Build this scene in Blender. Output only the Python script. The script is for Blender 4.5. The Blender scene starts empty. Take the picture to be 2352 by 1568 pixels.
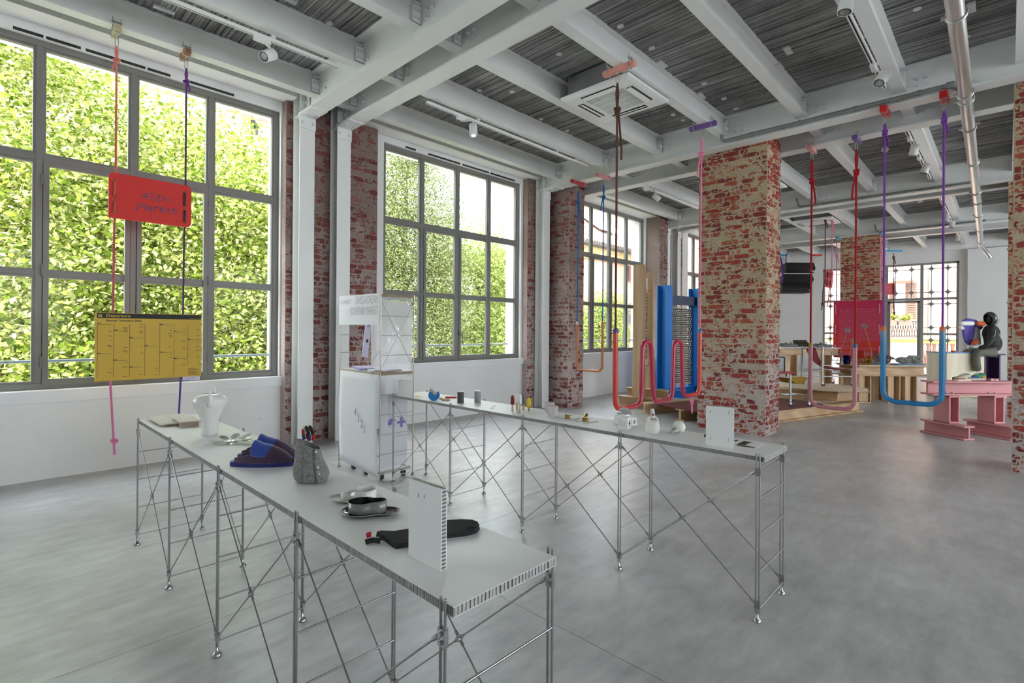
import bpy, bmesh, math, random
import numpy as np
from mathutils import Vector, Matrix, Quaternion
random.seed(7); np.random.seed(7)
SC = bpy.context.scene
COL = SC.collection
pi = math.pi
# ------------------------------------------------------------ camera, sky, sun, exposure
H = 1.55; FPX = 1179.6; CX = 1176.; CY = 756.5; YAW = .7674; ROLL = .0078
Fw = Vector((math.cos(YAW), math.sin(YAW), 0)); R0 = Vector((math.sin(YAW), -math.cos(YAW), 0)); U0 = Vector((0, 0, 1))
Rt = R0*math.cos(ROLL) + U0*math.sin(ROLL); Up = U0*math.cos(ROLL) - R0*math.sin(ROLL)
EYE = Vector((0, 0, H))
cd = bpy.data.cameras.new('camera'); cam = bpy.data.objects.new('camera', cd); COL.objects.link(cam)
cd.sensor_width = 36; cd.sensor_fit = 'HORIZONTAL'; cd.lens = 36*FPX/2352
cd.shift_y = (CY-784)/2352; cd.clip_start = .05; cd.clip_end = 300
cam.matrix_world = Matrix.Translation(EYE) @ Matrix((Rt, Up, -Fw)).transposed().to_4x4()
SC.camera = cam
W = bpy.data.worlds.new('sky'); SC.world = W; W.use_nodes = True
bg = W.node_tree.nodes['Background']; bg.inputs[0].default_value = (.88, .94, 1, 1); bg.inputs[1].default_value = 3.4
sd = bpy.data.lights.new('sun', 'SUN'); sd.energy = 4.0; sd.angle = .02; sd.color = (1, .93, .8)
sun = bpy.data.objects.new('sun', sd); COL.objects.link(sun)
sun.rotation_euler = Vector((-.62, -.30, .72)).to_track_quat('Z', 'Y').to_euler()
vs = SC.view_settings; vs.view_transform = 'Standard'; vs.look = 'None'; vs.exposure = 1.85; vs.gamma = 1; vs.use_curve_mapping = False
SC.cycles.max_bounces = 8; SC.cycles.diffuse_bounces = 4; SC.cycles.glossy_bounces = 3; SC.cycles.transmission_bounces = 6
SC.cycles.transparent_max_bounces = 12; SC.cycles.use_denoising = True; SC.cycles.caustics_reflective = False; SC.cycles.caustics_refractive = False
SC.cycles.sample_clamp_indirect = 6; SC.cycles.use_adaptive_sampling = True

# ------------------------------------------------------------ measuring helpers: a pixel of the photo and the plane it lies on give a point
def ray(px, py): return Fw + Rt*((px-CX)/FPX) + Up*((CY-py)/FPX)
def atz(px, py, z=0.):
    d = ray(px, py); return EYE + d*((z-H)/d.z)
def aty(px, py, y):
    d = ray(px, py); return EYE + d*(y/d.y)
def atx(px, py, x):
    d = ray(px, py); return EYE + d*(x/d.x)
def atd(px, py, w): return EYE + ray(px, py)*w

# ------------------------------------------------------------ object helpers
BASE = {}
def V(*a): return Vector(a[0]) if len(a) == 1 else Vector(a)
def thing(name, label, cat, loc=(0, 0, 0), group=None, kind=None):
    o = bpy.data.objects.new(name, None); COL.objects.link(o); o.location = loc; o.empty_display_size = .1
    if label: o['label'] = label
    if cat: o['category'] = cat
    if group: o['group'] = group
    if kind: o['kind'] = kind
    BASE[o.name] = Vector(loc); return o
def tag(o, label=None, cat=None, group=None, kind=None):
    if label: o['label'] = label
    if cat: o['category'] = cat
    if group: o['group'] = group
    if kind: o['kind'] = kind
    return o
def link_part(name, me, parent, loc=(0, 0, 0), rot=None, scale=None):
    o = bpy.data.objects.new(name, me); COL.objects.link(o)
    if parent: o.parent = parent
    o.location = Vector(loc) - (BASE.get(parent.name, Vector()) if parent else Vector())
    if rot is not None: o.rotation_euler = rot
    if scale is not None: o.scale = scale
    BASE[o.name] = Vector(loc)
    return o
def copy_tree(root, delta, label=None, group=None, rotz=None):
    c = root.copy(); COL.objects.link(c); c.location = root.location + Vector(delta)
    if rotz is not None: c.rotation_euler.z = rotz
    if label: c['label'] = label
    if group: c['group'] = group
    for ch in list(root.children):
        k = ch.copy(); COL.objects.link(k); k.parent = c
        for g in list(ch.children):
            d = g.copy(); COL.objects.link(d); d.parent = k
    return c

class MB:
    def __init__(s): s.v = []; s.f = []; s.sm = []; s.mi = []; s.m = 0
    def add(s, vs_, fs, smooth=False):
        n = len(s.v); s.v += [tuple(p) for p in vs_]
        for f in fs:
            s.f.append(tuple(i+n for i in f)); s.sm.append(smooth); s.mi.append(s.m)
        return s
    def hexa(s, p): return s.add(p, [(0, 3, 2, 1), (4, 5, 6, 7), (0, 1, 5, 4), (1, 2, 6, 5), (2, 3, 7, 6), (3, 0, 4, 7)])
    def box(s, a, b):
        x0, x1 = sorted((a[0], b[0])); y0, y1 = sorted((a[1], b[1])); z0, z1 = sorted((a[2], b[2]))
        return s.hexa([(x0, y0, z0), (x1, y0, z0), (x1, y1, z0), (x0, y1, z0), (x0, y0, z1), (x1, y0, z1), (x1, y1, z1), (x0, y1, z1)])
    def obox(s, c, u, v, w):
        """box about c with half vectors u, v, w"""
        c, u, v, w = V(c), V(u), V(v), V(w)
        if u.cross(v).dot(w) < 0: u = -u
        return s.hexa([c-u-v-w, c+u-v-w, c+u+v-w, c-u+v-w, c-u-v+w, c+u-v+w, c+u+v+w, c-u+v+w])
    def slab(s, q, t):
        """quad q (4 points) extruded by vector t"""
        q = [V(p) for p in q]; t = V(t)
        if (q[1]-q[0]).cross(q[2]-q[0]).dot(t) < 0: q = q[::-1]
        return s.hexa(q + [p+t for p in q])
    def prism(s, poly, t, smooth=False):
        p = [V(a) for a in poly]; t = V(t); n = len(p)
        nr = Vector()
        for i in range(n): nr += p[i].cross(p[(i+1) % n])
        if nr.dot(t) < 0: p = p[::-1]
        vs_ = p + [a+t for a in p]
        s.add(vs_, [tuple(range(n))[::-1], tuple(range(n, 2*n))])
        return s.add(vs_, [(i, (i+1) % n, n+(i+1) % n, n+i) for i in range(n)], smooth)
    def tube(s, path, r, n=8, caps=True, closed=False):
        p = [V(a) for a in path]; m = len(p)
        rr = r if isinstance(r, (list, tuple)) else [r]*m
        T = []
        for i in range(m):
            a = p[i-1] if (i > 0 or closed) else p[i]; b = p[(i+1) % m] if (i < m-1 or closed) else p[i]
            t = (b-a); T.append(t.normalized() if t.length > 1e-9 else Vector((0, 0, 1)))
        nrm = T[0].orthogonal().normalized(); vs_ = []
        for i in range(m):
            nrm = (nrm - T[i]*nrm.dot(T[i]));
            nrm = nrm.normalized() if nrm.length > 1e-6 else T[i].orthogonal().normalized()
            bn = T[i].cross(nrm)
            for k in range(n):
                a = 2*pi*k/n; vs_.append(p[i] + (nrm*math.cos(a)+bn*math.sin(a))*rr[i])
        fs = []
        for i in range(m if closed else m-1):
            j = (i+1) % m
            for k in range(n): fs.append((i*n+k, i*n+(k+1) % n, j*n+(k+1) % n, j*n+k))
        s.add(vs_, fs, n > 5)
        if caps and not closed:
            s.add(vs_[:n], [tuple(range(n))[::-1]]); s.add(vs_[-n:], [tuple(range(n))])
        return s
    def cyl(s, a, b, r, n=12, caps=True): return s.tube([a, b], r, n, caps)
    def lathe(s, prof, c=(0, 0, 0), n=24, axis=None, sx=1., sy=1.):
        """prof: (radius, height) list; axis: direction vector"""
        c = V(c); q = Vector((0, 0, 1)).rotation_difference(V(axis)) if axis is not None else Quaternion()
        vs_ = []
        for (r, z) in prof:
            for k in range(n):
                a = 2*pi*k/n; vs_.append(c + q @ Vector((r*math.cos(a)*sx, r*math.sin(a)*sy, z)))
        fs = []
        for i in range(len(prof)-1):
            for k in range(n): fs.append((i*n+k, i*n+(k+1) % n, (i+1)*n+(k+1) % n, (i+1)*n+k))
        s.add(vs_, fs, True)
        if prof[0][0] > 1e-5: s.add(vs_[:n], [tuple(range(n))[::-1]])
        if prof[-1][0] > 1e-5: s.add(vs_[-n:], [tuple(range(n))])
        return s
    def ball(s, c, r, nu=12, nv=8):
        r = r if isinstance(r, (tuple, list)) else (r, r, r); c = V(c)
        vs_ = [c+Vector((0, 0, -r[2]))]; fs = []
        for i in range(1, nv):
            t = -pi/2+pi*i/nv
            for k in range(nu):
                a = 2*pi*k/nu; vs_.append(c+Vector((r[0]*math.cos(t)*math.cos(a), r[1]*math.cos(t)*math.sin(a), r[2]*math.sin(t))))
        vs_.append(c+Vector((0, 0, r[2]))); L = len(vs_)-1
        for k in range(nu):
            fs.append((0, 1+(k+1) % nu, 1+k)); fs.append((L, 1+(nv-2)*nu+k, 1+(nv-2)*nu+(k+1) % nu))
            for i in range(nv-2): fs.append((1+i*nu+k, 1+i*nu+(k+1) % nu, 1+(i+1)*nu+(k+1) % nu, 1+(i+1)*nu+k))
        return s.add(vs_, fs, True)
    def grid(s, rows, smooth=True, closed=False):
        n = len(rows[0]); vs_ = [p for r in rows for p in r]; fs = []
        for i in range(len(rows)-1):
            for k in range(n if closed else n-1): fs.append((i*n+k, i*n+(k+1) % n, (i+1)*n+(k+1) % n, (i+1)*n+k))
        return s.add(vs_, fs, smooth)
    def quad(s, a, b, c, d): return s.add([a, b, c, d], [(0, 1, 2, 3)])
    def mesh(s, name, mats, base=Vector()):
        me = bpy.data.meshes.new(name)
        me.from_pydata([(p[0]-base[0], p[1]-base[1], p[2]-base[2]) for p in s.v], [], s.f)
        for m in (mats if isinstance(mats, (list, tuple)) else [mats]): me.materials.append(m)
        me.polygons.foreach_set('use_smooth', s.sm); me.polygons.foreach_set('material_index', s.mi); me.update()
        return me
    def build(s, name, mats, parent=None, bevel=0, subsurf=0, solid=0, label=None):
        base = BASE.get(parent.name, Vector()) if parent else Vector()
        me = s.mesh(name, mats, base)
        o = bpy.data.objects.new(name, me); COL.objects.link(o)
        if parent: o.parent = parent
        BASE[o.name] = base.copy()
        if solid: m = o.modifiers.new('solid', 'SOLIDIFY'); m.thickness = solid
        if bevel: m = o.modifiers.new('bevel', 'BEVEL'); m.width = bevel; m.segments = 2; m.limit_method = 'ANGLE'; m.angle_limit = .6
        if subsurf: m = o.modifiers.new('subd', 'SUBSURF'); m.levels = subsurf; m.render_levels = subsurf
        if label: o['label'] = label
        return o
def alone(mb, name, mats, label, cat, loc, group=None, **k):
    """a thing that is one mesh, its origin at loc"""
    BASE['_tmp'] = V(loc)
    class T_: name = '_tmp'
    base = V(loc); me = mb.mesh(name, mats, base)
    o = bpy.data.objects.new(name, me); COL.objects.link(o); o.location = base; BASE[o.name] = base
    if k.get('bevel'): m = o.modifiers.new('bevel', 'BEVEL'); m.width = k['bevel']; m.segments = 2; m.limit_method = 'ANGLE'; m.angle_limit = .6
    if k.get('subsurf'): m = o.modifiers.new('subd', 'SUBSURF'); m.levels = k['subsurf']; m.render_levels = k['subsurf']
    return tag(o, label, cat, group, k.get('kind'))
def arc(c, u, v, r, a0, a1, n): return [V(c)+V(u)*(r*math.cos(a0+(a1-a0)*i/n))+V(v)*(r*math.sin(a0+(a1-a0)*i/n)) for i in range(n+1)]
def fillet(pts, r, n=6):
    """round the corners of a polyline"""
    p = [V(a) for a in pts]; out = [p[0]]
    for i in range(1, len(p)-1):
        a = (p[i-1]-p[i]); b = (p[i+1]-p[i]); rr = min(r, a.length*.49, b.length*.49)
        A = p[i]+a.normalized()*rr; B = p[i]+b.normalized()*rr
        for k in range(n+1):
            t = k/n; out.append(A*(1-t)**2+p[i]*2*t*(1-t)+B*t*t)
    return out+[p[-1]]
def text_mb(s, size, origin, u, v, align='LEFT', line=1.0, bold=0, thick=.0):
    """flat lettering: a mesh builder with the glyphs laid on the plane (origin, u right, v up)"""
    c = bpy.data.curves.new('lettering', 'FONT'); c.body = s; c.size = size; c.align_x = align; c.space_line = line; c.resolution_u = 2; c.offset = bold
    o = bpy.data.objects.new('lettering', c); me = bpy.data.meshes.new_from_object(o)
    m = MB(); u, v, origin = V(u).normalized(), V(v).normalized(), V(origin); n = u.cross(v)*.0012
    m.add([origin+u*p.co.x+v*p.co.y+n for p in me.vertices], [tuple(f.vertices) for f in me.polygons])
    bpy.data.meshes.remove(me); bpy.data.objects.remove(o); bpy.data.curves.remove(c)
    return m

# ------------------------------------------------------------ materials
def mat(name, col, rough=.55, metal=0., noise=None, bump=None, spec=None, emit=None, trans=0., alpha=1., coat=0., sheen=0., stretch=(1, 1, 1), rnd=0.):
    m = bpy.data.materials.new(name); m.use_nodes = True; nt = m.node_tree; b = nt.nodes['Principled BSDF']; L = nt.links.new
    c = tuple(col)+(1,)
    b.inputs['Base Color'].default_value = c; b.inputs['Roughness'].default_value = rough; b.inputs['Metallic'].default_value = metal
    if spec is not None: b.inputs['Specular IOR Level'].default_value = spec
    if trans: b.inputs['Transmission Weight'].default_value = trans
    if alpha < 1: b.inputs['Alpha'].default_value = alpha
    if coat: b.inputs['Coat Weight'].default_value = coat
    if sheen: b.inputs['Sheen Weight'].default_value = sheen
    if emit: b.inputs['Emission Color'].default_value = tuple(emit[0])+(1,); b.inputs['Emission Strength'].default_value = emit[1]
    if noise or bump:
        tc = nt.nodes.new('ShaderNodeTexCoord'); mp = nt.nodes.new('ShaderNodeMapping'); mp.inputs['Scale'].default_value = stretch
        L(tc.outputs['Object'], mp.inputs['Vector'])
    if noise:
        nz = nt.nodes.new('ShaderNodeTexNoise'); nz.inputs['Scale'].default_value = noise[0]; nz.inputs['Detail'].default_value = 6; nz.inputs['Roughness'].default_value = .6
        L(mp.outputs[0], nz.inputs['Vector'])
        cr = nt.nodes.new('ShaderNodeValToRGB'); a = noise[1]
        hi = noise[2] if len(noise) > 2 else tuple(min(1, x*(1+a)) for x in col); lo = tuple(x*(1-a) for x in col)
        cr.color_ramp.elements[0].position = .3; cr.color_ramp.elements[1].position = .7
        cr.color_ramp.elements[0].color = lo+(1,); cr.color_ramp.elements[1].color = tuple(hi)+(1,)
        L(nz.outputs['Fac'], cr.inputs[0]); L(cr.outputs[0], b.inputs['Base Color'])
    if rnd:
        oi = nt.nodes.new('ShaderNodeObjectInfo'); hs = nt.nodes.new('ShaderNodeHueSaturation'); mr = nt.nodes.new('ShaderNodeMapRange')
        mr.inputs['To Min'].default_value = 1-rnd; mr.inputs['To Max'].default_value = 1+rnd; L(oi.outputs['Random'], mr.inputs['Value']); L(mr.outputs[0], hs.inputs['Value'])
        src = b.inputs['Base Color'].links[0].from_socket if b.inputs['Base Color'].links else None
        if src: L(src, hs.inputs['Color'])
        else: hs.inputs['Color'].default_value = c
        L(hs.outputs[0], b.inputs['Base Color'])
    if bump:
        n2 = nt.nodes.new('ShaderNodeTexNoise'); n2.inputs['Scale'].default_value = bump[0]; n2.inputs['Detail'].default_value = 5
        L(mp.outputs[0], n2.inputs['Vector']); bp = nt.nodes.new('ShaderNodeBump'); bp.inputs['Strength'].default_value = bump[1]; bp.inputs['Distance'].default_value = bump[2] if len(bump) > 2 else .01
        L(n2.outputs['Fac'], bp.inputs['Height']); L(bp.outputs[0], b.inputs['Normal'])
    return m
def wood(name, a, b_, rough=.5, scale=(1, 1, 1), sc=2.2):
    m = bpy.data.materials.new(name); m.use_nodes = True; nt = m.node_tree; b = nt.nodes['Principled BSDF']; L = nt.links.new
    tc = nt.nodes.new('ShaderNodeTexCoord'); mp = nt.nodes.new('ShaderNodeMapping'); mp.inputs['Scale'].default_value = scale; L(tc.outputs['Object'], mp.inputs[0])
    wv = nt.nodes.new('ShaderNodeTexWave'); wv.inputs['Scale'].default_value = sc; wv.inputs['Distortion'].default_value = 9; wv.inputs['Detail'].default_value = 2; wv.inputs['Detail Scale'].default_value = .6; L(mp.outputs[0], wv.inputs['Vector'])
    nz = nt.nodes.new('ShaderNodeTexNoise'); nz.inputs['Scale'].default_value = 5; nz.inputs['Detail'].default_value = 4; L(mp.outputs[0], nz.inputs['Vector'])
    mx = nt.nodes.new('ShaderNodeMath'); mx.operation = 'MULTIPLY'; L(wv.outputs['Fac'], mx.inputs[0]); L(nz.outputs['Fac'], mx.inputs[1])
    cr = nt.nodes.new('ShaderNodeValToRGB'); cr.color_ramp.elements[0].color = tuple(a)+(1,); cr.color_ramp.elements[1].color = tuple(b_)+(1,); cr.color_ramp.elements[0].position = .05; cr.color_ramp.elements[1].position = .6
    L(mx.outputs[0], cr.inputs[0]); L(cr.outputs[0], b.inputs['Base Color']); b.inputs['Roughness'].default_value = rough
    return m
def zfade(name, stops, rough=.4, axis='Z', coat=0.):
    """a colour that runs along the object's own height (object coordinates); stops: (z, colour)"""
    m = bpy.data.materials.new(name); m.use_nodes = True; nt = m.node_tree; b = nt.nodes['Principled BSDF']; L = nt.links.new
    tc = nt.nodes.new('ShaderNodeTexCoord'); sp = nt.nodes.new('ShaderNodeSeparateXYZ'); L(tc.outputs['Object'], sp.inputs[0])
    z0, z1 = stops[0][0], stops[-1][0]
    mr = nt.nodes.new('ShaderNodeMapRange'); mr.inputs['From Min'].default_value = z0; mr.inputs['From Max'].default_value = z1; L(sp.outputs[axis], mr.inputs['Value'])
    cr = nt.nodes.new('ShaderNodeValToRGB'); e = cr.color_ramp.elements
    while len(e) < len(stops): e.new(.5)
    for i, (z, c) in enumerate(stops): e[i].position = (z-z0)/(z1-z0); e[i].color = tuple(c)+(1,)
    L(mr.outputs[0], cr.inputs[0]); L(cr.outputs[0], b.inputs['Base Color']); b.inputs['Roughness'].default_value = rough
    if coat: b.inputs['Coat Weight'].default_value = coat
    return m
def glass_pane(name, tint=(.97, .985, .98), refl=.06):
    m = bpy.data.materials.new(name); m.use_nodes = True; nt = m.node_tree; nt.nodes.clear(); L = nt.links.new
    o = nt.nodes.new('ShaderNodeOutputMaterial'); mx = nt.nodes.new('ShaderNodeMixShader'); t = nt.nodes.new('ShaderNodeBsdfTransparent'); g = nt.nodes.new('ShaderNodeBsdfGlossy')
    t.inputs[0].default_value = tuple(tint)+(1,); g.inputs['Roughness'].default_value = .02
    fr = nt.nodes.new('ShaderNodeLayerWeight'); fr.inputs[0].default_value = .15; mu = nt.nodes.new('ShaderNodeMath'); mu.operation = 'MULTIPLY'; mu.inputs[1].default_value = refl*6
    L(fr.outputs['Fresnel'], mu.inputs[0]); L(mu.outputs[0], mx.inputs[0]); L(t.outputs[0], mx.inputs[1]); L(g.outputs[0], mx.inputs[2]); L(mx.outputs[0], o.inputs[0])
    return m

M = {}
M['plaster'] = mat('white_plaster', (.80, .80, .79), .75, noise=(1.3, .03), bump=(60, .05, .003))
M['trimwhite'] = mat('white_sill_paint', (.80, .81, .82), .5, noise=(3, .02))
M['steel'] = mat('white_beam_paint', (.78, .785, .77), .42, noise=(2.5, .03), bump=(90, .03, .002))
M['bolt'] = mat('white_bolt_paint', (.72, .72, .71), .4, noise=(30, .05))
M['frame'] = mat('taupe_window_aluminium', (.20, .195, .18), .42, noise=(9, .05))
M['framedark'] = mat('dark_joint_gap', (.02, .02, .018), .7, noise=(9, .2))
M['reveal'] = mat('outer_reveal_plaster', (.74, .78, .84), .8, noise=(3, .04))
M['glass'] = glass_pane('window_glass')
M['concrete_gap'] = mat('saw_cut_joint', (.10, .10, .10), .9, noise=(8, .2))
M['chrome'] = mat('satin_steel_rod', (.36, .36, .355), .3, .95, noise=(40, .06))
M['white'] = mat('white_board', (.80, .80, .78), .5, noise=(2, .012))
M['ceramic'] = mat('white_ceramic', (.74, .735, .70), .28, noise=(4, .02), coat=.3)
M['cream'] = mat('cream_ceramic', (.76, .75, .70), .55, noise=(6, .03))
M['black'] = mat('black_glaze', (.012, .012, .013), .12, coat=.6, noise=(5, .3))
M['lamp'] = mat('white_lamp_paint', (.78, .78, .77), .35, noise=(4, .02))
M['galv'] = mat('galvanised_pipe', (.62, .62, .60), .3, .85, noise=(20, .08), stretch=(.2, 1, 1))
M['conduit'] = mat('grey_conduit', (.20, .21, .20), .5, noise=(15, .06))
M['hook'] = mat('zinc_hardware', (.60, .60, .58), .35, .9, noise=(60, .1))
M['rubber'] = mat('black_rubber', (.02, .02, .02), .6, noise=(30, .2))
M['pine'] = wood('pale_pine', (.60, .40, .22), (.74, .55, .35), .5, (2.2, 2.2, .25))
M['pineh'] = wood('pale_pine_rail', (.58, .38, .21), (.72, .53, .33), .5, (.3, .3, 3.5))
M['ply'] = wood('birch_ply', (.66, .52, .36), (.76, .63, .46), .5, (.6, .6, .6))
M['plyc'] = wood('pale_poplar_ply', (.70, .62, .46), (.78, .71, .56), .5, (.8, .8, .2))
M['pink'] = mat('pink_painted_wood', (.62, .27, .28), .5, noise=(5, .05), bump=(70, .12, .003))
M['redfelt'] = mat('red_board', (.66, .022, .015), .62, noise=(60, .08))
M['dark'] = mat('dark_print_and_shade', (.02, .02, .018), .7, noise=(20, .1))
M['purple'] = mat('violet_print', (.19, .15, .40), .7, noise=(20, .06))
# ============================================================ FLOOR
def concrete_floor():
    m = bpy.data.materials.new('polished_concrete'); m.use_nodes = True; nt = m.node_tree; b = nt.nodes['Principled BSDF']; L = nt.links.new
    g = nt.nodes.new('ShaderNodeNewGeometry')
    def nz(sc, det, st=(1, 1, 1)):
        mp = nt.nodes.new('ShaderNodeMapping'); mp.inputs['Scale'].default_value = st; L(g.outputs['Position'], mp.inputs[0])
        n = nt.nodes.new('ShaderNodeTexNoise'); n.inputs['Scale'].default_value = sc; n.inputs['Detail'].default_value = det; n.inputs['Roughness'].default_value = .65; L(mp.outputs[0], n.inputs['Vector']); return n
    a = nz(1.3, 9); c = nz(6, 9, (.6, 1.6, 1)); d = nz(60, 3)
    mx = nt.nodes.new('ShaderNodeMath'); mx.operation = 'ADD'; L(a.outputs['Fac'], mx.inputs[0]); L(c.outputs['Fac'], mx.inputs[1])
    cr = nt.nodes.new('ShaderNodeValToRGB'); e = cr.color_ramp.elements; e[0].position = .34; e[1].position = .66; e[0].color = (.31, .31, .312, 1); e[1].color = (.60, .597, .59, 1)
    dv = nt.nodes.new('ShaderNodeMath'); dv.operation = 'MULTIPLY'; dv.inputs[1].default_value = .5; L(mx.outputs[0], dv.inputs[0]); L(dv.outputs[0], cr.inputs[0])
    # specks
    cr2 = nt.nodes.new('ShaderNodeValToRGB'); cr2.color_ramp.elements[0].position = .2; cr2.color_ramp.elements[1].position = .27; cr2.color_ramp.elements[0].color = (.55, .55, .55, 1); L(d.outputs['Fac'], cr2.inputs[0])
    mm = nt.nodes.new('ShaderNodeMixRGB'); mm.blend_type = 'MULTIPLY'; mm.inputs[0].default_value = 1; L(cr.outputs[0], mm.inputs[1]); L(cr2.outputs[0], mm.inputs[2]); L(mm.outputs[0], b.inputs['Base Color'])
    mr = nt.nodes.new('ShaderNodeMapRange'); mr.inputs['To Min'].default_value = .2; mr.inputs['To Max'].default_value = .46; L(c.outputs['Fac'], mr.inputs[0]); L(mr.outputs[0], b.inputs['Roughness'])
    b.inputs['Specular IOR Level'].default_value = .5
    bp = nt.nodes.new('ShaderNodeBump'); bp.inputs['Strength'].default_value = .05; bp.inputs['Distance'].default_value = .01; L(c.outputs['Fac'], bp.inputs['Height']); L(bp.outputs[0], b.inputs['Normal'])
    return m
M['floor'] = concrete_floor()
fl = alone(MB().box((-7.0, -7.5, -.3), (23.2, 7.0, -.015)), 'floor', M['concrete_gap'], 'polished grey concrete floor with thin saw cut joints', 'floor', (0, 0, 0), kind='structure')
fl.pop('category', None) if 'category' in fl else None
XJ = [-7.0]+[2.11+2.845*k for k in range(-3, 8) if -6.5 < 2.11+2.845*k < 22.9]+[23.2]; YJ = [-7.5, -6.75, -3.5, -.25, 3.01, 6.25, 7.0]
for i in range(len(XJ)-1):
    for j in range(len(YJ)-1):
        MB().box((XJ[i]+.002, YJ[j]+.002, -.03), (XJ[i+1]-.002, YJ[j+1]-.002, 0)).build('floor_panel', M['floor'], fl)

# ============================================================ WINDOW WALL
YW, YG = 7.0, 7.06         # plaster face, window face
wall = MB()
BAYS = [(-5.2, -2.06, .905, 4.44), (-.38, 2.78, .905, 4.44), (4.355, 7.495, .985, 4.46), (9.24, 12.375, 1.02, 4.53), (14.93, 17.3, 1.03, 4.53)]   # x0, x1, sill, head
xs = -7.0
for (x0, x1, zb, zt) in BAYS:
    wall.box((xs, YW, 0), (x0, 7.42, 4.78)); wall.box((x0, YW, 0), (x1, 7.42, zb)); wall.box((x0, YW, zt), (x1, 7.42, 4.78)); xs = x1
wall.box((xs, YW, 0), (22.75, 7.42, 4.78))
wb = MB(); ys_ = -7.5
for a, b_ in (): wb.box((-7.3, ys_, 0), (-7.0, a, 4.78)); wb.box((-7.3, a, 0), (-7.0, b_, .9)); wb.box((-7.3, a, 4.44), (-7.0, b_, 4.78)); ys_ = b_
wb.box((-7.3, ys_, 0), (-7.0, 7.42, 4.78)); wb = wb.build('wall_back_unseen', M['plaster']); wb['kind'] = 'structure'  # unseen wall, added to block light from behind and bounce it back
wr = MB(); xs = -7.0
for a, b_ in ((-1, 2), (6, 9), (11, 14), (16, 19)): wr.box((xs, -7.8, 0), (a, -7.5, 4.78)); wr.box((a, -7.8, 0), (b_, -7.5, 1.0)); wr.box((a, -7.8, 3.9), (b_, -7.5, 4.78)); xs = b_
wr.box((xs, -7.8, 0), (23.1, -7.5, 4.78)); wr = wr.build('wall_right_unseen', M['plaster']); wr['kind'] = 'structure'  # unseen wall, added to block side light; its openings let in fill daylight
wl = wall.build('wall_left', M['plaster']); wl['kind'] = 'structure'
hd = MB()
for a, b_ in ((-7, 2.87), (3.6, 7.75), (8.9, 12.88), (13.7, 17.5)): hd.box((a, 6.69, 4.56), (b_, 7.0, 4.78))
hd.build('lintel', M['plaster'], wl)
for n, (a, b_, z0, z1) in enumerate([(-7, 2.84, .775, .9), (4.2, 7.61, .865, .985), (8.6, 12.5, .9, 1.015), (14.5, 17.4, .9, 1.02)]):
    o = MB().box((a, 6.955, z0), (b_, 7.06, z1)).build('trim_%d' % (n+1), M['trimwhite'], bevel=.004); o['kind'] = 'structure'

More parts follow.
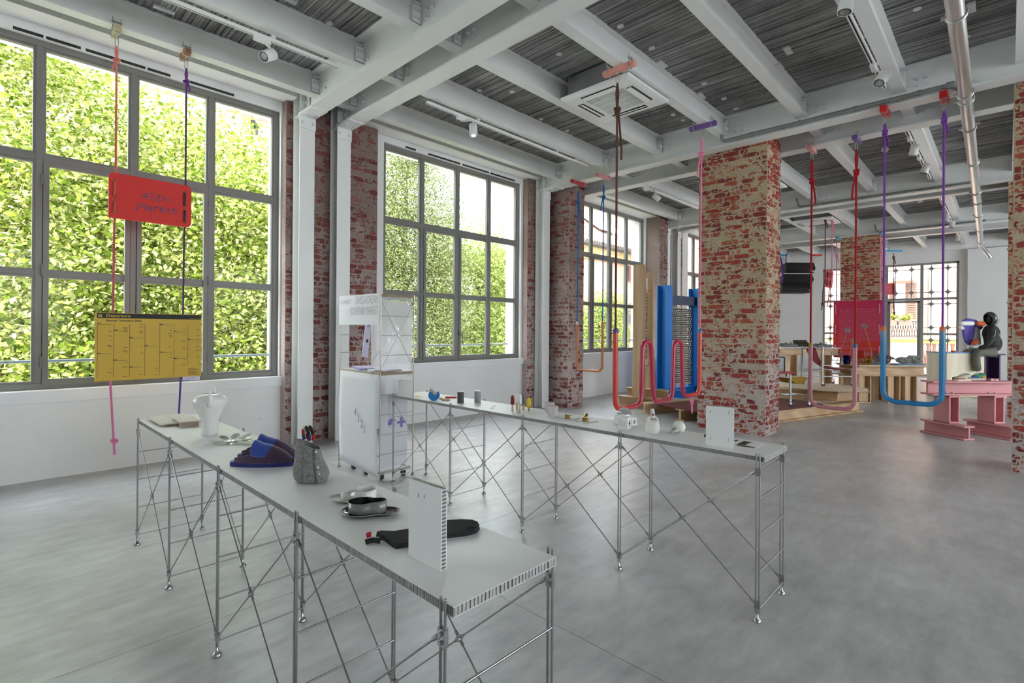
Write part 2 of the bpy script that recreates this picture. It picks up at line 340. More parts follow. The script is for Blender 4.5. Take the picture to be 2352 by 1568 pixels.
def window(n, x0, mull, x1, zb, zt, t1, t2, slots=(), handle=True):
    r = thing('window_%d' % n, 'grid window of taupe aluminium bars, bay %d' % n, None, (x0, YG, zb), kind='structure'); del r['label']
    y0, y1 = YG, YG+.075; fw = .062
    fr = MB(); fr.box((x0, y0, zb), (x0+fw, y1, zt)); fr.box((x1-fw, y0, zb), (x1, y1, zt)); fr.box((x0+fw, y0, zb), (x1-fw, y1, zb+fw)); fr.box((x0+fw, y0, zt-fw), (x1-fw, y1, zt))
    fr.build('outer_frame', M['frame'], r, bevel=.004)
    rb = MB(); rb.box((x0+fw, y0+.035, zb+fw), (x0+fw+.012, y1, zt-fw)); rb.box((x1-fw-.012, y0+.035, zb+fw), (x1-fw, y1, zt-fw)); rb.build('gasket', M['framedark'], r)
    for m in mull: MB().box((m-.028, y0-.004, zb+fw), (m+.028, y1, zt-fw)).build('mullion', M['frame'], r, bevel=.004)
    cols = [x0+fw]+list(mull)+[x1-fw]
    for t, w in ((t1, .032), (t2, .021)):
        for i in range(len(cols)-1):
            a = cols[i]+(.028 if i else 0); b_ = cols[i+1]-(.028 if i < len(cols)-2 else 0)
            MB().box((a, y0, t-w), (b_, y1, t+w)).build('transom', M['frame'], r, bevel=.003)
    for i in range(len(cols)-1):
        a = cols[i]+(.028 if i else 0); b_ = cols[i+1]-(.028 if i < len(cols)-2 else 0)
        rows = [(zb+fw, t2-.021), (t2+.021, t1-.032), (t1+.032, zt-fw)]
        for k, (p, q) in enumerate(rows):
            MB().box((a+.004, y0+.045, p+.004), (b_-.004, y0+.055, q-.004)).build('pane', M['glass'], r)
            bd = MB(); w = .022
            bd.box((a, y0+.014, p), (a+w, y1-.006, q)); bd.box((b_-w, y0+.014, p), (b_, y1-.006, q)); bd.box((a+w, y0+.014, p), (b_-w, y1-.006, p+w)); bd.box((a+w, y0+.014, q-w), (b_-w, y1-.006, q))
            bd.build('glazing_bead', M['frame'], r)
        if i in (1, 2):
            s = MB(); w = .05; p, q = zb+fw-.03, t1-.03
            s.box((a+.002, y0-.016, p), (a+w, y0+.03, q)); s.box((b_-w, y0-.016, p), (b_-.002, y0+.03, q)); s.box((a+w, y0-.016, p), (b_-w, y0+.03, p+w+.02)); s.box((a+w, y0-.016, q-w), (b_-w, y0+.03, q))
            so = s.build('casement', M['frame'], r, bevel=.004)
            hx = a-.004 if i == 1 else b_+.004
            for hz in (zb+.28, t2+.03, t1-.22): MB().cyl((hx, y0-.02, hz-.055), (hx, y0-.02, hz+.055), .012, 8).build('hinge', M['frame'], so)
    if handle and len(mull) > 1:
        h = MB(); hx = mull[1]+.035; h.box((hx-.012, y0-.03, 1.42), (hx+.012, y0-.014, 1.5)); h.box((hx-.009, y0-.06, 1.455), (hx+.05, y0-.03, 1.475)); h.cyl((hx+.045, y0-.055, 1.30), (hx+.045, y0-.055, 1.475), .009, 8)
        h.build('handle', M['frame'], r)
    for (a, b_) in slots: MB().box((a, YW-.004, zt+.004), (b_, YW+.03, zt+.034)).build('vent_slot', M['framedark'], r)
    bar = MB().cyl((x0+.0, 7.36, zb+.27), (x1, 7.36, zb+.27), .016, 8).build('guard_rail', M['bluegrey'], r)
    return r
M['bluegrey'] = mat('blue_grey_rail', (.20, .24, .26), .5, noise=(20, .05))
window(1, BAYS[1][0], (.41, 1.19, 1.965), BAYS[1][1], BAYS[1][2], BAYS[1][3], 3.255, 2.085, ((.21, .43), (.45, .72), (.76, 1.28), (1.3, 1.52), (1.72, 2.2)))
window(2, BAYS[2][0], (5.135, 5.91, 6.685), BAYS[2][1], BAYS[2][2], BAYS[2][3], 3.27, 2.125, ((4.75, 4.95), (5.2, 5.9), (5.95, 6.6), (6.64, 7.3)))
window(3, BAYS[3][0], (10.02, 10.79, 11.57), BAYS[3][1], BAYS[3][2], BAYS[3][3], 3.315, 2.17)
window(6, BAYS[0][0], (-4.41, -3.63, -2.85), BAYS[0][1], BAYS[0][2], BAYS[0][3], 3.255, 2.085, handle=False)
window(4, BAYS[4][0], (15.5, 16.1, 16.7), BAYS[4][1], BAYS[4][2], BAYS[4][3], 3.315, 2.17, handle=False)

# ============================================================ CEILING: concrete slab, primary beams, joists
def ceil_mat():
    m = bpy.data.materials.new('board_marked_concrete'); m.use_nodes = True; nt = m.node_tree; b = nt.nodes['Principled BSDF']; L = nt.links.new
    g = nt.nodes.new('ShaderNodeNewGeometry')
    def nz(sc, st, det=6):
        mp = nt.nodes.new('ShaderNodeMapping'); mp.inputs['Scale'].default_value = st; L(g.outputs['Position'], mp.inputs[0])
        n = nt.nodes.new('ShaderNodeTexNoise'); n.inputs['Scale'].default_value = sc; n.inputs['Detail'].default_value = det; n.inputs['Roughness'].default_value = .7; L(mp.outputs[0], n.inputs['Vector']); return n
    s = nz(1, (26, .5, 1)); p = nz(1.1, (1, 1, 1)); q = nz(3.2, (1, 3, 1))
    cr = nt.nodes.new('ShaderNodeValToRGB'); e = cr.color_ramp.elements; e[0].position = .36; e[1].position = .70; e[0].color = (.12, .12, .118, 1); e[1].color = (.55, .545, .53, 1); L(s.outputs['Fac'], cr.inputs[0])
    c2 = nt.nodes.new('ShaderNodeValToRGB'); c2.color_ramp.elements[0].position = .38; c2.color_ramp.elements[1].position = .6; c2.color_ramp.elements[0].color = (.62, .62, .61, 1); L(p.outputs['Fac'], c2.inputs[0])
    c3 = nt.nodes.new('ShaderNodeValToRGB'); c3.color_ramp.elements[0].position = .27; c3.color_ramp.elements[1].position = .33; c3.color_ramp.elements[0].color = (.25, .24, .23, 1); L(q.outputs['Fac'], c3.inputs[0])
    a = nt.nodes.new('ShaderNodeMixRGB'); a.blend_type = 'MULTIPLY'; a.inputs[0].default_value = 1; L(cr.outputs[0], a.inputs[1]); L(c2.outputs[0], a.inputs[2])
    d = nt.nodes.new('ShaderNodeMixRGB'); d.blend_type = 'MULTIPLY'; d.inputs[0].default_value = 1; L(a.outputs[0], d.inputs[1]); L(c3.outputs[0], d.inputs[2]); L(d.outputs[0], b.inputs['Base Color'])
    b.inputs['Roughness'].default_value = .7; return m
M['ceil'] = ceil_mat()
ZS = 4.775
ce = MB(); ce.box((-7, -8, ZS+.02), (23.2, 7.42, 5.15))
rr = random.Random(3); X = -7.0; prev = ZS
rows = []
while X < 22.8:
    st = rr.choice((.03, .04, .055)); d = rr.uniform(0, .016)
    rows += [(X, ZS-d), (X+st*.8, ZS-d), (X+st*.82, ZS+.004), (X+st*.98, ZS+.004)]; X += st
ce.grid([[(x, -8, z) for x, z in rows], [(x, 7.0, z) for x, z in rows]], smooth=False)
ceil = ce.build('ceiling', M['ceil']); ceil['kind'] = 'structure'
def ibeam_mb(a, b_, w, h, z0, tf, tw, axis):
    """I section along X or Y, its underside at z0; a, b_: (start, end), centre given by c"""
    pass
def ibeam(mb, axis, s0, s1, c, z0, z1, w, tf, tw):
    def bx(lo, hi, za, zb):
        if axis == 'Y': mb.box((c+lo, s0, za), (c+hi, s1, zb))
        else: mb.box((s0, c+lo, za), (s1, c+hi, zb))
    bx(-w/2, w/2, z0, z0+tf); bx(-w/2, w/2, z1-tf, z1); bx(-tw/2, tw/2, z0+tf, z1-tf); return mb
PRIM = [2.98, 3.50, 7.86, 8.77, 12.99, 13.62, 17.6, 18.73]; JY = [6.35, 5.27, 4.20, 3.12, 2.05, .97, -.11, -1.2, -2.3, -3.4, -4.5]
ZP = 4.33; ZJ = 4.49
def bolt(mb, c, n, r=.016, L=.022):
    c, n = V(c), V(n); mb.cyl(c, c+n*.006, r*1.35, 8); mb.cyl(c+n*.006, c+n*L, r, 6)
for x in PRIM:
    pb = ibeam(MB(), 'Y', -7.5, 6.68, x, ZP, ZS-.002, .222, .02, .014).build('primary_beam', M['steel'], ceil)
    bt = MB()
    for y in JY[:8]:
        if x > 14: break
        for s in (-1, 1):
            for dy in ((-.26, -.17) if y < 6 else (-.24, -.15)):
                for dz in (4.53, 4.61): bolt(bt, (x+s*.007, y+dy, dz), (s, 0, 0), .013, .03)
    if bt.v:
        b2 = bt.build('bolts', M['bolt'], pb); b2['kind'] = 'stuff'
spans = [(-7.0, PRIM[0])]+[(PRIM[i], PRIM[i+1]) for i in range(7)]+[(PRIM[7], 22.75)]
for k, (a, b_) in enumerate(spans):
    for y in JY:
        if k > 6 and y < -1.5: continue
        jb = ibeam(MB(), 'X', a+.007, b_-.007, y, ZJ, ZS-.004, .132, .013, .009).build('joist', M['steel'], ceil)
        if y < -1.5 or k > 5: continue
        pl = MB(); bt = MB()
        for e, s in ((a, 1), (b_, -1)):
            if e < 0 or e > 20: continue
            pl.box((e+s*.008, y-.062, ZJ+.03), (e+s*.10, y-.006, ZJ+.2)); pl.box((e+s*.007, y-.05, ZJ+.215), (e+s*.075, y+.05, ZJ+.245))
            for dx in (.035, .075):
                for dz in (.07, .15): bolt(bt, (e+s*dx, y-.062, ZJ+dz), (0, -1, 0), .013)
        pl.build('cleat_plate', M['steel'], jb, bevel=.004)
        q = bt.build('bolts', M['bolt'], jb); q['kind'] = 'stuff'
# round white fixing caps cast in the slab
for px, py in [(545, 62), (757, 52), (1284, 122), (1425, 58), (1497, 109), (1617, 190), (1663, 225), (1546, 262), (1569, 274), (1303, 299), (1243, 272), (1101, 206), (1176, 209), (1055, 250), (1690, 248), (1980, 83), (2220, 82), (1660, 15), (2107, 18), (2246, 282)]:
    p = atz(px, py, ZS-.006); MB().cyl((p.x, p.y, ZS-.022), (p.x, p.y, ZS), .035, 14).build('fixing_cap', M['bolt'], ceil)
for px, py in [(377, 24), (660, 0), (1520, 150), (1610, 222), (1810, 118), (970, 322), (1790, 155), (2232, 20)]:
    p = atz(px, py, ZS-.03); MB().box((p.x-.09, p.y-.03, ZS-.03), (p.x+.09, p.y+.03, ZS)).build('joint_box', M['bolt'], ceil)

# ============================================================ STEEL COLUMNS
COLS = [(2.98, 'white steel column left of the brick strip, beside the largest window'), (3.5, 'white steel column behind the market kiosk, right of the brick strip'), (7.86, 'white steel column between window and projecting brick pier'),
        (12.99, 'white steel column behind the blue loom'), (13.62, 'grey shaded steel column right of the one behind the blue loom')]
for x, lab in COLS:
    t = thing('steel_column', lab, 'column', (x, 6.76, 0))
    h = MB(); y0, y1 = (6.64, 6.85); w = .1
    h.box((x-w, y0, 0), (x+w, y0+.015, ZS)); h.box((x-w, y1-.015, 0), (x+w, y1, ZS)); h.box((x-.006, y0+.015, 0), (x+.006, y1-.015, ZS))
    h.build('shaft', M['steel'], t)
    s = MB()
    for z in (ZP, ZS-.03): s.box((x-w+.006, y0+.015, z), (x-.006, y1-.015, z+.014)); s.box((x+.006, y0+.015, z), (x+w-.006, y1-.015, z+.014))
    s.build('stiffener', M['steel'], t)
    k = MB(); k.box((x-.107, 6.30, ZP-.012), (x+.107, y0, ZP)); k.box((x-.107, y0-.012, ZP-.17), (x+.107, y0, ZP)); k.box((x-.107, y0-.012, ZP+.02), (x+.107, y0-.002, ZP+.03))
    k.build('knee_plate', M['steel'], t)
    for sx in (-1, 1): MB().box((x+sx*.01, y0-.10, ZP+.1), (x+sx*.03, y0-.004, ZP+.4)).build('web_cleat', M['steel'], t)
    b_ = MB()
    for dx in (-.07, .07):
        bolt(b_, (x+dx, y0-.012, ZP-.09), (0, -1, 0)); bolt(b_, (x+dx, y0-.09, ZP-.012), (0, 0, -1)); bolt(b_, (x+dx, y0-.17, ZP-.012), (0, 0, -1))
    for dz in (.15, .25):
        for dy in (.03, .07): bolt(b_, (x-.03, y0-dy, ZP+dz), (-1, 0, 0), .013)
    q = b_.build('bolts', M['bolt'], t); q['kind'] = 'stuff'

# ============================================================ BRICK PIERS
def brick_mat(name, cols, mortar, paint, pz, smear):
    """bricks: a kiln colour per brick (cols), patches of old mortar over it; paint: leftover limewash, more of it below height pz"""
    m = bpy.data.materials.new(name); m.use_nodes = True; nt = m.node_tree; b = nt.nodes['Principled BSDF']; L = nt.links.new
    g = nt.nodes.new('ShaderNodeNewGeometry'); oi = nt.nodes.new('ShaderNodeObjectInfo')
    cr = nt.nodes.new('ShaderNodeValToRGB'); e = cr.color_ramp.elements; cr.color_ramp.interpolation = 'CONSTANT'
    while len(e) < len(cols): e.new(.5)
    for i, c in enumerate(cols): e[i].position = i/len(cols); e[i].color = c+(1,)
    L(oi.outputs['Random'], cr.inputs[0])
    def nz(sc, det=6, rg=.65):
        n = nt.nodes.new('ShaderNodeTexNoise'); n.inputs['Scale'].default_value = sc; n.inputs['Detail'].default_value = det; n.inputs['Roughness'].default_value = rg; L(g.outputs['Position'], n.inputs['Vector']); return n
    n1 = nz(9); n2 = nz(38, 5, .7); n3 = nz(2.0, 3)
    v = nt.nodes.new('ShaderNodeMixRGB'); v.blend_type = 'MULTIPLY'; v.inputs[0].default_value = .75; L(cr.outputs[0], v.inputs[1])
    cv = nt.nodes.new('ShaderNodeValToRGB'); cv.color_ramp.elements[0].color = (.45, .42, .42, 1); cv.color_ramp.elements[1].color = (1.25, 1.2, 1.2, 1); cv.color_ramp.elements[0].position = .3; cv.color_ramp.elements[1].position = .7
    L(n2.outputs['Fac'], cv.inputs[0]); L(cv.outputs[0], v.inputs[2])
    mc = nt.nodes.new('ShaderNodeMixRGB'); mc.inputs[1].default_value = tuple(mortar)+(1,); mc.inputs[2].default_value = tuple(paint)+(1,)
    sp = nt.nodes.new('ShaderNodeSeparateXYZ'); L(g.outputs['Position'], sp.inputs[0])
    mr = nt.nodes.new('ShaderNodeMapRange'); mr.inputs['From Min'].default_value = pz[1]; mr.inputs['From Max'].default_value = pz[0]; L(sp.outputs['Z'], mr.inputs[0])
    ad = nt.nodes.new('ShaderNodeMath'); ad.operation = 'ADD'; L(mr.outputs[0], ad.inputs[0]); ml = nt.nodes.new('ShaderNodeMath'); ml.operation = 'MULTIPLY_ADD'; ml.inputs[1].default_value = 1.2; ml.inputs[2].default_value = -.6; L(n3.outputs['Fac'], ml.inputs[0]); L(ml.outputs[0], ad.inputs[1]); ad.use_clamp = True
    L(ad.outputs[0], mc.inputs[0])
    # how far mortar covers this brick: noise + per brick
    s = nt.nodes.new('ShaderNodeMath'); s.operation = 'MULTIPLY_ADD'; s.inputs[1].default_value = .22; L(oi.outputs['Random'], s.inputs[0]); L(n1.outputs['Fac'], s.inputs[2])
    t = nt.nodes.new('ShaderNodeMapRange'); t.inputs['From Min'].default_value = smear-.025; t.inputs['From Max'].default_value = smear+.025; L(s.outputs[0], t.inputs[0])
    sm2 = nt.nodes.new('ShaderNodeMath'); sm2.operation = 'MULTIPLY_ADD'; sm2.inputs[1].default_value = .55; L(n2.outputs['Fac'], sm2.inputs[0]); sm2.inputs[2].default_value = -.27
    s3 = nt.nodes.new('ShaderNodeMath'); s3.operation = 'ADD'; L(s.outputs[0], s3.inputs[0]); L(sm2.outputs[0], s3.inputs[1]); L(s3.outputs[0], t.inputs[0])
    mx = nt.nodes.new('ShaderNodeMixRGB'); L(t.outputs[0], mx.inputs[0]); L(v.outputs[0], mx.inputs[1])
    m2 = nt.nodes.new('ShaderNodeMixRGB'); m2.blend_type = 'MULTIPLY'; m2.inputs[0].default_value = .5; L(mc.outputs[0], m2.inputs[1]); L(cv.outputs[0], m2.inputs[2]); L(m2.outputs[0], mx.inputs[2])
    L(mx.outputs[0], b.inputs['Base Color']); b.inputs['Roughness'].default_value = .85
    bp = nt.nodes.new('ShaderNodeBump'); bp.inputs['Strength'].default_value = .9; bp.inputs['Distance'].default_value = .012; L(n2.outputs['Fac'], bp.inputs['Height']); L(bp.outputs[0], b.inputs['Normal'])
    return m
def mortar_mat(name, mortar, paint, pz):
    m = brick_mat(name, [mortar], mortar, paint, pz, -.5); return m
REDS = [(.40, .055, .04), (.30, .04, .035), (.46, .10, .055), (.26, .035, .035), (.44, .07, .05), (.50, .14, .07)]
ROSE = [(.27, .085, .07), (.20, .045, .04), (.33, .14, .115), (.24, .08, .068), (.37, .19, .16), (.27, .05, .045)]
BEIGE, LIME, GREYM, PALE = (.56, .46, .30), (.62, .54, .50), (.27, .205, .175), (.56, .47, .45)
M['b_mid'] = brick_mat('rough_red_brick', REDS, BEIGE, LIME, (.4, 1.9), .67); M['m_mid'] = mortar_mat('sandy_mortar', BEIGE, LIME, (.4, 1.9))
M['b_wall'] = brick_mat('limewashed_brick', ROSE, GREYM, PALE, (.5, 3.0), .62); M['m_wall'] = mortar_mat('grey_mortar', GREYM, PALE, (.5, 3.4))
def brick_variant(seed):
    r = random.Random(seed); mb = MB(); nx, nz_ = 3, 2
    P_ = [[(-.5+i/nx + (r.uniform(-.05, .05) if 0 < i < nx else r.uniform(0, .03)*(1 if i == 0 else -1)), r.uniform(-.16, .12), -.5+k/nz_ + (r.uniform(0, .1)*(1 if k == 0 else -1) if k in (0, nz_) else 0)) for i in range(nx+1)] for k in range(nz_+1)]
    for k in (0, nz_):
        for i in (0, nx): x, y, z = P_[k][i]; P_[k][i] = (x*.97, y+.16, z*.9)
    mb.grid(P_, smooth=True)
    ring = P_[0]+[P_[k][nx] for k in range(1, nz_+1)]+P_[nz_][-2::-1]+[P_[k][0] for k in range(nz_-1, 0, -1)]
    mb.grid([ring, [(x*1.0, 1.0, z) for x, y, z in ring]], smooth=False, closed=True)
    return mb
BV = [brick_variant(s) for s in range(9)]
BMESH = {}
def brick_mesh(i, mk):
    if (i, mk) not in BMESH: BMESH[(i, mk)] = BV[i].mesh('brick', M[mk])
    return BMESH[(i, mk)]
def courses(L, z0, z1, rnd, h=.0755, bl=.262, skip=0.):
    out = []; z = z0+.004; k = 0
    while z+h*.8 < z1:
        x = -rnd.uniform(.02, .05) if k % 2 else -bl*.5; end = L
        while x < end-.03:
            l = (bl if rnd.random() < .62 else bl*.52)*rnd.uniform(.92, 1.06); a, b_ = max(x, 0), min(x+l, L)
            if b_-a > .05 and rnd.random() >= skip: out.append(((a+b_)/2, z+h/2+rnd.uniform(-.004, .004), b_-a-.014, h*rnd.uniform(.82, .97)))
            x += l
        z += h; k += 1
    return out
def pier(name, label, loc, core, faces, mk, mm, keep=300, lumps=0, seed=1, skip=.04):
    """faces: (origin, along, outward normal, length, z0, z1)"""
    t = thing(name, label, 'brick pillar', loc); rnd = random.Random(seed)
    cm = MB()
    for lo, hi in core: cm.box(lo, hi)
    cm.build('mortar_core', M[mm], t)
    allb = []
    for (o, u, n, L, z0, z1) in faces:
        for b in courses(L, z0, z1, rnd, skip=skip): allb.append((V(o), V(u), V(n), b))
    allb.sort(key=lambda q: ((q[0]+q[1]*q[3][0]+Vector((0, 0, q[3][1])))-EYE).length)
    rest = MB()
    for i, (o, u, n, (s, z, l, h)) in enumerate(allb):
        c = o+u*s+Vector((0, 0, z)); proud = rnd.uniform(.0, .016); d = .05
        rz = math.atan2(u.y, u.x)+rnd.uniform(-.012, .012); ry = rnd.uniform(-.015, .015)
        # the brick's outer face looks along its own -y
        flip = (Vector((math.sin(rz), -math.cos(rz), 0)).dot(n) < 0)
        if flip: rz += pi
        pos = c+n*proud
        if i < keep: link_part('brick', brick_mesh(rnd.randrange(9), mk), t, pos, (0, ry, rz), (l, d, h))
        else:
            mt = Matrix.Translation(pos) @ Matrix.Rotation(rz, 4, 'Z') @ Matrix.Diagonal((l, d, h, 1))
            v = BV[rnd.randrange(9)]; rest.add([mt @ V(p) for p in v.v], v.f, True)
    if rest.v: r = rest.build('brick_courses', M[mk+'_r'], t); r['kind'] = 'stuff'
    if lumps:
        lm = MB()
        for (o, u, n, L, z0, z1) in faces:
            for _ in range(int(lumps*L*(z1-z0))):
                c = V(o)+V(u)*rnd.uniform(.01, L-.01)+Vector((0, 0, rnd.uniform(z0+.01, z1-.01)))-V(n)*.004
                r0 = rnd.uniform(.008, .03); hh = rnd.uniform(.010, .024); a0 = rnd.random()*6; asp = rnd.uniform(.5, 1)
                ring = []
                for sc_, hz in ((1, 0), (.62, .75)):
                    ring.append([c+(V(u)*math.cos(a0+pi*k/3)*1.3+Vector((0, 0, 1))*math.sin(a0+pi*k/3)*asp)*(r0*sc_*rnd.uniform(.7, 1.2))+V(n)*hh*hz for k in range(6)])
                lm.grid(ring, True, True); lm.add(ring[1]+[c+V(n)*hh], [(k, (k+1) % 6, 6) for k in range(6)], True)
        q = lm.build('mortar_smears', M[mm], t); q['kind'] = 'stuff'
    return t
def rest_mat(key, cols, mortar, paint, pz, sm):
    """same bricks where they are joined: the kiln colour then varies by place"""
    m = brick_mat(key, cols, mortar, paint, pz, sm); nt = m.node_tree
    g = nt.nodes.new('ShaderNodeNewGeometry')
    for n in list(nt.nodes):
        if n.type == 'OBJECT_INFO':
            for l in list(n.outputs['Random'].links):
                to = l.to_socket; nt.links.remove(l); nt.links.new(g.outputs['Random Per Island'], to)
    return m
M['b_mid_r'] = rest_mat('rough_red_brick_courses', REDS, BEIGE, LIME, (.4, 1.9), .70)
M['b_wall_r'] = rest_mat('limewashed_brick_courses', ROSE, GREYM, PALE, (.5, 3.0), .62)
ux, uy = (1, 0, 0), (0, 1, 0); nx_, ny_ = (-1, 0, 0), (0, -1, 0)
pier('brick_pier', 'limewashed brick wall strip behind two white steel columns, left of the middle window', (3.5, 6.9, 0), [((2.80, 6.875, 0), (4.17, 7.0, 4.56))],
     [((2.80, 6.875, 0), ux, ny_, 1.37, 0, 4.55)], 'b_wall', 'm_wall', seed=2, skip=.02)
pier('brick_pier', 'rough brick pier projecting into the room, behind the brown tube swing', (8.2, 6.6, 0), [((7.55, 6.875, 0), (8.06, 7.0, 4.56)), ((8.07, 6.235, 0), (8.56, 7.0, 4.775))],
     [((8.07, 6.235, 0), uy, nx_, .64, 0, 4.6), ((8.07, 6.235, 0), ux, ny_, .49, 0, 4.6), ((7.55, 6.875, 0), ux, ny_, .5, 0, 4.55)], 'b_wall', 'm_wall', seed=3, skip=.02)
pier('brick_pillar', 'broad rough red brick pillar with sandy mortar in the middle of the room', (8.3, 3.06, 0), [((8.02, 2.55, 0), (8.62, 3.58, 4.775))],
     [((8.02, 2.55, 0), uy, nx_, 1.03, 0, 4.7), ((8.02, 2.55, 0), ux, ny_, .6, 0, 4.7)], 'b_mid', 'm_mid', lumps=420, seed=4, skip=.12)
pier('brick_pillar', 'rough red brick pillar cut by the right edge of the picture', (8.3, -.6, 0), [((8.0, -1.1, 0), (8.62, -.04, 4.775))],
     [((8.0, -1.1, 0), uy, nx_, 1.06, 0, 4.7)], 'b_mid', 'm_mid', lumps=260, seed=5, skip=.05)
pier('brick_pillar', 'distant square brick pillar behind the big red text panel', (18, 3.1, 0), [((17.82, 2.6, 0), (18.5, 3.6, 4.775))],
     [((17.82, 2.6, 0), uy, nx_, 1.0, 0, 4.7), ((17.82, 2.6, 0), ux, ny_, .66, 0, 4.7)], 'b_mid', 'm_mid', keep=0, lumps=120, seed=6, skip=.05)
pier('brick_pillar', 'narrow visible edge of a far brick pillar behind the seated figure', (13.3, -.5, 0), [((13.07, -1.1, 0), (13.65, -.0, 4.775))],
     [((13.07, -1.1, 0), uy, nx_, 1.1, 0, 4.7)], 'b_mid', 'm_mid', keep=0, lumps=100, seed=7, skip=.05)
pier('brick_pier', 'limewashed brick pier right of the far left window, behind the pine loom', (12.6, 6.9, 0), [((12.42, 6.6, 0), (12.86, 7.0, 4.7)), ((13.1, 6.875, 0), (14.3, 7.0, 4.56))],
     [((12.42, 6.6, 0), ux, ny_, .44, 0, 4.65), ((13.1, 6.875, 0), ux, ny_, 1.2, 0, 4.55)], 'b_wall', 'm_wall', keep=0, seed=8, skip=.03)
# ============================================================ END WALL with the ornamental grid window
XE = 22.75
M['iron'] = mat('grey_green_iron', (.27, .275, .25), .5, noise=(12, .06))
w = MB(); w.box((XE, -7.5, 0), (XE+.35, 1.17, 4.78)); w.box((XE, 5.17, 0), (XE+.35, 7.0, 4.78)); w.box((XE, 1.17, 3.97), (XE+.35, 5.17, 4.78)); w.box((XE-.12, 2.14, 4.33), (XE, 7.0, 4.78)); w.box((XE-.12, -7.5, 4.33), (XE, 2.14, 4.78)); w.box((XE, 1.17, -.3), (XE+.35, 5.17, .05))
w.box((XE-.25, -7.5, 0), (XE, .95, 4.3))
wf = w.build('wall_far', M['plaster']); wf['kind'] = 'structure'
g = thing('window_5', None, None, (XE, 1.17, 0), kind='structure')
def gy(px): return atx(px, 700, XE).y
def gz(py, px=2133): return atx(px, py, XE).z
f = MB(); ya, yb = 1.17, 5.17
f.box((XE, ya, .05), (XE+.08, ya+.07, 3.97)); f.box((XE, yb-.07, .05), (XE+.08, yb, 3.97)); f.box((XE, ya, 3.9), (XE+.08, yb, 3.97)); f.box((XE, ya, .05), (XE+.08, yb, .12)); f.build('outer_frame', M['iron'], g)
ym = [gy(2117), gy(2036), gy(1955)]
for y in ym: MB().box((XE-.01, y-.045, .1), (XE+.09, y+.045, 3.93)).build('mullion', M['iron'], g)
z1, z2 = gz(686), gz(767)
for (a, b_) in ((ya+.05, ym[0]-.04), (ym[0]+.04, ym[1]-.04), (ym[1]+.04, ym[2]-.04), (ym[2]+.04, yb-.05)):
    MB().box((XE, a, z1-.04), (XE+.08, b_, z1+.04)).build('transom', M['iron'], g)
    mid = (ym[0] < b_ < ym[1]+.1)
    if not mid: MB().box((XE, a, z2-.035), (XE+.08, b_, z2+.035)).build('transom', M['iron'], g)
    rows = [gz(617), gz(671)]+([] if mid else [gz(698), gz(752), gz(781), gz(836)])
    cols = [a+(b_-a)*.27, a+(b_-a)*.76]
    zlo = z1 if mid else .1
    for c in cols:
        MB().box((XE+.025, c-.012, zlo), (XE+.05, c+.012, 3.92)).build('thin_bar', M['iron'], g)
        for z in rows:
            pts = []
            for k in range(48):
                t = 2*pi*k/48; r = .055+.018*abs(math.cos(2*t))**1.5+.035*max(0, math.cos(4*t))**3
                pts.append((XE+.02, c+r*math.cos(t), z+r*math.sin(t)))
            MB().prism(pts, (.035, 0, 0)).build('rosette', M['iron'], g)
    for z in rows: MB().box((XE+.028, a, z-.011), (XE+.047, b_, z+.011)).build('thin_bar', M['iron'], g)
    MB().box((XE+.055, a, .12), (XE+.062, b_, z1-.04)).build('pane', M['glass'], g); MB().box((XE+.055, a, z1+.04), (XE+.062, b_, 3.9)).build('pane', M['glass'], g)
d = MB(); a, b_ = ym[0]+.05, ym[1]-.05
for (p, q) in ((a, a+.07), (b_-.07, b_)): d.box((XE-.02, p, .1), (XE+.05, q, z1-.05))
d.box((XE-.02, a, z1-.13), (XE+.05, b_, z1-.05)); d.box((XE-.02, a, .1), (XE+.05, b_, .22)); d.build('door_leaf', M['frame'], g)
h = MB(); h.tube(fillet([(XE-.02, a-.05, 1.02), (XE-.09, a-.05, 1.02), (XE-.09, a-.05, .75), (XE-.02, a-.05, .75)], .03), .012, 6); h.build('door_handle', M['chrome'], g)

# ============================================================ OUTSIDE
def leaf_mat(name, stops, trans=.45):
    m = bpy.data.materials.new(name); m.use_nodes = True; nt = m.node_tree; nt.nodes.clear(); L = nt.links.new
    o = nt.nodes.new('ShaderNodeOutputMaterial'); g_ = nt.nodes.new('ShaderNodeNewGeometry'); cr = nt.nodes.new('ShaderNodeValToRGB'); e = cr.color_ramp.elements
    while len(e) < len(stops): e.new(.5)
    for i, c in enumerate(stops): e[i].position = i/(len(stops)-1); e[i].color = tuple(c)+(1,)
    L(g_.outputs['Random Per Island'], cr.inputs[0])
    d_ = nt.nodes.new('ShaderNodeBsdfDiffuse'); t = nt.nodes.new('ShaderNodeBsdfTranslucent'); x = nt.nodes.new('ShaderNodeMixShader'); x.inputs[0].default_value = trans
    L(cr.outputs[0], d_.inputs[0]); L(cr.outputs[0], t.inputs[0]); L(d_.outputs[0], x.inputs[1]); L(t.outputs[0], x.inputs[2]); L(x.outputs[0], o.inputs[0]); return m
M['leaf'] = leaf_mat('maple_leaf', [(.06, .10, .012), (.15, .21, .025), (.27, .31, .06), (.40, .41, .14), (.52, .52, .27), (.20, .26, .035)], .5)
M['leaf2'] = leaf_mat('pale_tree_leaf', [(.10, .14, .03), (.22, .28, .07), (.36, .40, .16), (.24, .30, .08)], .45)
M['needle'] = leaf_mat('cedar_needle', [(.045, .06, .022), (.12, .15, .05), (.22, .25, .10), (.32, .33, .16)], .35)
M['bark'] = mat('grey_brown_bark', (.10, .075, .055), .9, noise=(8, .3), bump=(20, .6, .02))
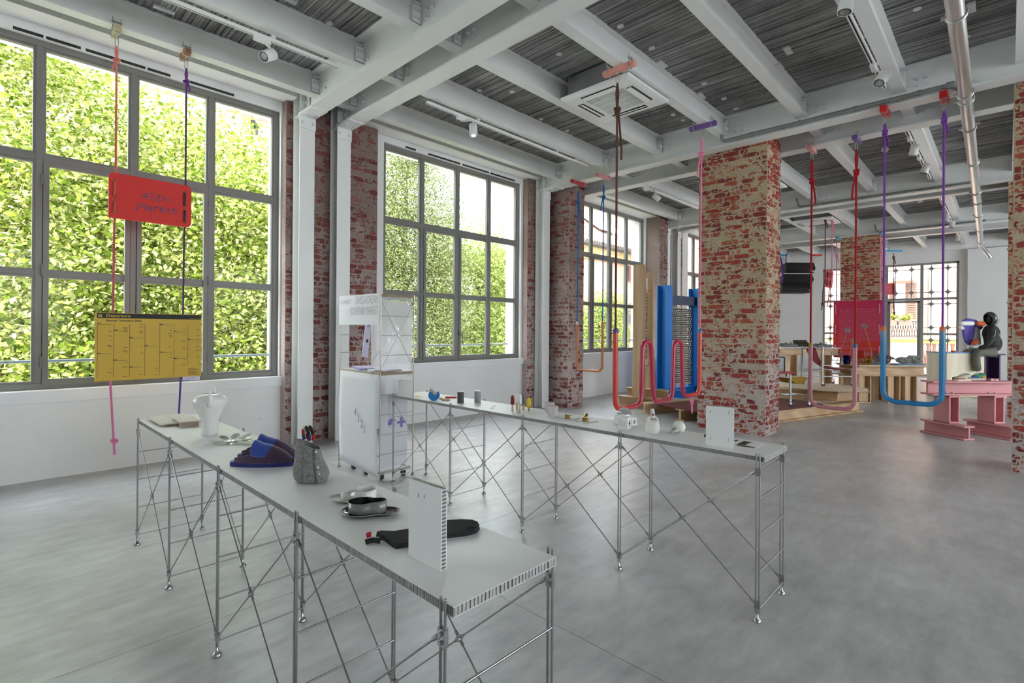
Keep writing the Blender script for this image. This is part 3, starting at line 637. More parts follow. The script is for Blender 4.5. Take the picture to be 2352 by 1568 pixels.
def foliage(parent, centre, rad, n, size, m, seed, clusters=260, spread=.55, droop=0., narrow=.55, lo=-99):
    R = np.random.RandomState(seed)
    u = R.normal(size=(clusters, 3)); u /= np.linalg.norm(u, axis=1)[:, None]; rr_ = R.uniform(.25, 1, clusters)**.45
    cc = u*rr_[:, None]*np.array(rad)+np.array(centre)
    idx = R.randint(0, clusters, n); off = R.normal(size=(n, 3))*spread*np.array([1, 1, .7])
    if droop: off[:, 2] -= droop*np.abs(off[:, 0]+off[:, 1])
    p = cc[idx]+off; p = p[p[:, 2] > lo]; n = len(p)
    a = R.normal(size=(n, 3)); a[:, 2] = a[:, 2]*.6-(.5 if droop else .25); a /= np.linalg.norm(a, axis=1)[:, None]
    b = np.cross(a, R.normal(size=(n, 3))); b /= np.linalg.norm(b, axis=1)[:, None]; c = np.cross(a, b)
    s = (size*R.uniform(.6, 1.3, n))[:, None]
    v = np.stack([p-a*s, p+b*s*narrow+c*s*.15, p+a*s, p-b*s*narrow+c*s*.15], 1).reshape(-1, 3) - np.array(BASE[parent.name])
    me = bpy.data.meshes.new('foliage'); me.vertices.add(len(v)); me.vertices.foreach_set('co', v.astype(np.float32).ravel())
    me.loops.add(n*4); me.loops.foreach_set('vertex_index', np.arange(n*4, dtype=np.int32)); me.polygons.add(n)
    me.polygons.foreach_set('loop_start', np.arange(0, n*4, 4, dtype=np.int32)); me.materials.append(m); me.update(calc_edges=True)
    o = bpy.data.objects.new('foliage', me); COL.objects.link(o); o.parent = parent; o['kind'] = 'stuff'; return o
def tree(name, label, x, y, zc, rad, n, size, m, seed, zg=-4.2, trunk=.2, group=None, **k):
    t = thing(name, label, 'tree', (x, y, zg), group); rnd = random.Random(seed)
    MB().tube([(x, y, zg), (x+.1, y, zc-rad[2]*.5), (x-.1, y+.1, zc), (x, y, zc+rad[2]*.7)], [trunk, trunk*.8, trunk*.55, .03], 9).build('trunk', M['bark'], t)
    for i in range(9):
        a = rnd.uniform(0, 2*pi); z = zc+rad[2]*rnd.uniform(-.55, .4); ex = rnd.uniform(.55, .95)
        MB().tube([(x, y, z), (x+math.cos(a)*rad[0]*.4*ex, y+math.sin(a)*rad[1]*.4*ex, z+.5), (x+math.cos(a)*rad[0]*ex, y+math.sin(a)*rad[1]*ex, z+rnd.uniform(.8, 1.8))], [trunk*.4, trunk*.22, .015], 6).build('branch', M['bark'], t)
    foliage(t, (x, y, zc), rad, n, size, m, seed, **k); return t
tree('maple_tree', 'yellow green maple crown filling the leftmost window', .2, 13.2, 2.0, (2.7, 2.6, 5.6), 120000, .055, M['leaf'], 11, clusters=330)
tree('maple_tree', 'yellow green maple crown behind the red hanging sign', 3.7, 13.6, 1.7, (2.5, 2.6, 4.9), 108000, .055, M['leaf'], 12, clusters=300)
tree('maple_tree', 'yellow green tree seen through the right panes of the largest window', 6.6, 15.2, .6, (2.0, 2.2, 4.6), 62000, .058, M['leaf'], 13, clusters=200)
p = aty(935, 560, 13.6)
tree('cedar_tree', 'drooping grey green cedar in the left half of the middle window', p.x, 13.6, 2.2, (1.9, 1.6, 6.5), 190000, .052, M['needle'], 14, clusters=560, spread=.36, droop=.9, narrow=.26)
p = aty(1105, 600, 15.)
tree('ash_tree', 'light green airy tree in the right half of the middle window', p.x, 15., 1.6, (2.0, 1.8, 4.0), 40000, .065, M['leaf2'], 15, clusters=210, spread=.42)
p = aty(1180, 620, 19.)
tree('ash_tree', 'pale green tree beside the right jamb of the middle window', p.x, 19., 1.4, (2.0, 2.0, 4.4), 30000, .075, M['leaf2'], 16, clusters=190, spread=.45)
p = aty(1385, 690, 14.)
tree('young_tree', 'small bright green tree in front of the pink house wall', p.x, 14., .6, (1.35, 1.2, 2.7), 24000, .065, M['leaf2'], 17, clusters=120, spread=.3, trunk=.1)
M['street'] = mat('pale_street_paving', (.62, .60, .56), .9, noise=(.8, .1))
o = alone(MB().box((-14, 7.6, -4.4), (60, 60, -4.2)), 'street', M['street'], 'pale street paving below the windows outside', 'street', (8, 20, -4.3))
# pale building at the top right of the largest window
M['sand'] = mat('sand_render', (.34, .28, .22), .85, noise=(1, .06)); M['tileroof'] = mat('grey_roof_edge', (.25, .22, .2), .8, noise=(3, .1))
a = aty(350, 190, 34); b_ = aty(627, 312, 34)
t = thing('apartment_building', 'sand coloured building behind the trees of the largest window', 'building', (b_.x-4, 38, -4.2))
MB().box((a.x-6, 34, -4.2), (b_.x+3.2, 42, a.z-.4)).build('wall', M['sand'], t); MB().box((a.x-6.4, 33.5, a.z-.4), (b_.x+3.6, 42.4, a.z)).build('roof', M['tileroof'], t)
for px, py in ((581, 289), (588, 296), (470, 330), (520, 340), (560, 380)):
    q = aty(px, py, 33.95); MB().box((q.x-.12, 33.9, q.z-.35), (q.x+.12, 34.02, q.z+.35)).build('window', M['framedark'], t)
# pink house with a tiled roof through the third window
M['pinkwall'] = mat('salmon_render', (.40, .225, .17), .85, noise=(1.2, .05)); M['ochre'] = mat('ochre_cornice', (.38, .29, .14), .8, noise=(3, .05))
M['rtile'] = mat('terracotta_tile', (.34, .22, .175), .8, noise=(4, .2), rnd=.12); M['shut'] = mat('brown_shutter', (.16, .09, .07), .6, noise=(8, .1)); M['slate'] = mat('dark_gutter', (.06, .065, .07), .6, noise=(4, .1))
YH = 16.0; ea = aty(1340, 590, YH); eb = aty(1475, 556, YH); ze = (aty(1400, 572, YH).z)
t = thing('townhouse', 'salmon pink house with a terracotta tile roof behind the third window', 'house', (ea.x+4, YH+3, -4.2))
x0, x1 = ea.x-.6, eb.x+7
MB().box((x0, YH, -4.2), (x1, YH+8, ze-.75)).build('wall', M['pinkwall'], t)
MB().box((x0-.05, YH-.15, ze-.75), (x1, YH+8, ze-.1)).build('cornice', M['ochre'], t)
MB().box((x0-.4, YH-.75, ze-.1), (x1, YH+8, ze+.08)).build('gutter', M['slate'], t)
MB().slab([(x0-.4, YH-.7, ze+.05), (x1, YH-.7, ze+.05), (x1, YH+5, ze+4.4), (x0-.4, YH+5, ze+4.4)], (0, .1, -.15)).build('roof', M['rtile'], t)
tm = MB()
tm.tube([(0, -.22, 0), (0, .22, 0)], [.095, .08], 6, False); tmesh = tm.mesh('roof_tile', M['rtile'])
k = 0; ang = math.atan2(4.35, 5.7)
for r_ in range(15):
    for c in range(20):
        link_part('roof_tile', tmesh, t, (x0-.2+c*.22, YH-.62+r_*.33, ze+.12+r_*.33*4.35/5.7), (ang, 0, 0)); k += 1
MB().box((x0+2.6, YH+.6, ze+.9), (x0+4.2, YH+2.5, ze+1.7)).build('roof_hatch', M['glass'], t)
MB().slab([(x0+2.4, YH+.2, ze+1.05), (x0+4.6, YH+.2, ze+1.05), (x0+4.6, YH+2.2, ze+2.5), (x0+2.4, YH+2.2, ze+2.5)], (0, 0, .1)).build('skylight_roof', M['trimwhite'], t)
for px, py in ((1412, 742), (1446, 742), (1385, 760), (1462, 610)):
    q = aty(px, py, YH)
    MB().box((q.x-.5, YH-.05, q.z-.95), (q.x+.5, YH+.05, q.z+.95)).build('window', M['slate'], t)
    for s in (-1, 1):
        sh = MB(); sh.box((q.x+s*.52, YH-.12, q.z-1), (q.x+s*.98, YH-.06, q.z+1)); so = sh.build('shutter', M['shut'], t)
        for j in range(16): MB().box((q.x+s*.56, YH-.14, q.z-.92+j*.12), (q.x+s*.94, YH-.12, q.z-.86+j*.12)).build('slat', M['shut'], so)
# pink apartment house behind the ornamental end window
XH = 31.
def hp(px, py): return atx(px, py, XH)
t = thing('apartment_building', 'pink apartment house beyond the ornamental grid window', 'building', (XH+3, 3, -4.2))
MB().box((XH, -6, -4.2), (XH+6, 16, 9)).build('wall', M['pinkwall'], t)
q = hp(2137, 700); MB().cyl((XH-.08, q.y, -4), (XH-.08, q.y, 9), .07, 8).build('downpipe', M['bluegrey'], t)
for (l, r_, top, bot) in ((2056, 2079, 652, 740), (1915, 1935, 660, 745)):
    a, b_ = hp(l, top), hp(r_, bot); wn = MB().box((XH-.04, a.y, b_.z), (XH+.02, b_.y, a.z)).build('window', M['trimwhite'], t); MB().box((XH-.06, a.y-.05, b_.z), (XH-.045, b_.y+.05, a.z-.1)).build('pane', M['glass'], wn)
for (l, r_, top, bot) in ((2083, 2106, 650, 730), (2044, 2054, 652, 735), (1938, 1950, 655, 745)):
    a, b_ = hp(l, top), hp(r_, bot); so = MB().box((XH-.08, a.y, b_.z), (XH-.02, b_.y, a.z)).build('shutter', M['shut'], t)
    n = 20
    for j in range(n): z = b_.z+(a.z-b_.z)*(j+.5)/n; MB().box((XH-.11, a.y-.04, z-.025), (XH-.08, b_.y+.04, z+.02)).build('slat', M['shut'], so)
M['awn'] = mat('pale_awning_cloth', (.78, .80, .82), .8, noise=(6, .04))
a, b_ = hp(2030, 640), hp(2110, 655)
t2 = thing('awning', 'pale striped awning with a scalloped edge over the shuttered window', 'awning', (XH-.6, (a.y+b_.y)/2, a.z))
MB().slab([(XH, a.y, a.z+.3), (XH, b_.y, a.z+.3), (XH-1.2, b_.y, a.z-.1), (XH-1.2, a.y, a.z-.1)], (0, 0, .03)).build('canopy', M['awn'], t2)
n = 12
for j in range(n):
    y = a.y+(b_.y-a.y)*(j+.5)/n; rr_ = abs(b_.y-a.y)/n/2
    MB().prism([(XH-1.2, y+rr_*math.cos(pi+pi*k/8), a.z-.18+rr_*math.sin(pi+pi*k/8)) for k in range(9)]+[(XH-1.2, y+rr_, a.z-.08), (XH-1.2, y-rr_, a.z-.08)], (.02, 0, 0)).build('scallop', M['awn'] if j % 2 else M['bluegrey'], t2)
XB = 28.6
def bp_(px, py): return atx(px, py, XB)
t2 = thing('balcony_railing', 'dark iron balcony railing with crossed bars below the shutters', 'railing', (XB, bp_(2070, 760).y, bp_(2070, 776).z))
a, b_ = bp_(2036, 738), bp_(2108, 775)
r_ = MB(); r_.box((XB-.02, a.y, a.z-.02), (XB+.02, b_.y, a.z+.02)); r_.box((XB-.02, a.y, b_.z), (XB+.02, b_.y, b_.z+.03)); r_.build('rail', M['framedark'], t2)
n = 26
for j in range(n):
    y = a.y+(b_.y-a.y)*j/(n-1); MB().cyl((XB, y, b_.z), (XB, y+(.09 if j % 2 else -.09), a.z), .012, 5).build('baluster', M['framedark'], t2)
MB().box((XB-.3, a.y+.5, -4.2), (XH, b_.y-.5, b_.z)).build('balcony_slab', M['sand'], t2)
M['ledge'] = mat('yellow_ledge', (.85, .62, .16), .7, noise=(3, .05))
t2 = thing('balustrade', 'white terrace balustrade with a yellow ledge outside the end window', 'balustrade', (25.5, 2.5, 0))
XT = 25.5
a = atx(2037, 777, XT); b_ = atx(2215, 777, XT)
MB().box((XT-.2, b_.y-3, a.z-.16), (XT+.2, a.y+5, a.z)).build('ledge', M['ledge'], t2)
MB().box((XT-.1, atx(2112, 800, XT).y, -.6), (XT+.1, a.y+5, a.z-.16)).build('parapet', M['trimwhite'], t2); MB().box((XT-.15, b_.y-3, -.6), (XT+.15, a.y, -.1)).build('plinth', M['trimwhite'], t2)
for j in range(9):
    y = atx(2118+j*14, 800, XT).y; hh = a.z-.16+.1
    MB().lathe([(.07, -.1), (.08, 0), (.05, .06), (.11, hh*.35), (.05, hh*.8), (.08, hh*.92), (.07, hh-.02)], (XT, y, 0), 10).build('baluster', M['pinkwall'], t2)
MB().box((23.1, -1.6, -.4), (XT, 9, -.02)).build('terrace_floor', M['street'], t2)
for i, (l, r_) in enumerate(((2038, 2062), (2068, 2094))):
    a, b_ = bp_(l, 737), bp_(r_, 744)
    t3 = thing('flower_box', ('left' if i == 0 else 'right')+' flower box of yellow blooms on the dark balcony railing', 'flower box', (XB-.15, (a.y+b_.y)/2, b_.z))
    MB().box((XB-.3, a.y, b_.z-.04), (XB-.04, b_.y, a.z+.04)).build('box', M['shut'], t3)
    foliage(t3, (XB-.17, (a.y+b_.y)/2, a.z+.16), (.1, abs(a.y-b_.y)/2, .12), 260, .06, M['leaf'], 40+i, clusters=14, spread=.07)
# ============================================================ DISPLAY TABLES
M['skin'] = mat('white_laminate_board', (.80, .80, .79), .42, noise=(1.5, .012)); M['core'] = mat('paper_honeycomb', (.40, .395, .375), .8, noise=(40, .12)); M['coredark'] = mat('honeycomb_hollow', (.25, .245, .23), .9, noise=(40, .2))
def honey(parent, x0, x1, y0, y1, z0, z1, rx=.0065, ry=.0135):
    t = .0015
    s = MB(); s.box((x0, y0, z1-t), (x1, y1, z1)); s.box((x0, y0, z0), (x1, y1, z0+t)); s.build('board_skin', M['skin'], parent)
    k = MB(); d = .008; k.box((x0+d, y0+d, z0+t), (x1-d, y1-d, z1-t)); k.build('core', M['coredark'], parent)
    r = MB(); y = y0+.002; rnd = random.Random(int(x0*1000))
    while y < y1-.003:
        e = rnd.uniform(0, .002)
        for xa, xb in ((x0+e, x0+d+.001), (x1-d-.001, x1-e)): r.box((xa, y, z0+t), (xb, y+.0034, z1-t))
        y += rx*rnd.uniform(.85, 1.15)
    x = x0+.003
    while x < x1-.004:
        e = rnd.uniform(0, .002)
        for ya, yb in ((y0+e, y0+d+.001), (y1-d-.001, y1-e)): r.box((x, ya, z0+t), (x+.0095, yb, z1-t))
        x += ry*rnd.uniform(.85, 1.15)
    q = r.build('honeycomb_edge', M['core'], parent); q['kind'] = 'stuff'
def foot_mb(x, y):
    m = MB(); m.lathe([(.021, 0), (.021, .006), (.016, .014), (.008, .02), (.006, .05)], (x, y, 0), 12); return m
def rod(a, b_, r=.0042, n=6): return MB().cyl(a, b_, r, n)
def node(p, n, L=.02):
    m = MB(); p, n = V(p), V(n); m.cyl(p-n*.008, p+n*.008, .009, 8); return m
def frame_leg(t, x, y, dbl, zt):
    """one leg: two rods side by side, a foot and its clamp"""
    m = MB()
    for dy in ((-.0085, .0085) if dbl else (0,)): m.cyl((x, y+dy, .045), (x, y+dy, zt), .0045, 6); m.ball((x, y+dy, zt), .0048, 6, 4)
    lg = m.build('leg', M['chrome'], t); foot_mb(x, y).build('foot', M['chrome'], lg)
    c = MB()
    for z in (.09, .8): c.box((x-.006, y-.014, z-.022), (x+.006, y+.014, z+.022)); c.cyl((x-.012, y, z-.01), (x+.012, y, z-.01), .006, 6); c.cyl((x-.012, y, z+.012), (x+.012, y, z+.012), .006, 6)
    c.build('clamp', M['chrome'], lg)
def display_table(label, x0, x1, ys, seams):
    t = thing('display_table', label, 'table', ((x0+x1)/2, ys[2], 0)); zt = .893
    ye = [ys[0]+.035]+seams+[ys[-1]-.03]
    for i in range(len(ye)-1): honey(t, x0+.009, x1-.009, ye[i+1]+.001, ye[i]-.001, .854, .88)
    for k, y in enumerate(ys):
        for x in (x0, x1): frame_leg(t, x, y, True, zt)
        for z in (.072, .268, .465, .66, .845):
            if z > .8: continue
            rod((x0, y-.0085, z), (x1, y-.0085, z), .004).build('rung', M['chrome'], t)
    for k in range(len(ys)-1):
        ya, yb = ys[k]-.014, ys[k+1]+.014
        for x in (x0, x1):
            a, b_, c, d = (x, ya, .80), (x, yb, .095), (x, ya, .095), (x, yb, .80)
            for p, q in ((a, b_), (c, d)): rod(p, q, .0033).build('brace', M['chrome'], t)
            nd = MB(); m_ = ((V(a)+V(b_))/2); nd.cyl(m_-Vector((.009, 0, 0)), m_+Vector((.009, 0, 0)), .0105, 8)
            for s, e in ((a, b_), (b_, a), (c, d), (d, c)):
                u = (V(e)-V(s)).normalized(); nd.cyl(V(s)+u*.004, V(s)+u*.03, .0065, 6); nd.cyl(m_-u*.028, m_-u*.006, .006, 6)
            nd.build('brace_joint', M['chrome'], t)
    return t
display_table('long narrow white display table in front, on thin steel rod legs', .787, 1.195, [4.45, 3.57, 2.68, 1.82, .985], [2.68])
display_table('long narrow white display table behind the first, reaching to the kiosk', 2.895, 3.305, [4.44, 3.54, 2.67, 1.81, .955], [2.66])
ZT = .8802
# ------------------------------------------------------------ things on the front table
def flat(name, px, z, th, m, label, cat, bev=.002):
    q = [atz(a, b_, z) for a, b_ in px]; mb = MB().prism(q, (0, 0, th)); c = sum(q, Vector())/len(q); return alone(mb, name, m, label, cat, c, bevel=bev)
M['stone'] = mat('cream_stoneware', (.66, .62, .53), .6, noise=(9, .05), bump=(60, .1, .002))
M['stoneedge'] = mat('bare_clay_edge', (.36, .29, .21), .8, noise=(9, .1))
def tray(name, px, z, label):
    q = [atz(a, b_, z) for a, b_ in px]; c = sum(q, Vector())/4; t = thing(name, label, 'tray', (c.x, c.y, ZT))
    MB().prism(q, (0, 0, .008)).build('plate', M['stone'], t, bevel=.002)
    MB().prism([c+(p-c)*.985 for p in q], (0, 0, -.002)).build('underside', M['stoneedge'], t)
    f = MB().prism([c+(p-c)*.8 for p in [Vector((p.x, p.y, ZT)) for p in q]] if False else [Vector((c.x+(p.x-c.x)*.86, c.y+(p.y-c.y)*.86, ZT)) for p in q], (0, 0, z-.002-ZT)); f.build('foot_block', M['stoneedge'], t)
    return t
tray('stoneware_tray', [(337, 959), (367, 976), (461, 968), (425, 951)], ZT+.016, 'large flat cream tray at the far end of the front table')
tray('stoneware_tray', [(394, 960), (412, 970.5), (461, 967), (441, 956)], ZT+.034, 'small flat cream tray lying on the larger tray, left of the vase')
tray('stoneware_tray', [(462, 957), (478, 967), (509, 962), (490, 952)], ZT+.014, 'cream tray mostly hidden behind the horned vase')
# vase with two horns
p = atz(482, 998, ZT); t = thing('horned_vase', 'white ceramic vase with two pointed horns at the shoulder', 'vase', p)
sc = .98
MB().lathe([(.001, 0), (.044, 0), (.0455, .004), (.044, .03), (.045, .065), (.053, .105), (.071, .15), (.088, .178), (.0985, .205), (.098, .222), (.088, .24), (.068, .252), (.05, .257), (.047, .2575), (.045, .255), (.052, .247), (.07, .235), (.078, .2), (.06, .13), (.03, .06), (.001, .05)], p, 40).build('body', M['ceramic'], t)
for s, dz in ((1, -.012), (-1, .012)):
    d = (Rt*.50-Fw*.86).normalized() if s > 0 else (Rt*(-.30)+Fw*.95).normalized()
    d.z = 0; d.normalize()
    hb = [p+d*.078+Vector((0, 0, .200)), p+d*.104+Vector((0, 0, .212)), p+d*.113+Vector((0, 0, .236)), p+d*.106+Vector((0, 0, .262)), p+d*.102+Vector((0, 0, .288))]
    MB().tube(hb, [.026, .0205, .012, .0085, .004], 14).ball(hb[-1], .0036, 8, 5).build('horn', M['ceramic'], t, subsurf=1)
# cutlery fan
M['cutl'] = mat('polished_cutlery', (.75, .75, .74), .22, .8, noise=(20, .03)); M['cutd'] = mat('mirror_dark_steel', (.20, .20, .20), .45, .5, noise=(20, .06))
c0 = atz(533, 1020, ZT)
def spoon(ang, L, kind, tilt, i, dark=False):
    d = Vector((math.cos(ang), math.sin(ang), 0)); n = Vector((-d.y, d.x, 0)); lab = {'spoon': 'spoon with an oval bowl', 'fork': 'fork with short tines', 'knife': 'plain knife'}[kind]
    pos = ['pointing at the vase', 'pointing to the far table edge', 'pointing right toward the slippers', 'pointing left at the near edge', 'lying lowest at the left', 'lying in the middle of the fan', 'pointing right under the white one', 'ending nearest the slippers'][i]
    t = thing(kind, '%s in the cutlery fan, %s' % (lab, pos), kind, c0+d*L*.3, 'fan of cutlery on the front table')
    z0 = ZT+.003+i*.0012
    a = c0-d*L*.25+Vector((0, 0, z0-ZT+.002)); b_ = c0+d*L*.35+Vector((0, 0, z0-ZT+tilt*.5))
    h = MB().obox((a+b_)/2, (b_-a)/2, n*.005, Vector((0, 0, .0011))); h.build('handle', M['cutl'], t, bevel=.0006)
    up = Vector((0, 0, tilt*.5)); e = b_
    if kind == 'fork':
        m = MB(); m.obox(e+d*.012, d*.014, n*.011, Vector((0, 0, .001)))
        for k in (-1, 0, 1): m.obox(e+d*.04+n*k*.0085+up*.2, d*.018+up*.1, n*.0024, Vector((0, 0, .001)))
        m.build('tines', M['cutl'], t)
    else:
        w, l = (.021, .036) if kind == 'spoon' else (.012, .045)
        rows = []
        for r_ in (0, .35, .7, 1.): rows.append([e+d*(l*(1+r_*math.cos(k*pi/10)))+n*(w*r_*math.sin(k*pi/10))+up*(.5+.5*r_*math.cos(k*pi/10))+Vector((0, 0, .004*r_*r_)) for k in range(20)])
        MB().grid(rows, True, True).build('bowl' if kind == 'spoon' else 'blade', M['cutd'] if dark else M['cutl'], t, solid=.0012)
az = math.atan2(Rt.y, Rt.x)
for i, (a, L, k, tl, dk) in enumerate([(105, .105, 'spoon', .035, True), (55, .11, 'spoon', .035, True), (20, .13, 'spoon', .03, False), (150, .12, 'spoon', .025, True), (190, .12, 'knife', .01, False), (205, .11, 'fork', .006, False), (-5, .12, 'knife', .012, False), (8, .14, 'fork', .02, False)]): spoon(az+math.radians(a), L, k, tl, i, dk)
# felt slippers
M['blue_felt'] = mat('royal_blue_felt', (.02, .055, .30), .95, noise=(50, .25), bump=(160, .5, .003), sheen=.5); M['plum_felt'] = mat('plum_felt', (.055, .028, .06), .95, noise=(50, .3), bump=(160, .5, .003), sheen=.4); M['navy_felt'] = mat('navy_felt_sole', (.025, .03, .16), .95, noise=(50, .25), bump=(160, .4, .003))
def slipper(heel, toe, label):
    h, to = V(heel), V(toe); d = (to-h); L = d.length; d.normalize(); n = Vector((-d.y, d.x, 0)); t = thing('felt_slipper', label, 'slipper', (h+to)/2)
    def wd(s): return .052*(math.sin(pi*min(max(s, .0), 1)**.8)**.42)*(.78+.26*s) if 0 < s < 1 else 0
    N = 18; st = [.0]+[(i+.35)/N for i in range(N)]+[1.]
    outl = [h+d*(L*s)+n*max(wd(s), .006) for s in st]+[h+d*(L*s)-n*max(wd(s), .006) for s in reversed(st)]
    MB().prism(outl, (0, 0, .018)).build('sole', M['navy_felt'], t, bevel=.004)
    hb = MB().prism([h+d*(L*s)+n*wd(s)*.9*k for s, k in ((.005, 0), (.03, 1), (.09, 1), (.09, -1), (.03, -1))], (0, 0, .022)); hb.build('heel_tab', M['blue_felt'], t, bevel=.004)
    def hgt(s): return .03+.058*max(0, 1-abs(s-.52)/.5)**.8 if s < .52 else .018+.07*(1-((s-.52)/.47)**2)
    rows = []
    for s in [.1, .16, .24, .32, .40, .46, .52, .6, .68, .76, .84, .9, .95, .985]:
        w_ = wd(s)*.98; hh = hgt(s); row = []
        for k in range(15):
            a = pi*k/14; yy = math.cos(a); zz = math.sin(a)
            if s < .42:   # open back: side walls only, the middle lies down on the insole
                side = min(1, abs(yy)); hz = hh*.95 if abs(yy) > .82 else .012
                zz_ = .018+ (hz-.012)*min(1, zz*3.2) if abs(yy) > .82 else .024
                row.append(h+d*(L*s)+n*(w_*yy)+Vector((0, 0, zz_)))
            else: row.append(h+d*(L*s)+n*(w_*yy)+Vector((0, 0, .016+hh*zz**.75)))
        rows.append(row)
    MB().grid(rows).build('upper', M['plum_felt'], t, solid=.004, subsurf=1)
    rows = []
    for j in range(6):
        s0 = .37+.052*j; row = []
        for k in range(17):
            a = pi*(.1+.8*k/16); s = s0+(.10*math.sin(a)**2-.03)*(.3 if j == 0 else .8)
            hh = max(hgt(.52), hgt(s))+.012-.004*j+(.012 if j == 0 else 0); w_ = wd(s)*1.1
            row.append(h+d*(L*s)+n*(w_*math.cos(a))+Vector((0, 0, .016+hh*math.sin(a)**.8)))
        rows.append(row)
    MB().grid(rows).build('cuff', M['blue_felt'], t, solid=.006, subsurf=1)
slipper((.850, 2.715, ZT), (1.069, 2.502, ZT), 'plum felt slipper with blue cuff, nearer one of the pair')
slipper((.925, 2.842, ZT), (1.138, 2.634, ZT), 'plum felt slipper with blue cuff, behind its twin toward the vase')
# grey felt bag
M['grey_felt'] = mat('grey_wool_felt', (.17, .17, .16), .95, noise=(90, .45), bump=(150, .5, .002), sheen=.3)
p = atz(716, 1103, ZT); t = thing('felt_bag', 'grey felt bag with snap studs and a striped braided handle', 'bag', p)
u, v = V(Rt.x, Rt.y, 0).normalized(), V(Fw.x, Fw.y, 0).normalized()
rows = []
for j in range(12):
    s = j/11; r_ = [.062, .071, .0735, .072, .068, .064, .060, .057, .054, .052, .051, .050][j]; fl_ = 1-.45*s**1.5; row = []
    for k in range(32):
        a = 2*pi*k/32; lean = -.016*s
        tilt = .034*(.5-.5*math.cos(a-math.pi))*0+ .022*(-math.cos(a))*s
        row.append(p+u*(r_*math.cos(a)*(1+.02*math.sin(3*a+4*s))+lean)+v*(r_*fl_*math.sin(a))+Vector((0, 0, .006+.155*s+tilt)))
    rows.append(row)
bg_ = MB(); bg_.grid(rows, True, True); bg_.add(rows[0], [tuple(range(32))[::-1]]); bg_.build('body', M['grey_felt'], t, solid=-.004, subsurf=1)
sm = [rows[j][27]+(rows[j][27]-p-Vector((0, 0, rows[j][27].z-p.z))).normalized()*.0035 for j in range(0, 10)]
fp = MB(); fp.grid([[rows[j][k]+(rows[j][k]-Vector((p.x, p.y, rows[j][k].z))).normalized()*.005 for j in range(12)] for k in (27, 28, 29, 30)]); fp.build('flap', M['grey_felt'], t, solid=.003)
for j in (10, 5, 3):
    c = rows[j][28]; o = (c-Vector((p.x, p.y, c.z))).normalized(); MB().cyl(c+o*.006, c+o*.011, .0045, 10).build('stud', M['hook'], t)
M['wool_black'] = mat('black_wool', (.015, .018, .018), .95, noise=(80, .3), bump=(200, .6, .003)); M['wool_red'] = mat('red_wool', (.40, .015, .02), .95, noise=(80, .2), bump=(200, .6, .003)); M['wool_white'] = mat('white_wool', (.72, .70, .64), .95, noise=(80, .1), bump=(200, .6, .003)); M['wool_navy'] = mat('navy_wool', (.02, .03, .10), .95, noise=(80, .2), bump=(200, .6, .003))
c = p+u*(-.012)+Vector((0, 0, .195))
for off, cols in ((-.008, ('wool_navy', 'wool_black', 'wool_black', 'wool_white', 'wool_red', 'wool_navy')), (.010, ('wool_red', 'wool_black', 'wool_black', 'wool_white', 'wool_white', 'wool_red'))):
    pts = [c+u*(.0125*math.cos(a)+off*.7-.006*math.sin(a)-.006)+v*off*.6+Vector((0, 0, .004+.036*math.sin(a))) for a in [-1.2+ (2*pi-1.9)*i/24+.5 for i in range(25)]]
    for i, k in enumerate(cols): MB().tube(pts[i*4:i*4+5], .0075, 8).build('handle_braid', M[k], t)
# two gravy boats with saucers
def lobes(th, big, small, dist):
    """radius of the outline of two melted circles, seen from the big one"""
    lo, hi = 0., big+dist+small
    for _ in range(30):
        r_ = (lo+hi)/2; x, y = r_*math.cos(th), r_*math.sin(th)
        f_ = (big/max(1e-4, math.hypot(x, y)))**3+(small/max(1e-4, math.hypot(x-dist, y)))**3
        if f_ > 1: lo = r_
        else: hi = r_
    return lo
def boat(px, py, sgn, mo, mi_, names, labels, drop):
    c = atz(px, py, ZT); N = 44
    def out(s, k, z): r_ = lobes(2*pi*k/N, .047, .026, .066); a = 2*pi*k/N; return c+u*(sgn*(r_*math.cos(a)*s+.0))+v*(r_*math.sin(a)*s*.9)+Vector((0, 0, z))
    if True:
        s = thing(names[1], labels[1], 'saucer', c)
        rows = [[out(q, k, z) for k in range(N)] for q, z in ((.55, .0), (1.2, .001), (1.45, .010), (1.50, .013), (1.47, .0135), (1.2, .006), (.6, .005))]
        m = MB(); m.grid(rows, True, True); m.add(rows[0], [tuple(range(N))]); m.add(rows[-1], [tuple(range(N))]); m.build('dish', mi_, s)
        MB().tube([out(1.485, k, .0132) for k in range(N)], .0022, 6, closed=True).build('rim', mo, s)
    b_ = thing(names[0], labels[0], 'gravy boat', c+Vector((0, 0, .006)))
    def rim(k): a = 2*pi*k/N; x = lobes(a, .047, .026, .066)*math.cos(a); return .048-drop*(1/(1+math.exp(-(x-.045)/.008)))
    rows = [[out(q, k, z if z < .03 else rim(k)+z-.07) for k in range(N)] for q, z in ((.5, .006), (.88, .0062), (.96, .012), (1., .07), (.955, .0702))]
    m = MB(); m.grid(rows, True, True); m.add(rows[0], [tuple(range(N))]); m.build('body', mo, b_)
    rows = [[out(q, k, z if z < .03 else rim(k)) for k in range(N)] for q, z in ((.956, .07), (.90, .02), (.8, .012), (.4, .011))]
    m = MB(); m.grid([r_[::-1] for r_ in rows], True, True); m.add(rows[-1], [tuple(range(N))]); m.build('inside', mi_, b_)
boat(837, 1150, -1, M['ceramic'], M['ceramic'], ('gravy_boat', 'saucer'), ('white ceramic gravy boat in two round lobes', 'white ceramic saucer under the white gravy boat'), .014)
M['greyrim'] = mat('grey_stoneware_rim', (.20, .195, .185), .3, noise=(20, .1), coat=.4)
boat(830, 1180, 1, M['greyrim'], M['black'], ('gravy_boat', 'saucer'), ('grey gravy boat glazed black inside, in front of the white one', 'black glazed saucer with a grey rim under the dark gravy boat'), -.004)
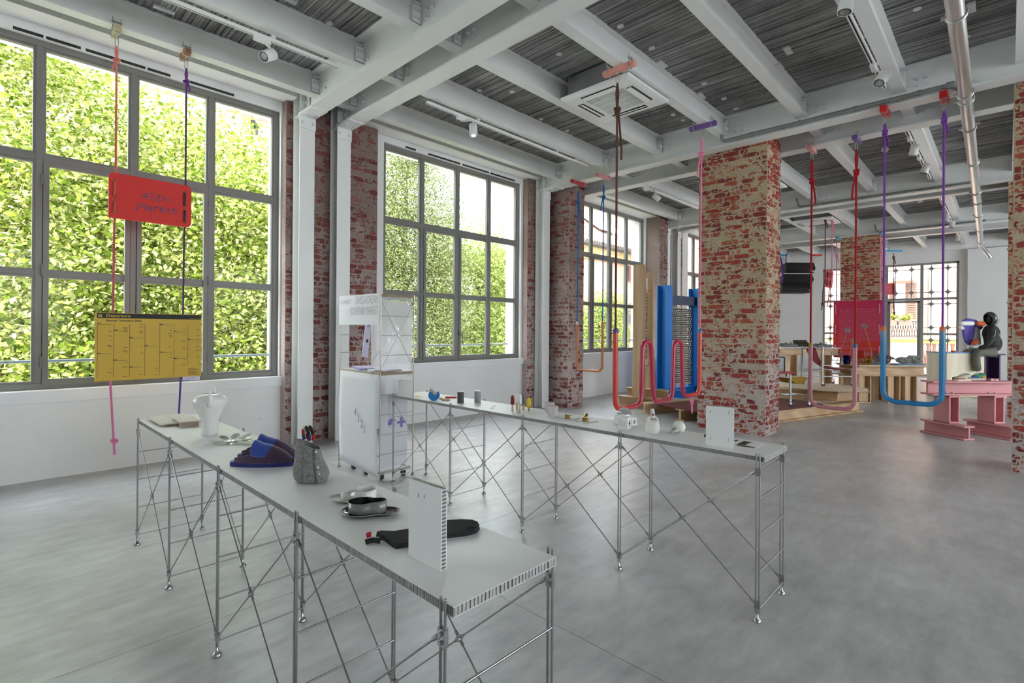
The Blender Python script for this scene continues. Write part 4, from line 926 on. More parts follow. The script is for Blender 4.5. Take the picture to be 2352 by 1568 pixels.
# black felt mitt
M['black_felt'] = mat('black_felt', (.018, .018, .019), .95, noise=(90, .35), bump=(170, .5, .002))
pl = [(871, 1229), (905, 1230), (940, 1224), (985, 1212), (1027, 1204), (1060, 1202), (1085, 1203), (1098, 1208), (1102, 1216), (1094, 1225), (1070, 1231), (1027, 1236), (985, 1245), (950, 1254), (910, 1261), (902, 1257), (884, 1243), (871, 1238)]
c = atz(985, 1230, ZT); t = thing('felt_mitt', 'long black felt mitt with a red and white braided loop, behind the upright panel', 'mitt', c)
q = [atz(a, b_, ZT) for a, b_ in pl]; MB().prism(q, (0, 0, .007)).build('lower_layer', M['black_felt'], t, bevel=.002); MB().prism([c.lerp(k, .99) for k in q], (0, 0, .016)).build('upper_layer', M['black_felt'], t, bevel=.003)
r_ = atz(1081, 1214, ZT+.016); MB().tube([r_+u*.014*math.cos(2*pi*k/20)+v*.014*math.sin(2*pi*k/20) for k in range(20)], .003, 6, closed=True).ball(r_, (.008, .008, .004), 10, 6).build('snap', M['black_felt'], t)
a, b_ = atz(875, 1236, ZT+.012), atz(843, 1238, ZT+.012)
d_ = (b_-a)
for (z, cols, lo_) in ((.006, ('wool_black', 'wool_black', 'wool_black'), -.006), (.022, ('wool_black', 'wool_white', 'wool_red'), .004)):
    for i, k in enumerate(cols): MB().tube([a+d_*(i+j/2)/3*1.05+Vector((0, 0, z-.012+.004*math.sin((i+j/2)/3*pi)))+v*lo_ for j in range(3)], .0085, 8).build('braid', M[k], t)
# upright panel on the front table
def upright(name, px, top, thick_px, label, marks, z=ZT):
    bl, br = atz(px[0][0], px[0][1], z), atz(px[1][0], px[1][1], z); wdt = (bl-EYE).dot(Fw); hgt_ = atd(top[0], top[1], wdt).z-z
    d = (br-bl); n = Vector((d.y, -d.x, 0)).normalized();
    if n.dot(EYE-bl) < 0: n = -n
    t = thing(name, label, 'panel', (bl+br)/2); th = thick_px
    sk = MB(); sk.slab([bl, br, br+Vector((0, 0, hgt_)), bl+Vector((0, 0, hgt_))], -n*.002); sk.slab([bl-n*th, br-n*th, br-n*th+Vector((0, 0, hgt_)), bl-n*th+Vector((0, 0, hgt_))], n*.002); sk.build('board_skin', M['skin'], t)
    du = d.normalized(); k = MB(); ins = .006
    k.slab([bl+du*ins+Vector((0, 0, .001))-n*.0015, br-du*ins+Vector((0, 0, .001))-n*.0015, br-du*ins+Vector((0, 0, hgt_-ins))-n*.0015, bl+du*ins+Vector((0, 0, hgt_-ins))-n*.0015], -n*(th-.003)); k.build('core', M['coredark'], t)
    r_ = MB(); zz = .003
    while zz < hgt_-.004:
        for s, e in ((bl, bl+du*ins), (br-du*ins, br)): c_ = (s+e)/2-n*th/2+Vector((0, 0, zz)); r_.obox(c_, du*ins/2, n*(th/2-.002), Vector((0, 0, .0032)))
        zz += .0105
    xx = .003; LL = d.length
    while xx < LL-.004: c_ = bl+du*xx-n*th/2+Vector((0, 0, hgt_-ins/2)); r_.obox(c_, du*.003, n*(th/2-.002), Vector((0, 0, ins/2))); xx += .0105
    qq = r_.build('honeycomb_edge', M['core'], t); qq['kind'] = 'stuff'
    for fx, fz, ln in marks: c_ = bl+d*fx+Vector((0, 0, hgt_*fz))+n*.0006; MB().obox(c_, du*ln*.16, n*.0008, Vector((0, 0, ln))+du*ln*.15).build('slit', M['core'], t)
    return t
upright('display_board', ((938, 1276), (1012.6, 1313)), (942.6, 1098.7), .02, 'white honeycomb board standing upright near the end of the front table', ((.31, .83, .007), (.5, .84, .005)))
upright('display_board', ((1620.8, 1020.6), (1684.4, 1030)), (1620, 931), .012, 'white board standing upright at the right end of the rear table', ((.17, .86, .01), (.83, .88, .01), (.17, .18, .01), (.83, .2, .01)))
upright('display_board', ((915, 907.7), (947, 913.7)), (915.8, 871.5), .02, 'small white board standing upright beside the kiosk', ((.31, .36, .004), (.5, .37, .004), (.72, .34, .004)))
# ------------------------------------------------------------ things on the rear table
def A(px, py, z=ZT): return atz(px, py, z)
uh = Vector((0, 0, 1))
M['yellowcard'] = mat('pale_yellow_card', (.75, .74, .42), .6, noise=(9, .03))
flat('paper_card', [(953, 909.5), (962, 912.5), (968, 910.5), (958, 907.5)], ZT, .004, M['yellowcard'], 'tiny pale yellow card beside the small upright board', 'card', .0005)
M['blue'] = mat('blue_lacquer', (.012, .20, .52), .35, noise=(9, .05)); M['woodpale'] = wood('pale_beech', (.52, .38, .26), (.70, .55, .42), .5, (6, 6, 6)); M['redpaint'] = mat('red_lacquer', (.45, .03, .025), .4, noise=(9, .05))
p = A(996.4, 920.5); t = thing('rocking_half_ring', 'blue wooden half ring standing on the rear table near the kiosk', 'toy', p)
c = p+uh*.052; pts = arc(c, u, uh, .052, math.radians(140), math.radians(405), 26)+arc(c+uh*.022+u*.008, u, uh, .0185, math.radians(20), math.radians(-190), 14)
MB().prism(pts, v*.032).build('ring', M['blue'], t, bevel=.001)
ax = (u*.75-uh*.66).normalized(); ay = (u*.66+uh*.75).normalized(); c2 = p+uh*.082-u*.012+v*.016
alone(MB().obox(c2-ay*.007, ax*.036, ay*.006, v*.014).obox(c2+ay*.008, ax*.036, ay*.006, v*.014), 'wooden_blocks', M['woodpale'], 'two pale wooden bars leaning in the blue half ring', 'block', c2, bevel=.0015)
for nm, px, py, L, w_, h_, ang, mk, lab in (('wooden_block', 1012, 917, .012, .008, .018, .5, 'pineh', 'smallest wooden block beside the blue half ring'), ('wooden_block', 1024, 920, .038, .016, .02, -.35, 'woodpale', 'larger pale wooden block in front of the red piece'), ('wooden_bar', 1036, 914, .055, .012, .016, -.05, 'redpaint', 'red painted wooden bar behind the pale block')):
    p = A(px, py); a = az+ang; d = Vector((math.cos(a), math.sin(a), 0)); n = Vector((-d.y, d.x, 0)); alone(MB().obox(p+uh*h_/2, d*L, n*w_, uh*h_/2), nm, M[mk], lab, 'block', p, bevel=.002)
M['darkcan'] = mat('charcoal_can', (.055, .055, .055), .5, noise=(12, .08)); M['greycan'] = mat('sage_grey_can', (.27, .30, .30), .5, noise=(12, .05)); M['cantop'] = mat('pale_blue_lid', (.66, .72, .78), .35, noise=(12, .03))
for px, py, r_, h_, mk, lab in ((1057, 926.5, .0295, .108, 'darkcan', 'charcoal cylinder on the rear table'), (1096.5, 924.5, .0295, .108, 'greycan', 'sage grey cylinder on the rear table')):
    p = A(px, py)+v*r_; t = thing('canister', lab, 'canister', p); MB().lathe([(.001, 0), (r_-.001, 0), (r_, .002), (r_, h_-.006)], p, 28).build('body', M[mk], t); MB().lathe([(r_, h_-.006), (r_+.0005, h_), (r_-.003, h_+.002), (.001, h_+.001)], p, 28).build('lid', M['cantop'], t)
for i, (a, b_, lab) in enumerate((((1126, 938), (1134, 930.5), 'thin steel pin lying on the rear table, left of the two'), ((1132, 938.5), (1138.5, 930.5), 'thin steel pin lying on the rear table, right of the two'))):
    pa, pb = A(*a, ZT+.003), A(*b_, ZT+.012); t = thing('hair_pin', lab, 'pin', (pa+pb)/2); MB().cyl(pa, pb, .0018, 6).build('shank', M['chrome'], t); MB().ball(pa, (.006, .006, .003), 8, 5).build('head', M['hook'], t)
M['b_red'] = mat('dark_red_bristle', (.20, .018, .022), .8, noise=(40, .2), bump=(120, .5, .002)); M['b_wht'] = mat('white_bristle', (.74, .73, .69), .8, noise=(40, .06), bump=(120, .5, .002)); M['b_gry'] = mat('grey_bristle', (.15, .155, .16), .8, noise=(40, .1), bump=(120, .5, .002)); M['b_yel'] = mat('yellow_bristle', (.78, .56, .02), .8, noise=(40, .06), bump=(120, .5, .002)); M['beech'] = wood('beech_stick', (.55, .34, .19), (.72, .50, .32), .5, (6, 6, 20))
for px, py, h_, mk, lab, hs, rr_ in ((1177, 944.5, .132, 'b_red', 'dark red brush', .055, .016), (1193.5, 947.5, .148, 'b_wht', 'white brush nearest the viewer', .068, .018), (1187, 941, .14, 'b_wht', 'white brush mostly hidden behind the nearer white one', .055, .016), (1202, 942, .128, 'b_gry', 'grey brush', .048, .0135), (1214.5, 944, .112, 'b_yel', 'bright yellow brush', .028, .018)):
    p = A(px, py)+v*.008; t = thing('upright_brush', lab+' standing on its wooden handle on the rear table', 'brush', p); q = p
    MB().lathe([(.001, 0), (.0095, 0), (.0095, hs+.01)], p, 8, sx=1, sy=.7).build('handle', M['beech'], t)
    hh = h_-hs; MB().lathe([(.008, hs), (rr_*.97, hs+.002), (rr_, hs+hh*.3), (rr_*.95, hs+hh*.65), (rr_*.7, hs+hh*.88), (rr_*.3, hs+hh*.985), (.001, hs+hh)], p, 16).build('bristles', M[mk], t)
M['pinkglass'] = mat('pale_pink_glass', (.86, .76, .78), .15, trans=.35, noise=(14, .12), coat=.3)
for i, (px, py, h_, r_, lab) in enumerate(((1270, 957.5, .083, .040, 'pale pink lobed cup in front'), (1264, 950, .088, .034, 'pale pink lobed cup, middle one of three'), (1259, 944, .072, .030, 'pale pink lobed cup at the back left'))):
    p = A(px, py)+v*r_*.7; N = 40
    rows = [[p+u*(q*r_*(1+.07*math.cos(5*2*pi*k/N))*math.cos(2*pi*k/N))+v*(q*r_*(1+.07*math.cos(5*2*pi*k/N))*math.sin(2*pi*k/N))+uh*z for k in range(N)] for q, z in ((.9, 0), (1, .004), (1, h_), (.9, h_+.001), (.88, .01), (.3, .008))]
    m = MB(); m.grid(rows, True, True); m.add(rows[0], [tuple(range(N))[::-1]]); m.add(rows[-1], [tuple(range(N))]); alone(m, 'glass_cup', M['pinkglass'], lab+' in the cluster on the rear table', 'cup', p)
M['brass'] = mat('brushed_brass', (.62, .40, .13), .25, .9, noise=(30, .15)); M['cord'] = mat('white_cotton_cord', (.72, .70, .62), .9, noise=(60, .1), bump=(160, .4, .002))
for px, py, ang, el, lab, cord in ((1306, 962.5, 160, 0., 'brass bell lying leftmost of three on the rear table', [(1312, 964), (1320, 963), (1328, 960)]), (1345, 962, 70, .35, 'brass bell tilted up behind its neighbour', [(1339, 963), (1332, 965), (1326, 967)]), (1346, 969.5, 155, 0., 'brass bell lying nearest, beside its white cord', [(1352, 969), (1360, 968), (1370, 967)])):
    p = A(px, py)+uh*.018; a = az+math.radians(ang); d = Vector((math.cos(a)*math.cos(el), math.sin(a)*math.cos(el), math.sin(el)))
    t = thing('brass_bell', lab, 'bell', (p.x, p.y, ZT)); MB().lathe([(.008, -.022), (.012, -.021), (.0135, 0), (.017, .024), (.0168, .025), (.013, .0), (.011, -.018), (.001, -.019)], p, 20, axis=d).build('bell', M['brass'], t)
    MB().tube([p-d*.02]+[A(x, y, ZT+.004) for x, y in cord], .0032, 6).build('cord', M['cord'], t)
    e = A(*cord[-1], ZT+.003); MB().tube([e+u*.012*math.cos(2*pi*k/14)+v*.007*math.sin(2*pi*k/14) for k in range(14)], .0018, 5, closed=True).build('ring', M['chrome'], t)
M['card'] = mat('white_carton', (.80, .80, .79), .6, noise=(12, .02))
def carton(c0_, cx_, cy_, h_, label, lines, plus):
    """corner (front, between the two visible faces), left end, right end on the table"""
    a, b_, c = A(*c0_), A(*cx_), A(*cy_); d1, d2 = (b_-a), (c-a); t = thing('carton', label, 'box', a+(d1+d2)/2)
    MB().prism([a, b_, b_+d2, c], uh*h_).build('box', M['card'], t, bevel=.001)
    e1, e2 = d1.normalized(), d2.normalized(); n1 = -e2; n2 = -e1
    n1 = Vector((e1.y, -e1.x, 0)); n1 = n1 if n1.dot(EYE-a) > 0 else -n1; n2 = Vector((e2.y, -e2.x, 0)); n2 = n2 if n2.dot(EYE-a) > 0 else -n2
    m = MB(); cc = a+d2*.5+uh*h_*.5+n2*.0007; s = h_*.24
    if plus: m.obox(cc, e2*s*.75, uh*s*.24, n2*.0004); m.obox(cc, e2*s*.26, uh*s*.95, n2*.0004)
    else:
        for k in (-1, 1): m.obox(cc+e2*s*.8*k, e2*s*.15, uh*s*.9, n2*.0004); m.obox(cc+uh*s*.9*k, e2*s*.15, uh*s*.5, n2*.0004)
        m.obox(cc, e2*s*.35, uh*s*.3, n2*.0004)
    m.build('printed_sign', M['dark'], t)
    if lines:
        m = MB()
        for i in range(9): L_ = (.8 if i > 2 else .35)*d1.length; m.obox(a+d1*.5+uh*h_*(.88-.085*i)+n1*.0007+e1*(.41*d1.length-L_/2), e1*L_/2, uh*h_*.012, n1*.0004)
        m.build('printed_lines', M['core'], t)
carton((1441, 986.5), (1419.5, 981.5), (1450, 983), .077, 'white carton with a black plus sign on the rear table', True, True)
carton((1451.5, 978), (1440, 976.5), (1462.5, 976), .052, 'white carton with a black emblem behind the plus sign carton', False, False)
carton((1419, 974), (1411, 972.5), (1423, 972), .056, 'plain white carton left of the paper fan', False, False)
p = A(1437, 972)+uh*.0; t = thing('paper_fan', 'open fan of white paper leaves above the plus sign carton', 'book', p+uh*.04)
p = p+uh*.052+v*.02
for i in range(26):
    a = math.radians(8+164*i/25); d = u*math.cos(a)+uh*math.sin(a); L_ = .055; MB().slab([p+d*.012, p+d*L_, p+d*L_+v*.05, p+d*.012+v*.05], (d.cross(v)).normalized()*.0007).build('leaf', M['card'], t)
MB().box((p.x-.03, p.y-.02, ZT), (p.x+.03, p.y+.02, p.z+.01)).build('stand', M['card'], t)
# two ceramic kettlebells
M['button'] = mat('rust_leather_button', (.30, .07, .035), .5, noise=(20, .1))
p = A(1503, 997)+v*.045; t = thing('kettlebell', 'white ceramic kettlebell standing with a strap through its handle', 'kettlebell', p)
MB().lathe([(.001, 0), (.036, 0), (.040, .004), (.0455, .02), (.047, .04), (.044, .058), (.034, .074), (.02, .083), (.001, .086)], p, 32).build('body', M['cream'], t)
MB().tube([p+uh*.068-u*.03, p+uh*.088-u*.031, p+uh*.103-u*.022, p+uh*.109, p+uh*.103+u*.022, p+uh*.088+u*.031, p+uh*.068+u*.03], [.012, .0115, .0095, .009, .0095, .0115, .012], 12).build('handle', M['cream'], t, subsurf=1)
sp_ = [p+uh*.096, p+uh*.115-v*.003-u*.004, p+uh*.15-u*.004]
rows = [[q-u*.011, q+u*.011] for q in (p+uh*.098-v*.012, p+uh*.115-v*.013, p+uh*.135-v*.012-u*.001, p+uh*.158-v*.010-u*.003, p+uh*.158+v*.004-u*.003, p+uh*.12+v*.011, p+uh*.098+v*.012)]
MB().grid(rows).build('strap', M['white'], t, solid=.002); q = p+uh*.122-v*.015-u*.001; MB().lathe([(.001, 0), (.008, 0), (.007, .004), (.001, .005)], q, 14, axis=-v).build('button', M['button'], t)
p = A(1563, 996)+v*.03; t = thing('kettlebell', 'smaller white ceramic kettlebell lying on its side', 'kettlebell', p)
c = p+uh*.040; dd = (-u*.80-uh*.45-v*.3).normalized(); MB().ball(c, (.040, .040, .040), 28, 18).build('body', M['cream'], t)
n = dd.cross(v).normalized(); n = (v-dd*dd.dot(v)).normalized(); MB().tube([c+dd*.032-n*.026, c+dd*.05-n*.026, c+dd*.066-n*.014, c+dd*.068+n*.004, c+dd*.06+n*.02, c+dd*.045+n*.026, c+dd*.03+n*.026], [.011, .009, .008, .008, .008, .009, .011], 10).build('handle', M['cream'], t, subsurf=1)
e = Vector((c.x-u.x*.055, c.y-u.y*.055, ZT+.006)); MB().obox(e, u*.02, v*.012, uh*.002).build('strap', M['white'], t); MB().lathe([(.001, 0), (.009, 0), (.008, .003), (.001, .004)], e+uh*.0022, 14).build('button', M['button'], t)
# printed cards at the end of the rear table
q = [(1688, 1021), (1707, 1011), (1754, 1019), (1736, 1030)]
t = thing('printed_card', 'white card with a black picture at the right end of the rear table', 'card', A(1720, 1021))
MB().prism([A(*k) for k in q], uh*.0012).build('card', M['card'], t); zc_ = ZT+.0016
MB().prism([A(*k, zc_) for k in [(1690, 1021), (1708.5, 1012.6), (1730, 1015.6), (1718, 1018), (1711, 1021.5)]], uh*.0004).build('printed_picture', M['dark'], t)
MB().prism([A(*k, zc_) for k in [(1690, 1022), (1712, 1022.4), (1735, 1027.5), (1733, 1028.5)]], uh*.0004).build('printed_lines', M['dark'], t)
flat('printed_card', [(1684, 1012.5), (1690, 1009.5), (1697, 1010.5), (1691, 1013.5)], ZT, .001, M['dark'], 'small black card peeping out behind the right upright board', 'card', 0)
flat('felt_pad', [(1617, 1003), (1620, 1000), (1628, 1001), (1625, 1004.5)], ZT, .012, M['black_felt'], 'tiny black pad left of the right upright board', 'pad', .001)
# ============================================================ MARKET KIOSK
def text_obj(parent, name, s, size, o, uu, vv, m, align='LEFT', line=1., xs=1., bold=0):
    t = text_mb(s, size, Vector(), Vector((1, 0, 0)), Vector((0, 1, 0)), align, line, bold); uu, vv = V(uu).normalized(), V(vv).normalized(); n = uu.cross(vv)*.0012
    t.v = [tuple(V(o)+uu*(p[0]*xs)+vv*p[1]+n) for p in t.v]; return t.build(name, m, parent)
M['goldrod'] = mat('brass_tinted_rod', (.50, .46, .36), .35, .85, noise=(30, .06)); M['film'] = bpy.data.materials.new('milky_film')
def film(m):
    m.use_nodes = True; nt = m.node_tree; nt.nodes.clear(); o = nt.nodes.new('ShaderNodeOutputMaterial'); L = nt.links.new
    a = nt.nodes.new('ShaderNodeBsdfTransparent'); b = nt.nodes.new('ShaderNodeBsdfTranslucent'); c = nt.nodes.new('ShaderNodeBsdfDiffuse'); x = nt.nodes.new('ShaderNodeMixShader'); y = nt.nodes.new('ShaderNodeMixShader'); z = nt.nodes.new('ShaderNodeTexNoise'); z.inputs['Scale'].default_value = 3
    r = nt.nodes.new('ShaderNodeMapRange'); r.inputs['To Min'].default_value = .5; r.inputs['To Max'].default_value = .68; L(z.outputs['Fac'], r.inputs[0])
    b.inputs[0].default_value = (.86, .87, .92, 1); c.inputs[0].default_value = (.82, .83, .88, 1); x.inputs[0].default_value = .5; L(b.outputs[0], x.inputs[1]); L(c.outputs[0], x.inputs[2]); L(r.outputs[0], y.inputs[0]); L(a.outputs[0], y.inputs[1]); L(x.outputs[0], y.inputs[2]); L(y.outputs[0], o.inputs[0])
film(M['film'])
M['cloth'] = mat('white_sheet', (.80, .805, .83), .65, noise=(3, .02)); M['edge'] = mat('brown_honeycomb_edge', (.26, .19, .13), .7, noise=(30, .2)); M['shadepanel'] = mat('shaded_panel', (.60, .61, .64), .6, noise=(2, .03)); M['greytext'] = mat('pale_grey_print', (.52, .52, .53), .7, noise=(9, .03)); M['violet'] = mat('violet_paper', (.34, .30, .66), .6, noise=(9, .04)); M['lilac'] = mat('lilac_paper', (.66, .62, .80), .6, noise=(9, .03))
k = thing('market_kiosk', 'tall white market kiosk of steel rods and white panels before the brick strip', 'kiosk', (3.0, 4.95, 0))
kx0, kx1, ky0, ky1 = 2.80, 3.20, 4.535, 5.375
for x in (kx0, kx1):
    for y in (ky0, ky1):
        m = MB(); m.cyl((x, y, .04), (x, y, 1.905), .0065, 8); lg = m.build('post', M['goldrod'], k); foot_mb(x, y).build('foot', M['chrome'], lg)
for y in (ky0, ky1):
    for z in (.074, .275, .475, .675, .878, 1.277, 1.478, 1.678): rod((kx0, y, z), (kx1, y, z), .0042).build('rung', M['chrome'], k)
for z in (1.277, 1.478, 1.678): rod((kx1, ky0, z), (kx1, ky1, z), .004).build('rung', M['chrome'], k)
for (z0, z1, nm) in ((1.075, 1.103, 'counter'), (1.872, 1.900, 'roof_board')):
    MB().box((kx0+.004, ky0+.006, z0), (kx1-.004, ky1-.006, z1)).build(nm, M['skin'], k)
    e = MB(); e.box((kx0+.012, ky0, z0), (kx1-.012, ky0+.006, z1)); e.build('board_edge', M['edge'], k)
    e = MB(); e.box((kx0-.004, ky0+.012, z0+.002), (kx0+.004, ky1-.012, z1-.002)); e.build('edge_strip', M['goldrod'], k)
MB().box((kx0-.012, ky0+.01, 1.588), (kx0-.006, ky1, 1.905)).build('sign_board', M['cloth'], k)
text_obj(k, 'lettering', 'SWISS-KOREAN\nSOUVENIR MARKET', .123, (kx0-.0122, ky0+.03, 1.805), (0, -1, 0), (0, 0, 1), M['greytext'], 'RIGHT', .92, .52)
text_obj(k, 'lettering', '4321 MARKET', .062, (kx0-.0122, ky1-.03, 1.815), (0, -1, 0), (0, 0, 1), M['trimwhite' if 0 else 'greytext'], 'LEFT', 1., .62)
rows = []
for i in range(13):
    z = 1.085-i*(1.085-.05)/12; row = []
    for j in range(11):
        y = ky1-.035-(ky1-ky0-.04)*j/10; s = i/12
        row.append((kx0-.010-.012*math.sin(pi*s)*(1+j/10)-.05*max(0, s-.6)**1.5*(j/10), y-.012*s**3*(j/10), z+.045*(1-j/10)*s))
    rows.append(row)
MB().grid(rows).build('front_sheet', M['cloth'], k, solid=.0015)
for ch, px, py in (('4', 816, 948), ('3', 823.5, 962), ('2', 831, 975), ('1', 838, 988)):
    p = atx(px, py, kx0-.045); text_obj(k, 'digit', ch, .115, (p.x, p.y, p.z-.03), (0, -1, 0), (0, 0, 1), M['purple'], 'CENTER', 1, .75)
rows = [[(kx1-.01, ky0+.02+(ky1-ky0-.04)*j/6, 1.10+.77*i/6) for j in range(7)] for i in range(7)]
MB().grid(rows).build('back_film', M['film'], k)
MB().grid([[(kx0+.012+(kx1-kx0-.024)*j/6, ky0+.008, 1.11+.74*i/6-.01*j) for j in range(7)] for i in range(7)]).build('side_film', M['film'], k)
MB().box((kx0+.01, ky0+.02, .13), (kx1-.06, ky0+.028, 1.07)).build('side_panel', M['shadepanel'], k)  # the shading of this side is put into its grey colour
for (a, b_) in (((kx0, ky0-.006, 1.83), (kx1, ky0-.006, 1.13)), ((kx0, ky0-.006, 1.13), (kx1, ky0-.006, 1.83)), ((kx1-.02, ky0, 1.83), (kx1-.02, ky1, 1.13)), ((kx1-.02, ky0, 1.13), (kx1-.02, ky1, 1.83))): rod(a, b_, .0028).build('brace', M['chrome'], k)
MB().cyl(((kx0+kx1)/2, ky0-.012, 1.48), ((kx0+kx1)/2, ky0, 1.48), .009, 10).build('brace_joint', M['chrome'], k)
# violet emblem: half filled wave circle and a plus
lg = Vector(aty(900.5, 971, ky0+.018)); r_ = .047; X_, Z_ = Vector((1, 0, 0)), Vector((0, 0, 1))
pts = arc(lg, X_, Z_, r_, 0, pi, 20)+arc(lg-X_*r_/2, X_, Z_, r_/2, pi, 2*pi, 12)[1:]+arc(lg+X_*r_/2, X_, -Z_, r_/2, pi, 2*pi, 12)[1:-1]
MB().prism(pts, (0, .0015, 0)).build('emblem', M['purple'], k)
MB().tube([lg+X_*r_*math.cos(2*pi*j/32)+Z_*r_*math.sin(2*pi*j/32) for j in range(32)], .0014, 5, closed=True).build('emblem_ring', M['purple'], k)
c = Vector(aty(922, 968.5, ky0+.018)); MB().box(c+Vector((-.05, 0, -.014)), c+Vector((.05, .0015, .014))).box(c+Vector((-.016, -.0005, -.052)), c+Vector((.016, .001, .052))).build('plus_sign', M['purple'], k)
b_ = MB()
for x in (kx0+.02, kx1-.02): b_.cyl((x, ky0+.03, .085), (x, ky1-.03, .085), .011, 8)
b_.box((kx0+.02, ky0+.02, .075), (kx1-.02, ky0+.05, .1)); b_.box((kx0+.02, ky1-.05, .075), (kx1-.02, ky1-.02, .1)); b_.build('base_frame', M['chrome'], k)
for x, y in ((kx0+.07, ky0+.08), (kx1-.08, ky0+.06), (kx0+.07, ky1-.2), (kx1-.08, ky1-.2), (kx0+.06, ky0+.36)): MB().cyl((x-.012, y, .035), (x+.012, y, .035), .034, 16).build('caster', M['rubber'], k)
# leaflet and books
lf = [aty(843.5, 725, 5.2), aty(854.7, 729.5, 5.2), aty(844.9, 822, 5.2), aty(832.3, 817, 5.2)]
t = thing('leaflet', 'violet edged leaflet hanging slanted inside the kiosk', 'leaflet', lf[3]); MB().slab(lf, (0, .018, 0)).build('pages', M['lilac'], t)
MB().slab([lf[1], lf[1]+Vector((.016, .03, -.01)), lf[2]+Vector((.016, .03, 0)), lf[2]], (0, .004, 0)).build('cover', M['violet'], t)
def on(i, fx, fz, dy=-.001): a = lf[0].lerp(lf[1], fx); b2 = lf[3].lerp(lf[2], fx); return a.lerp(b2, fz)+Vector((0, dy, 0))
pm = MB()
for i in range(5): pm.slab([on(0, .12+.16*i, .09-.01*(i % 2)), on(0, .2+.16*i, .09), on(0, .2+.16*i, .16), on(0, .12+.16*i, .16)], (0, -.0005, 0))
for i in range(6): pm.slab([on(0, .3, .19+.012*i), on(0, .8, .19+.012*i), on(0, .8, .194+.012*i), on(0, .3, .194+.012*i)], (0, -.0005, 0))
pm.slab([on(0, .35, .56), on(0, .75, .56), on(0, .75, .64), on(0, .35, .64)], (0, -.0005, 0)); pm.build('print', M['dark'], t)
def book(px, z, th, label, mtop, mside, name='book'):
    q = [atz(a, c_, z+th) for a, c_ in px]; c = sum(q, Vector())/4; t = thing(name, label, 'book', (c.x, c.y, z))
    MB().prism([Vector((p.x, p.y, z)) for p in q], (0, 0, th-.001)).build('pages', mside, t); MB().prism([c+(p-c)*1.004-Vector((0, 0, .001)) for p in q], (0, 0, .0012)).build('cover', mtop, t); return t
zc0 = 1.1035
b1 = book([(809.5, 840), (852, 838.8), (860, 844.5), (826, 846)], zc0, .02, 'violet booklet stack on the kiosk counter, at the left', M['lilac'], M['violet'])
b2 = book([(843, 846), (905, 845), (912, 849), (846, 852)], zc0, .012, 'white booklet stack on the kiosk counter, nearest the front corner', M['cloth'], M['card'])
b3 = book([(862, 849.3), (905, 845.8), (924, 848.3), (881, 853)], zc0+.0135, .012, 'violet covered book with a grey edge lying over the white stack', M['lilac'], M['edge'])
# wall sockets
for px, py, y, lab in ((596, 961, 7.0, 'white light switch plate under the largest window'), (1163, 893, 7.0, 'white wall socket on the left under the middle window'), (1176, 891, 7.0, 'white wall socket on the right under the middle window')):
    p = aty(px, py, y); t = thing('wall_socket', lab, 'socket', p); MB().box(p+Vector((-.06, -.008, -.04)), p+Vector((.06, 0, .04))).build('plate', M['trimwhite'], t, bevel=.003); MB().box(p+Vector((-.034, -.0105, -.022)), p+Vector((.034, -.008, .022))).build('insert', M['bolt'], t, bevel=.001)

# ============================================================ HANGING THINGS: beam clamp, carabiner, rope, knot, and what they carry
def rope_mat(n, c): return mat(n, c, .8, noise=(160, .25), bump=(220, .4, .002), stretch=(1, 1, .4))
def clampset(t, x, y, z, along, L, w, m, mend=None):
    """a wooden bar under a beam flange (top at z) held by two U bolts; along: 'X' or 'Y'"""
    a = Vector((1, 0, 0)) if along == 'X' else Vector((0, 1, 0)); b_ = Vector((a.y, a.x, 0)); c = Vector((x, y, z-w/2-.002))
    MB().obox(c, a*L/2, b_*w/2, uh*w/2).build('clamp_bar', m, t, bevel=.003)
    for s in (-1, 1):
        MB().obox(c+a*s*(L/2+.001), a*.002, b_*w*.42, uh*w*.42).build('bar_end', mend or m, t)
        q = c+a*s*(L/2-.06); MB().tube(fillet([q+b_*(w/2+.006)+uh*(.11), q+b_*(w/2+.006)-uh*(w/2+.006), q-b_*(w/2+.006)-uh*(w/2+.006), q-b_*(w/2+.006)+uh*.11], .01, 3), .0042, 6).build('u_bolt', M['hook'], t)
        MB().obox(q+uh*(w/2+.04), a*.012, b_*(w/2+.014), uh*.004).build('clamp_plate', M['hook'], t)
    return c
def carabiner(t, p, L=.11):
    p = V(p); m = MB(); r_ = .016
    pts = [p+Rt*r_*math.cos(a)+uh*(r_*math.sin(a)-r_) for a in [pi*i/6 for i in range(7)]]+[p+Rt*r_*math.cos(a)+uh*(r_*math.sin(a)-L+r_) for a in [pi+pi*i/6 for i in range(7)]]
    m.tube(pts, .0038, 6, closed=True).build('carabiner', M['hook'], t); MB().tube([p+Fw*.012*math.cos(2*pi*i/10)+uh*(.012+.014*math.sin(2*pi*i/10)) for i in range(10)], .0035, 6, closed=True).build('eye_bolt', M['hook'], t)
    return p-uh*(L-.004)
def knot(t, c, r, m, tail=.16, sx=1, name='knot', big=2.4):
    c = V(c); pts = []
    for i in range(34):
        a = 2*pi*i/34; pts.append(c+Rt*(r*big*(math.sin(a)+2*math.sin(2*a))/2.6)+Fw*(r*big*math.sin(3*a)*.5)+uh*(r*big*1.15*(math.cos(a)-2*math.cos(2*a))/2.6))
    MB().tube(pts, r*1.05, 8, closed=True).build(name, m, t)
    if tail: MB().tube([c+Rt*r*1.2*sx-uh*r, c+Rt*(r*2.6*sx)-uh*tail*.4, c+Rt*(r*4.2*sx)-uh*tail*.8, c+Rt*(r*4.0*sx)-uh*tail], r*.95, 8).build('rope_tail', m, t)
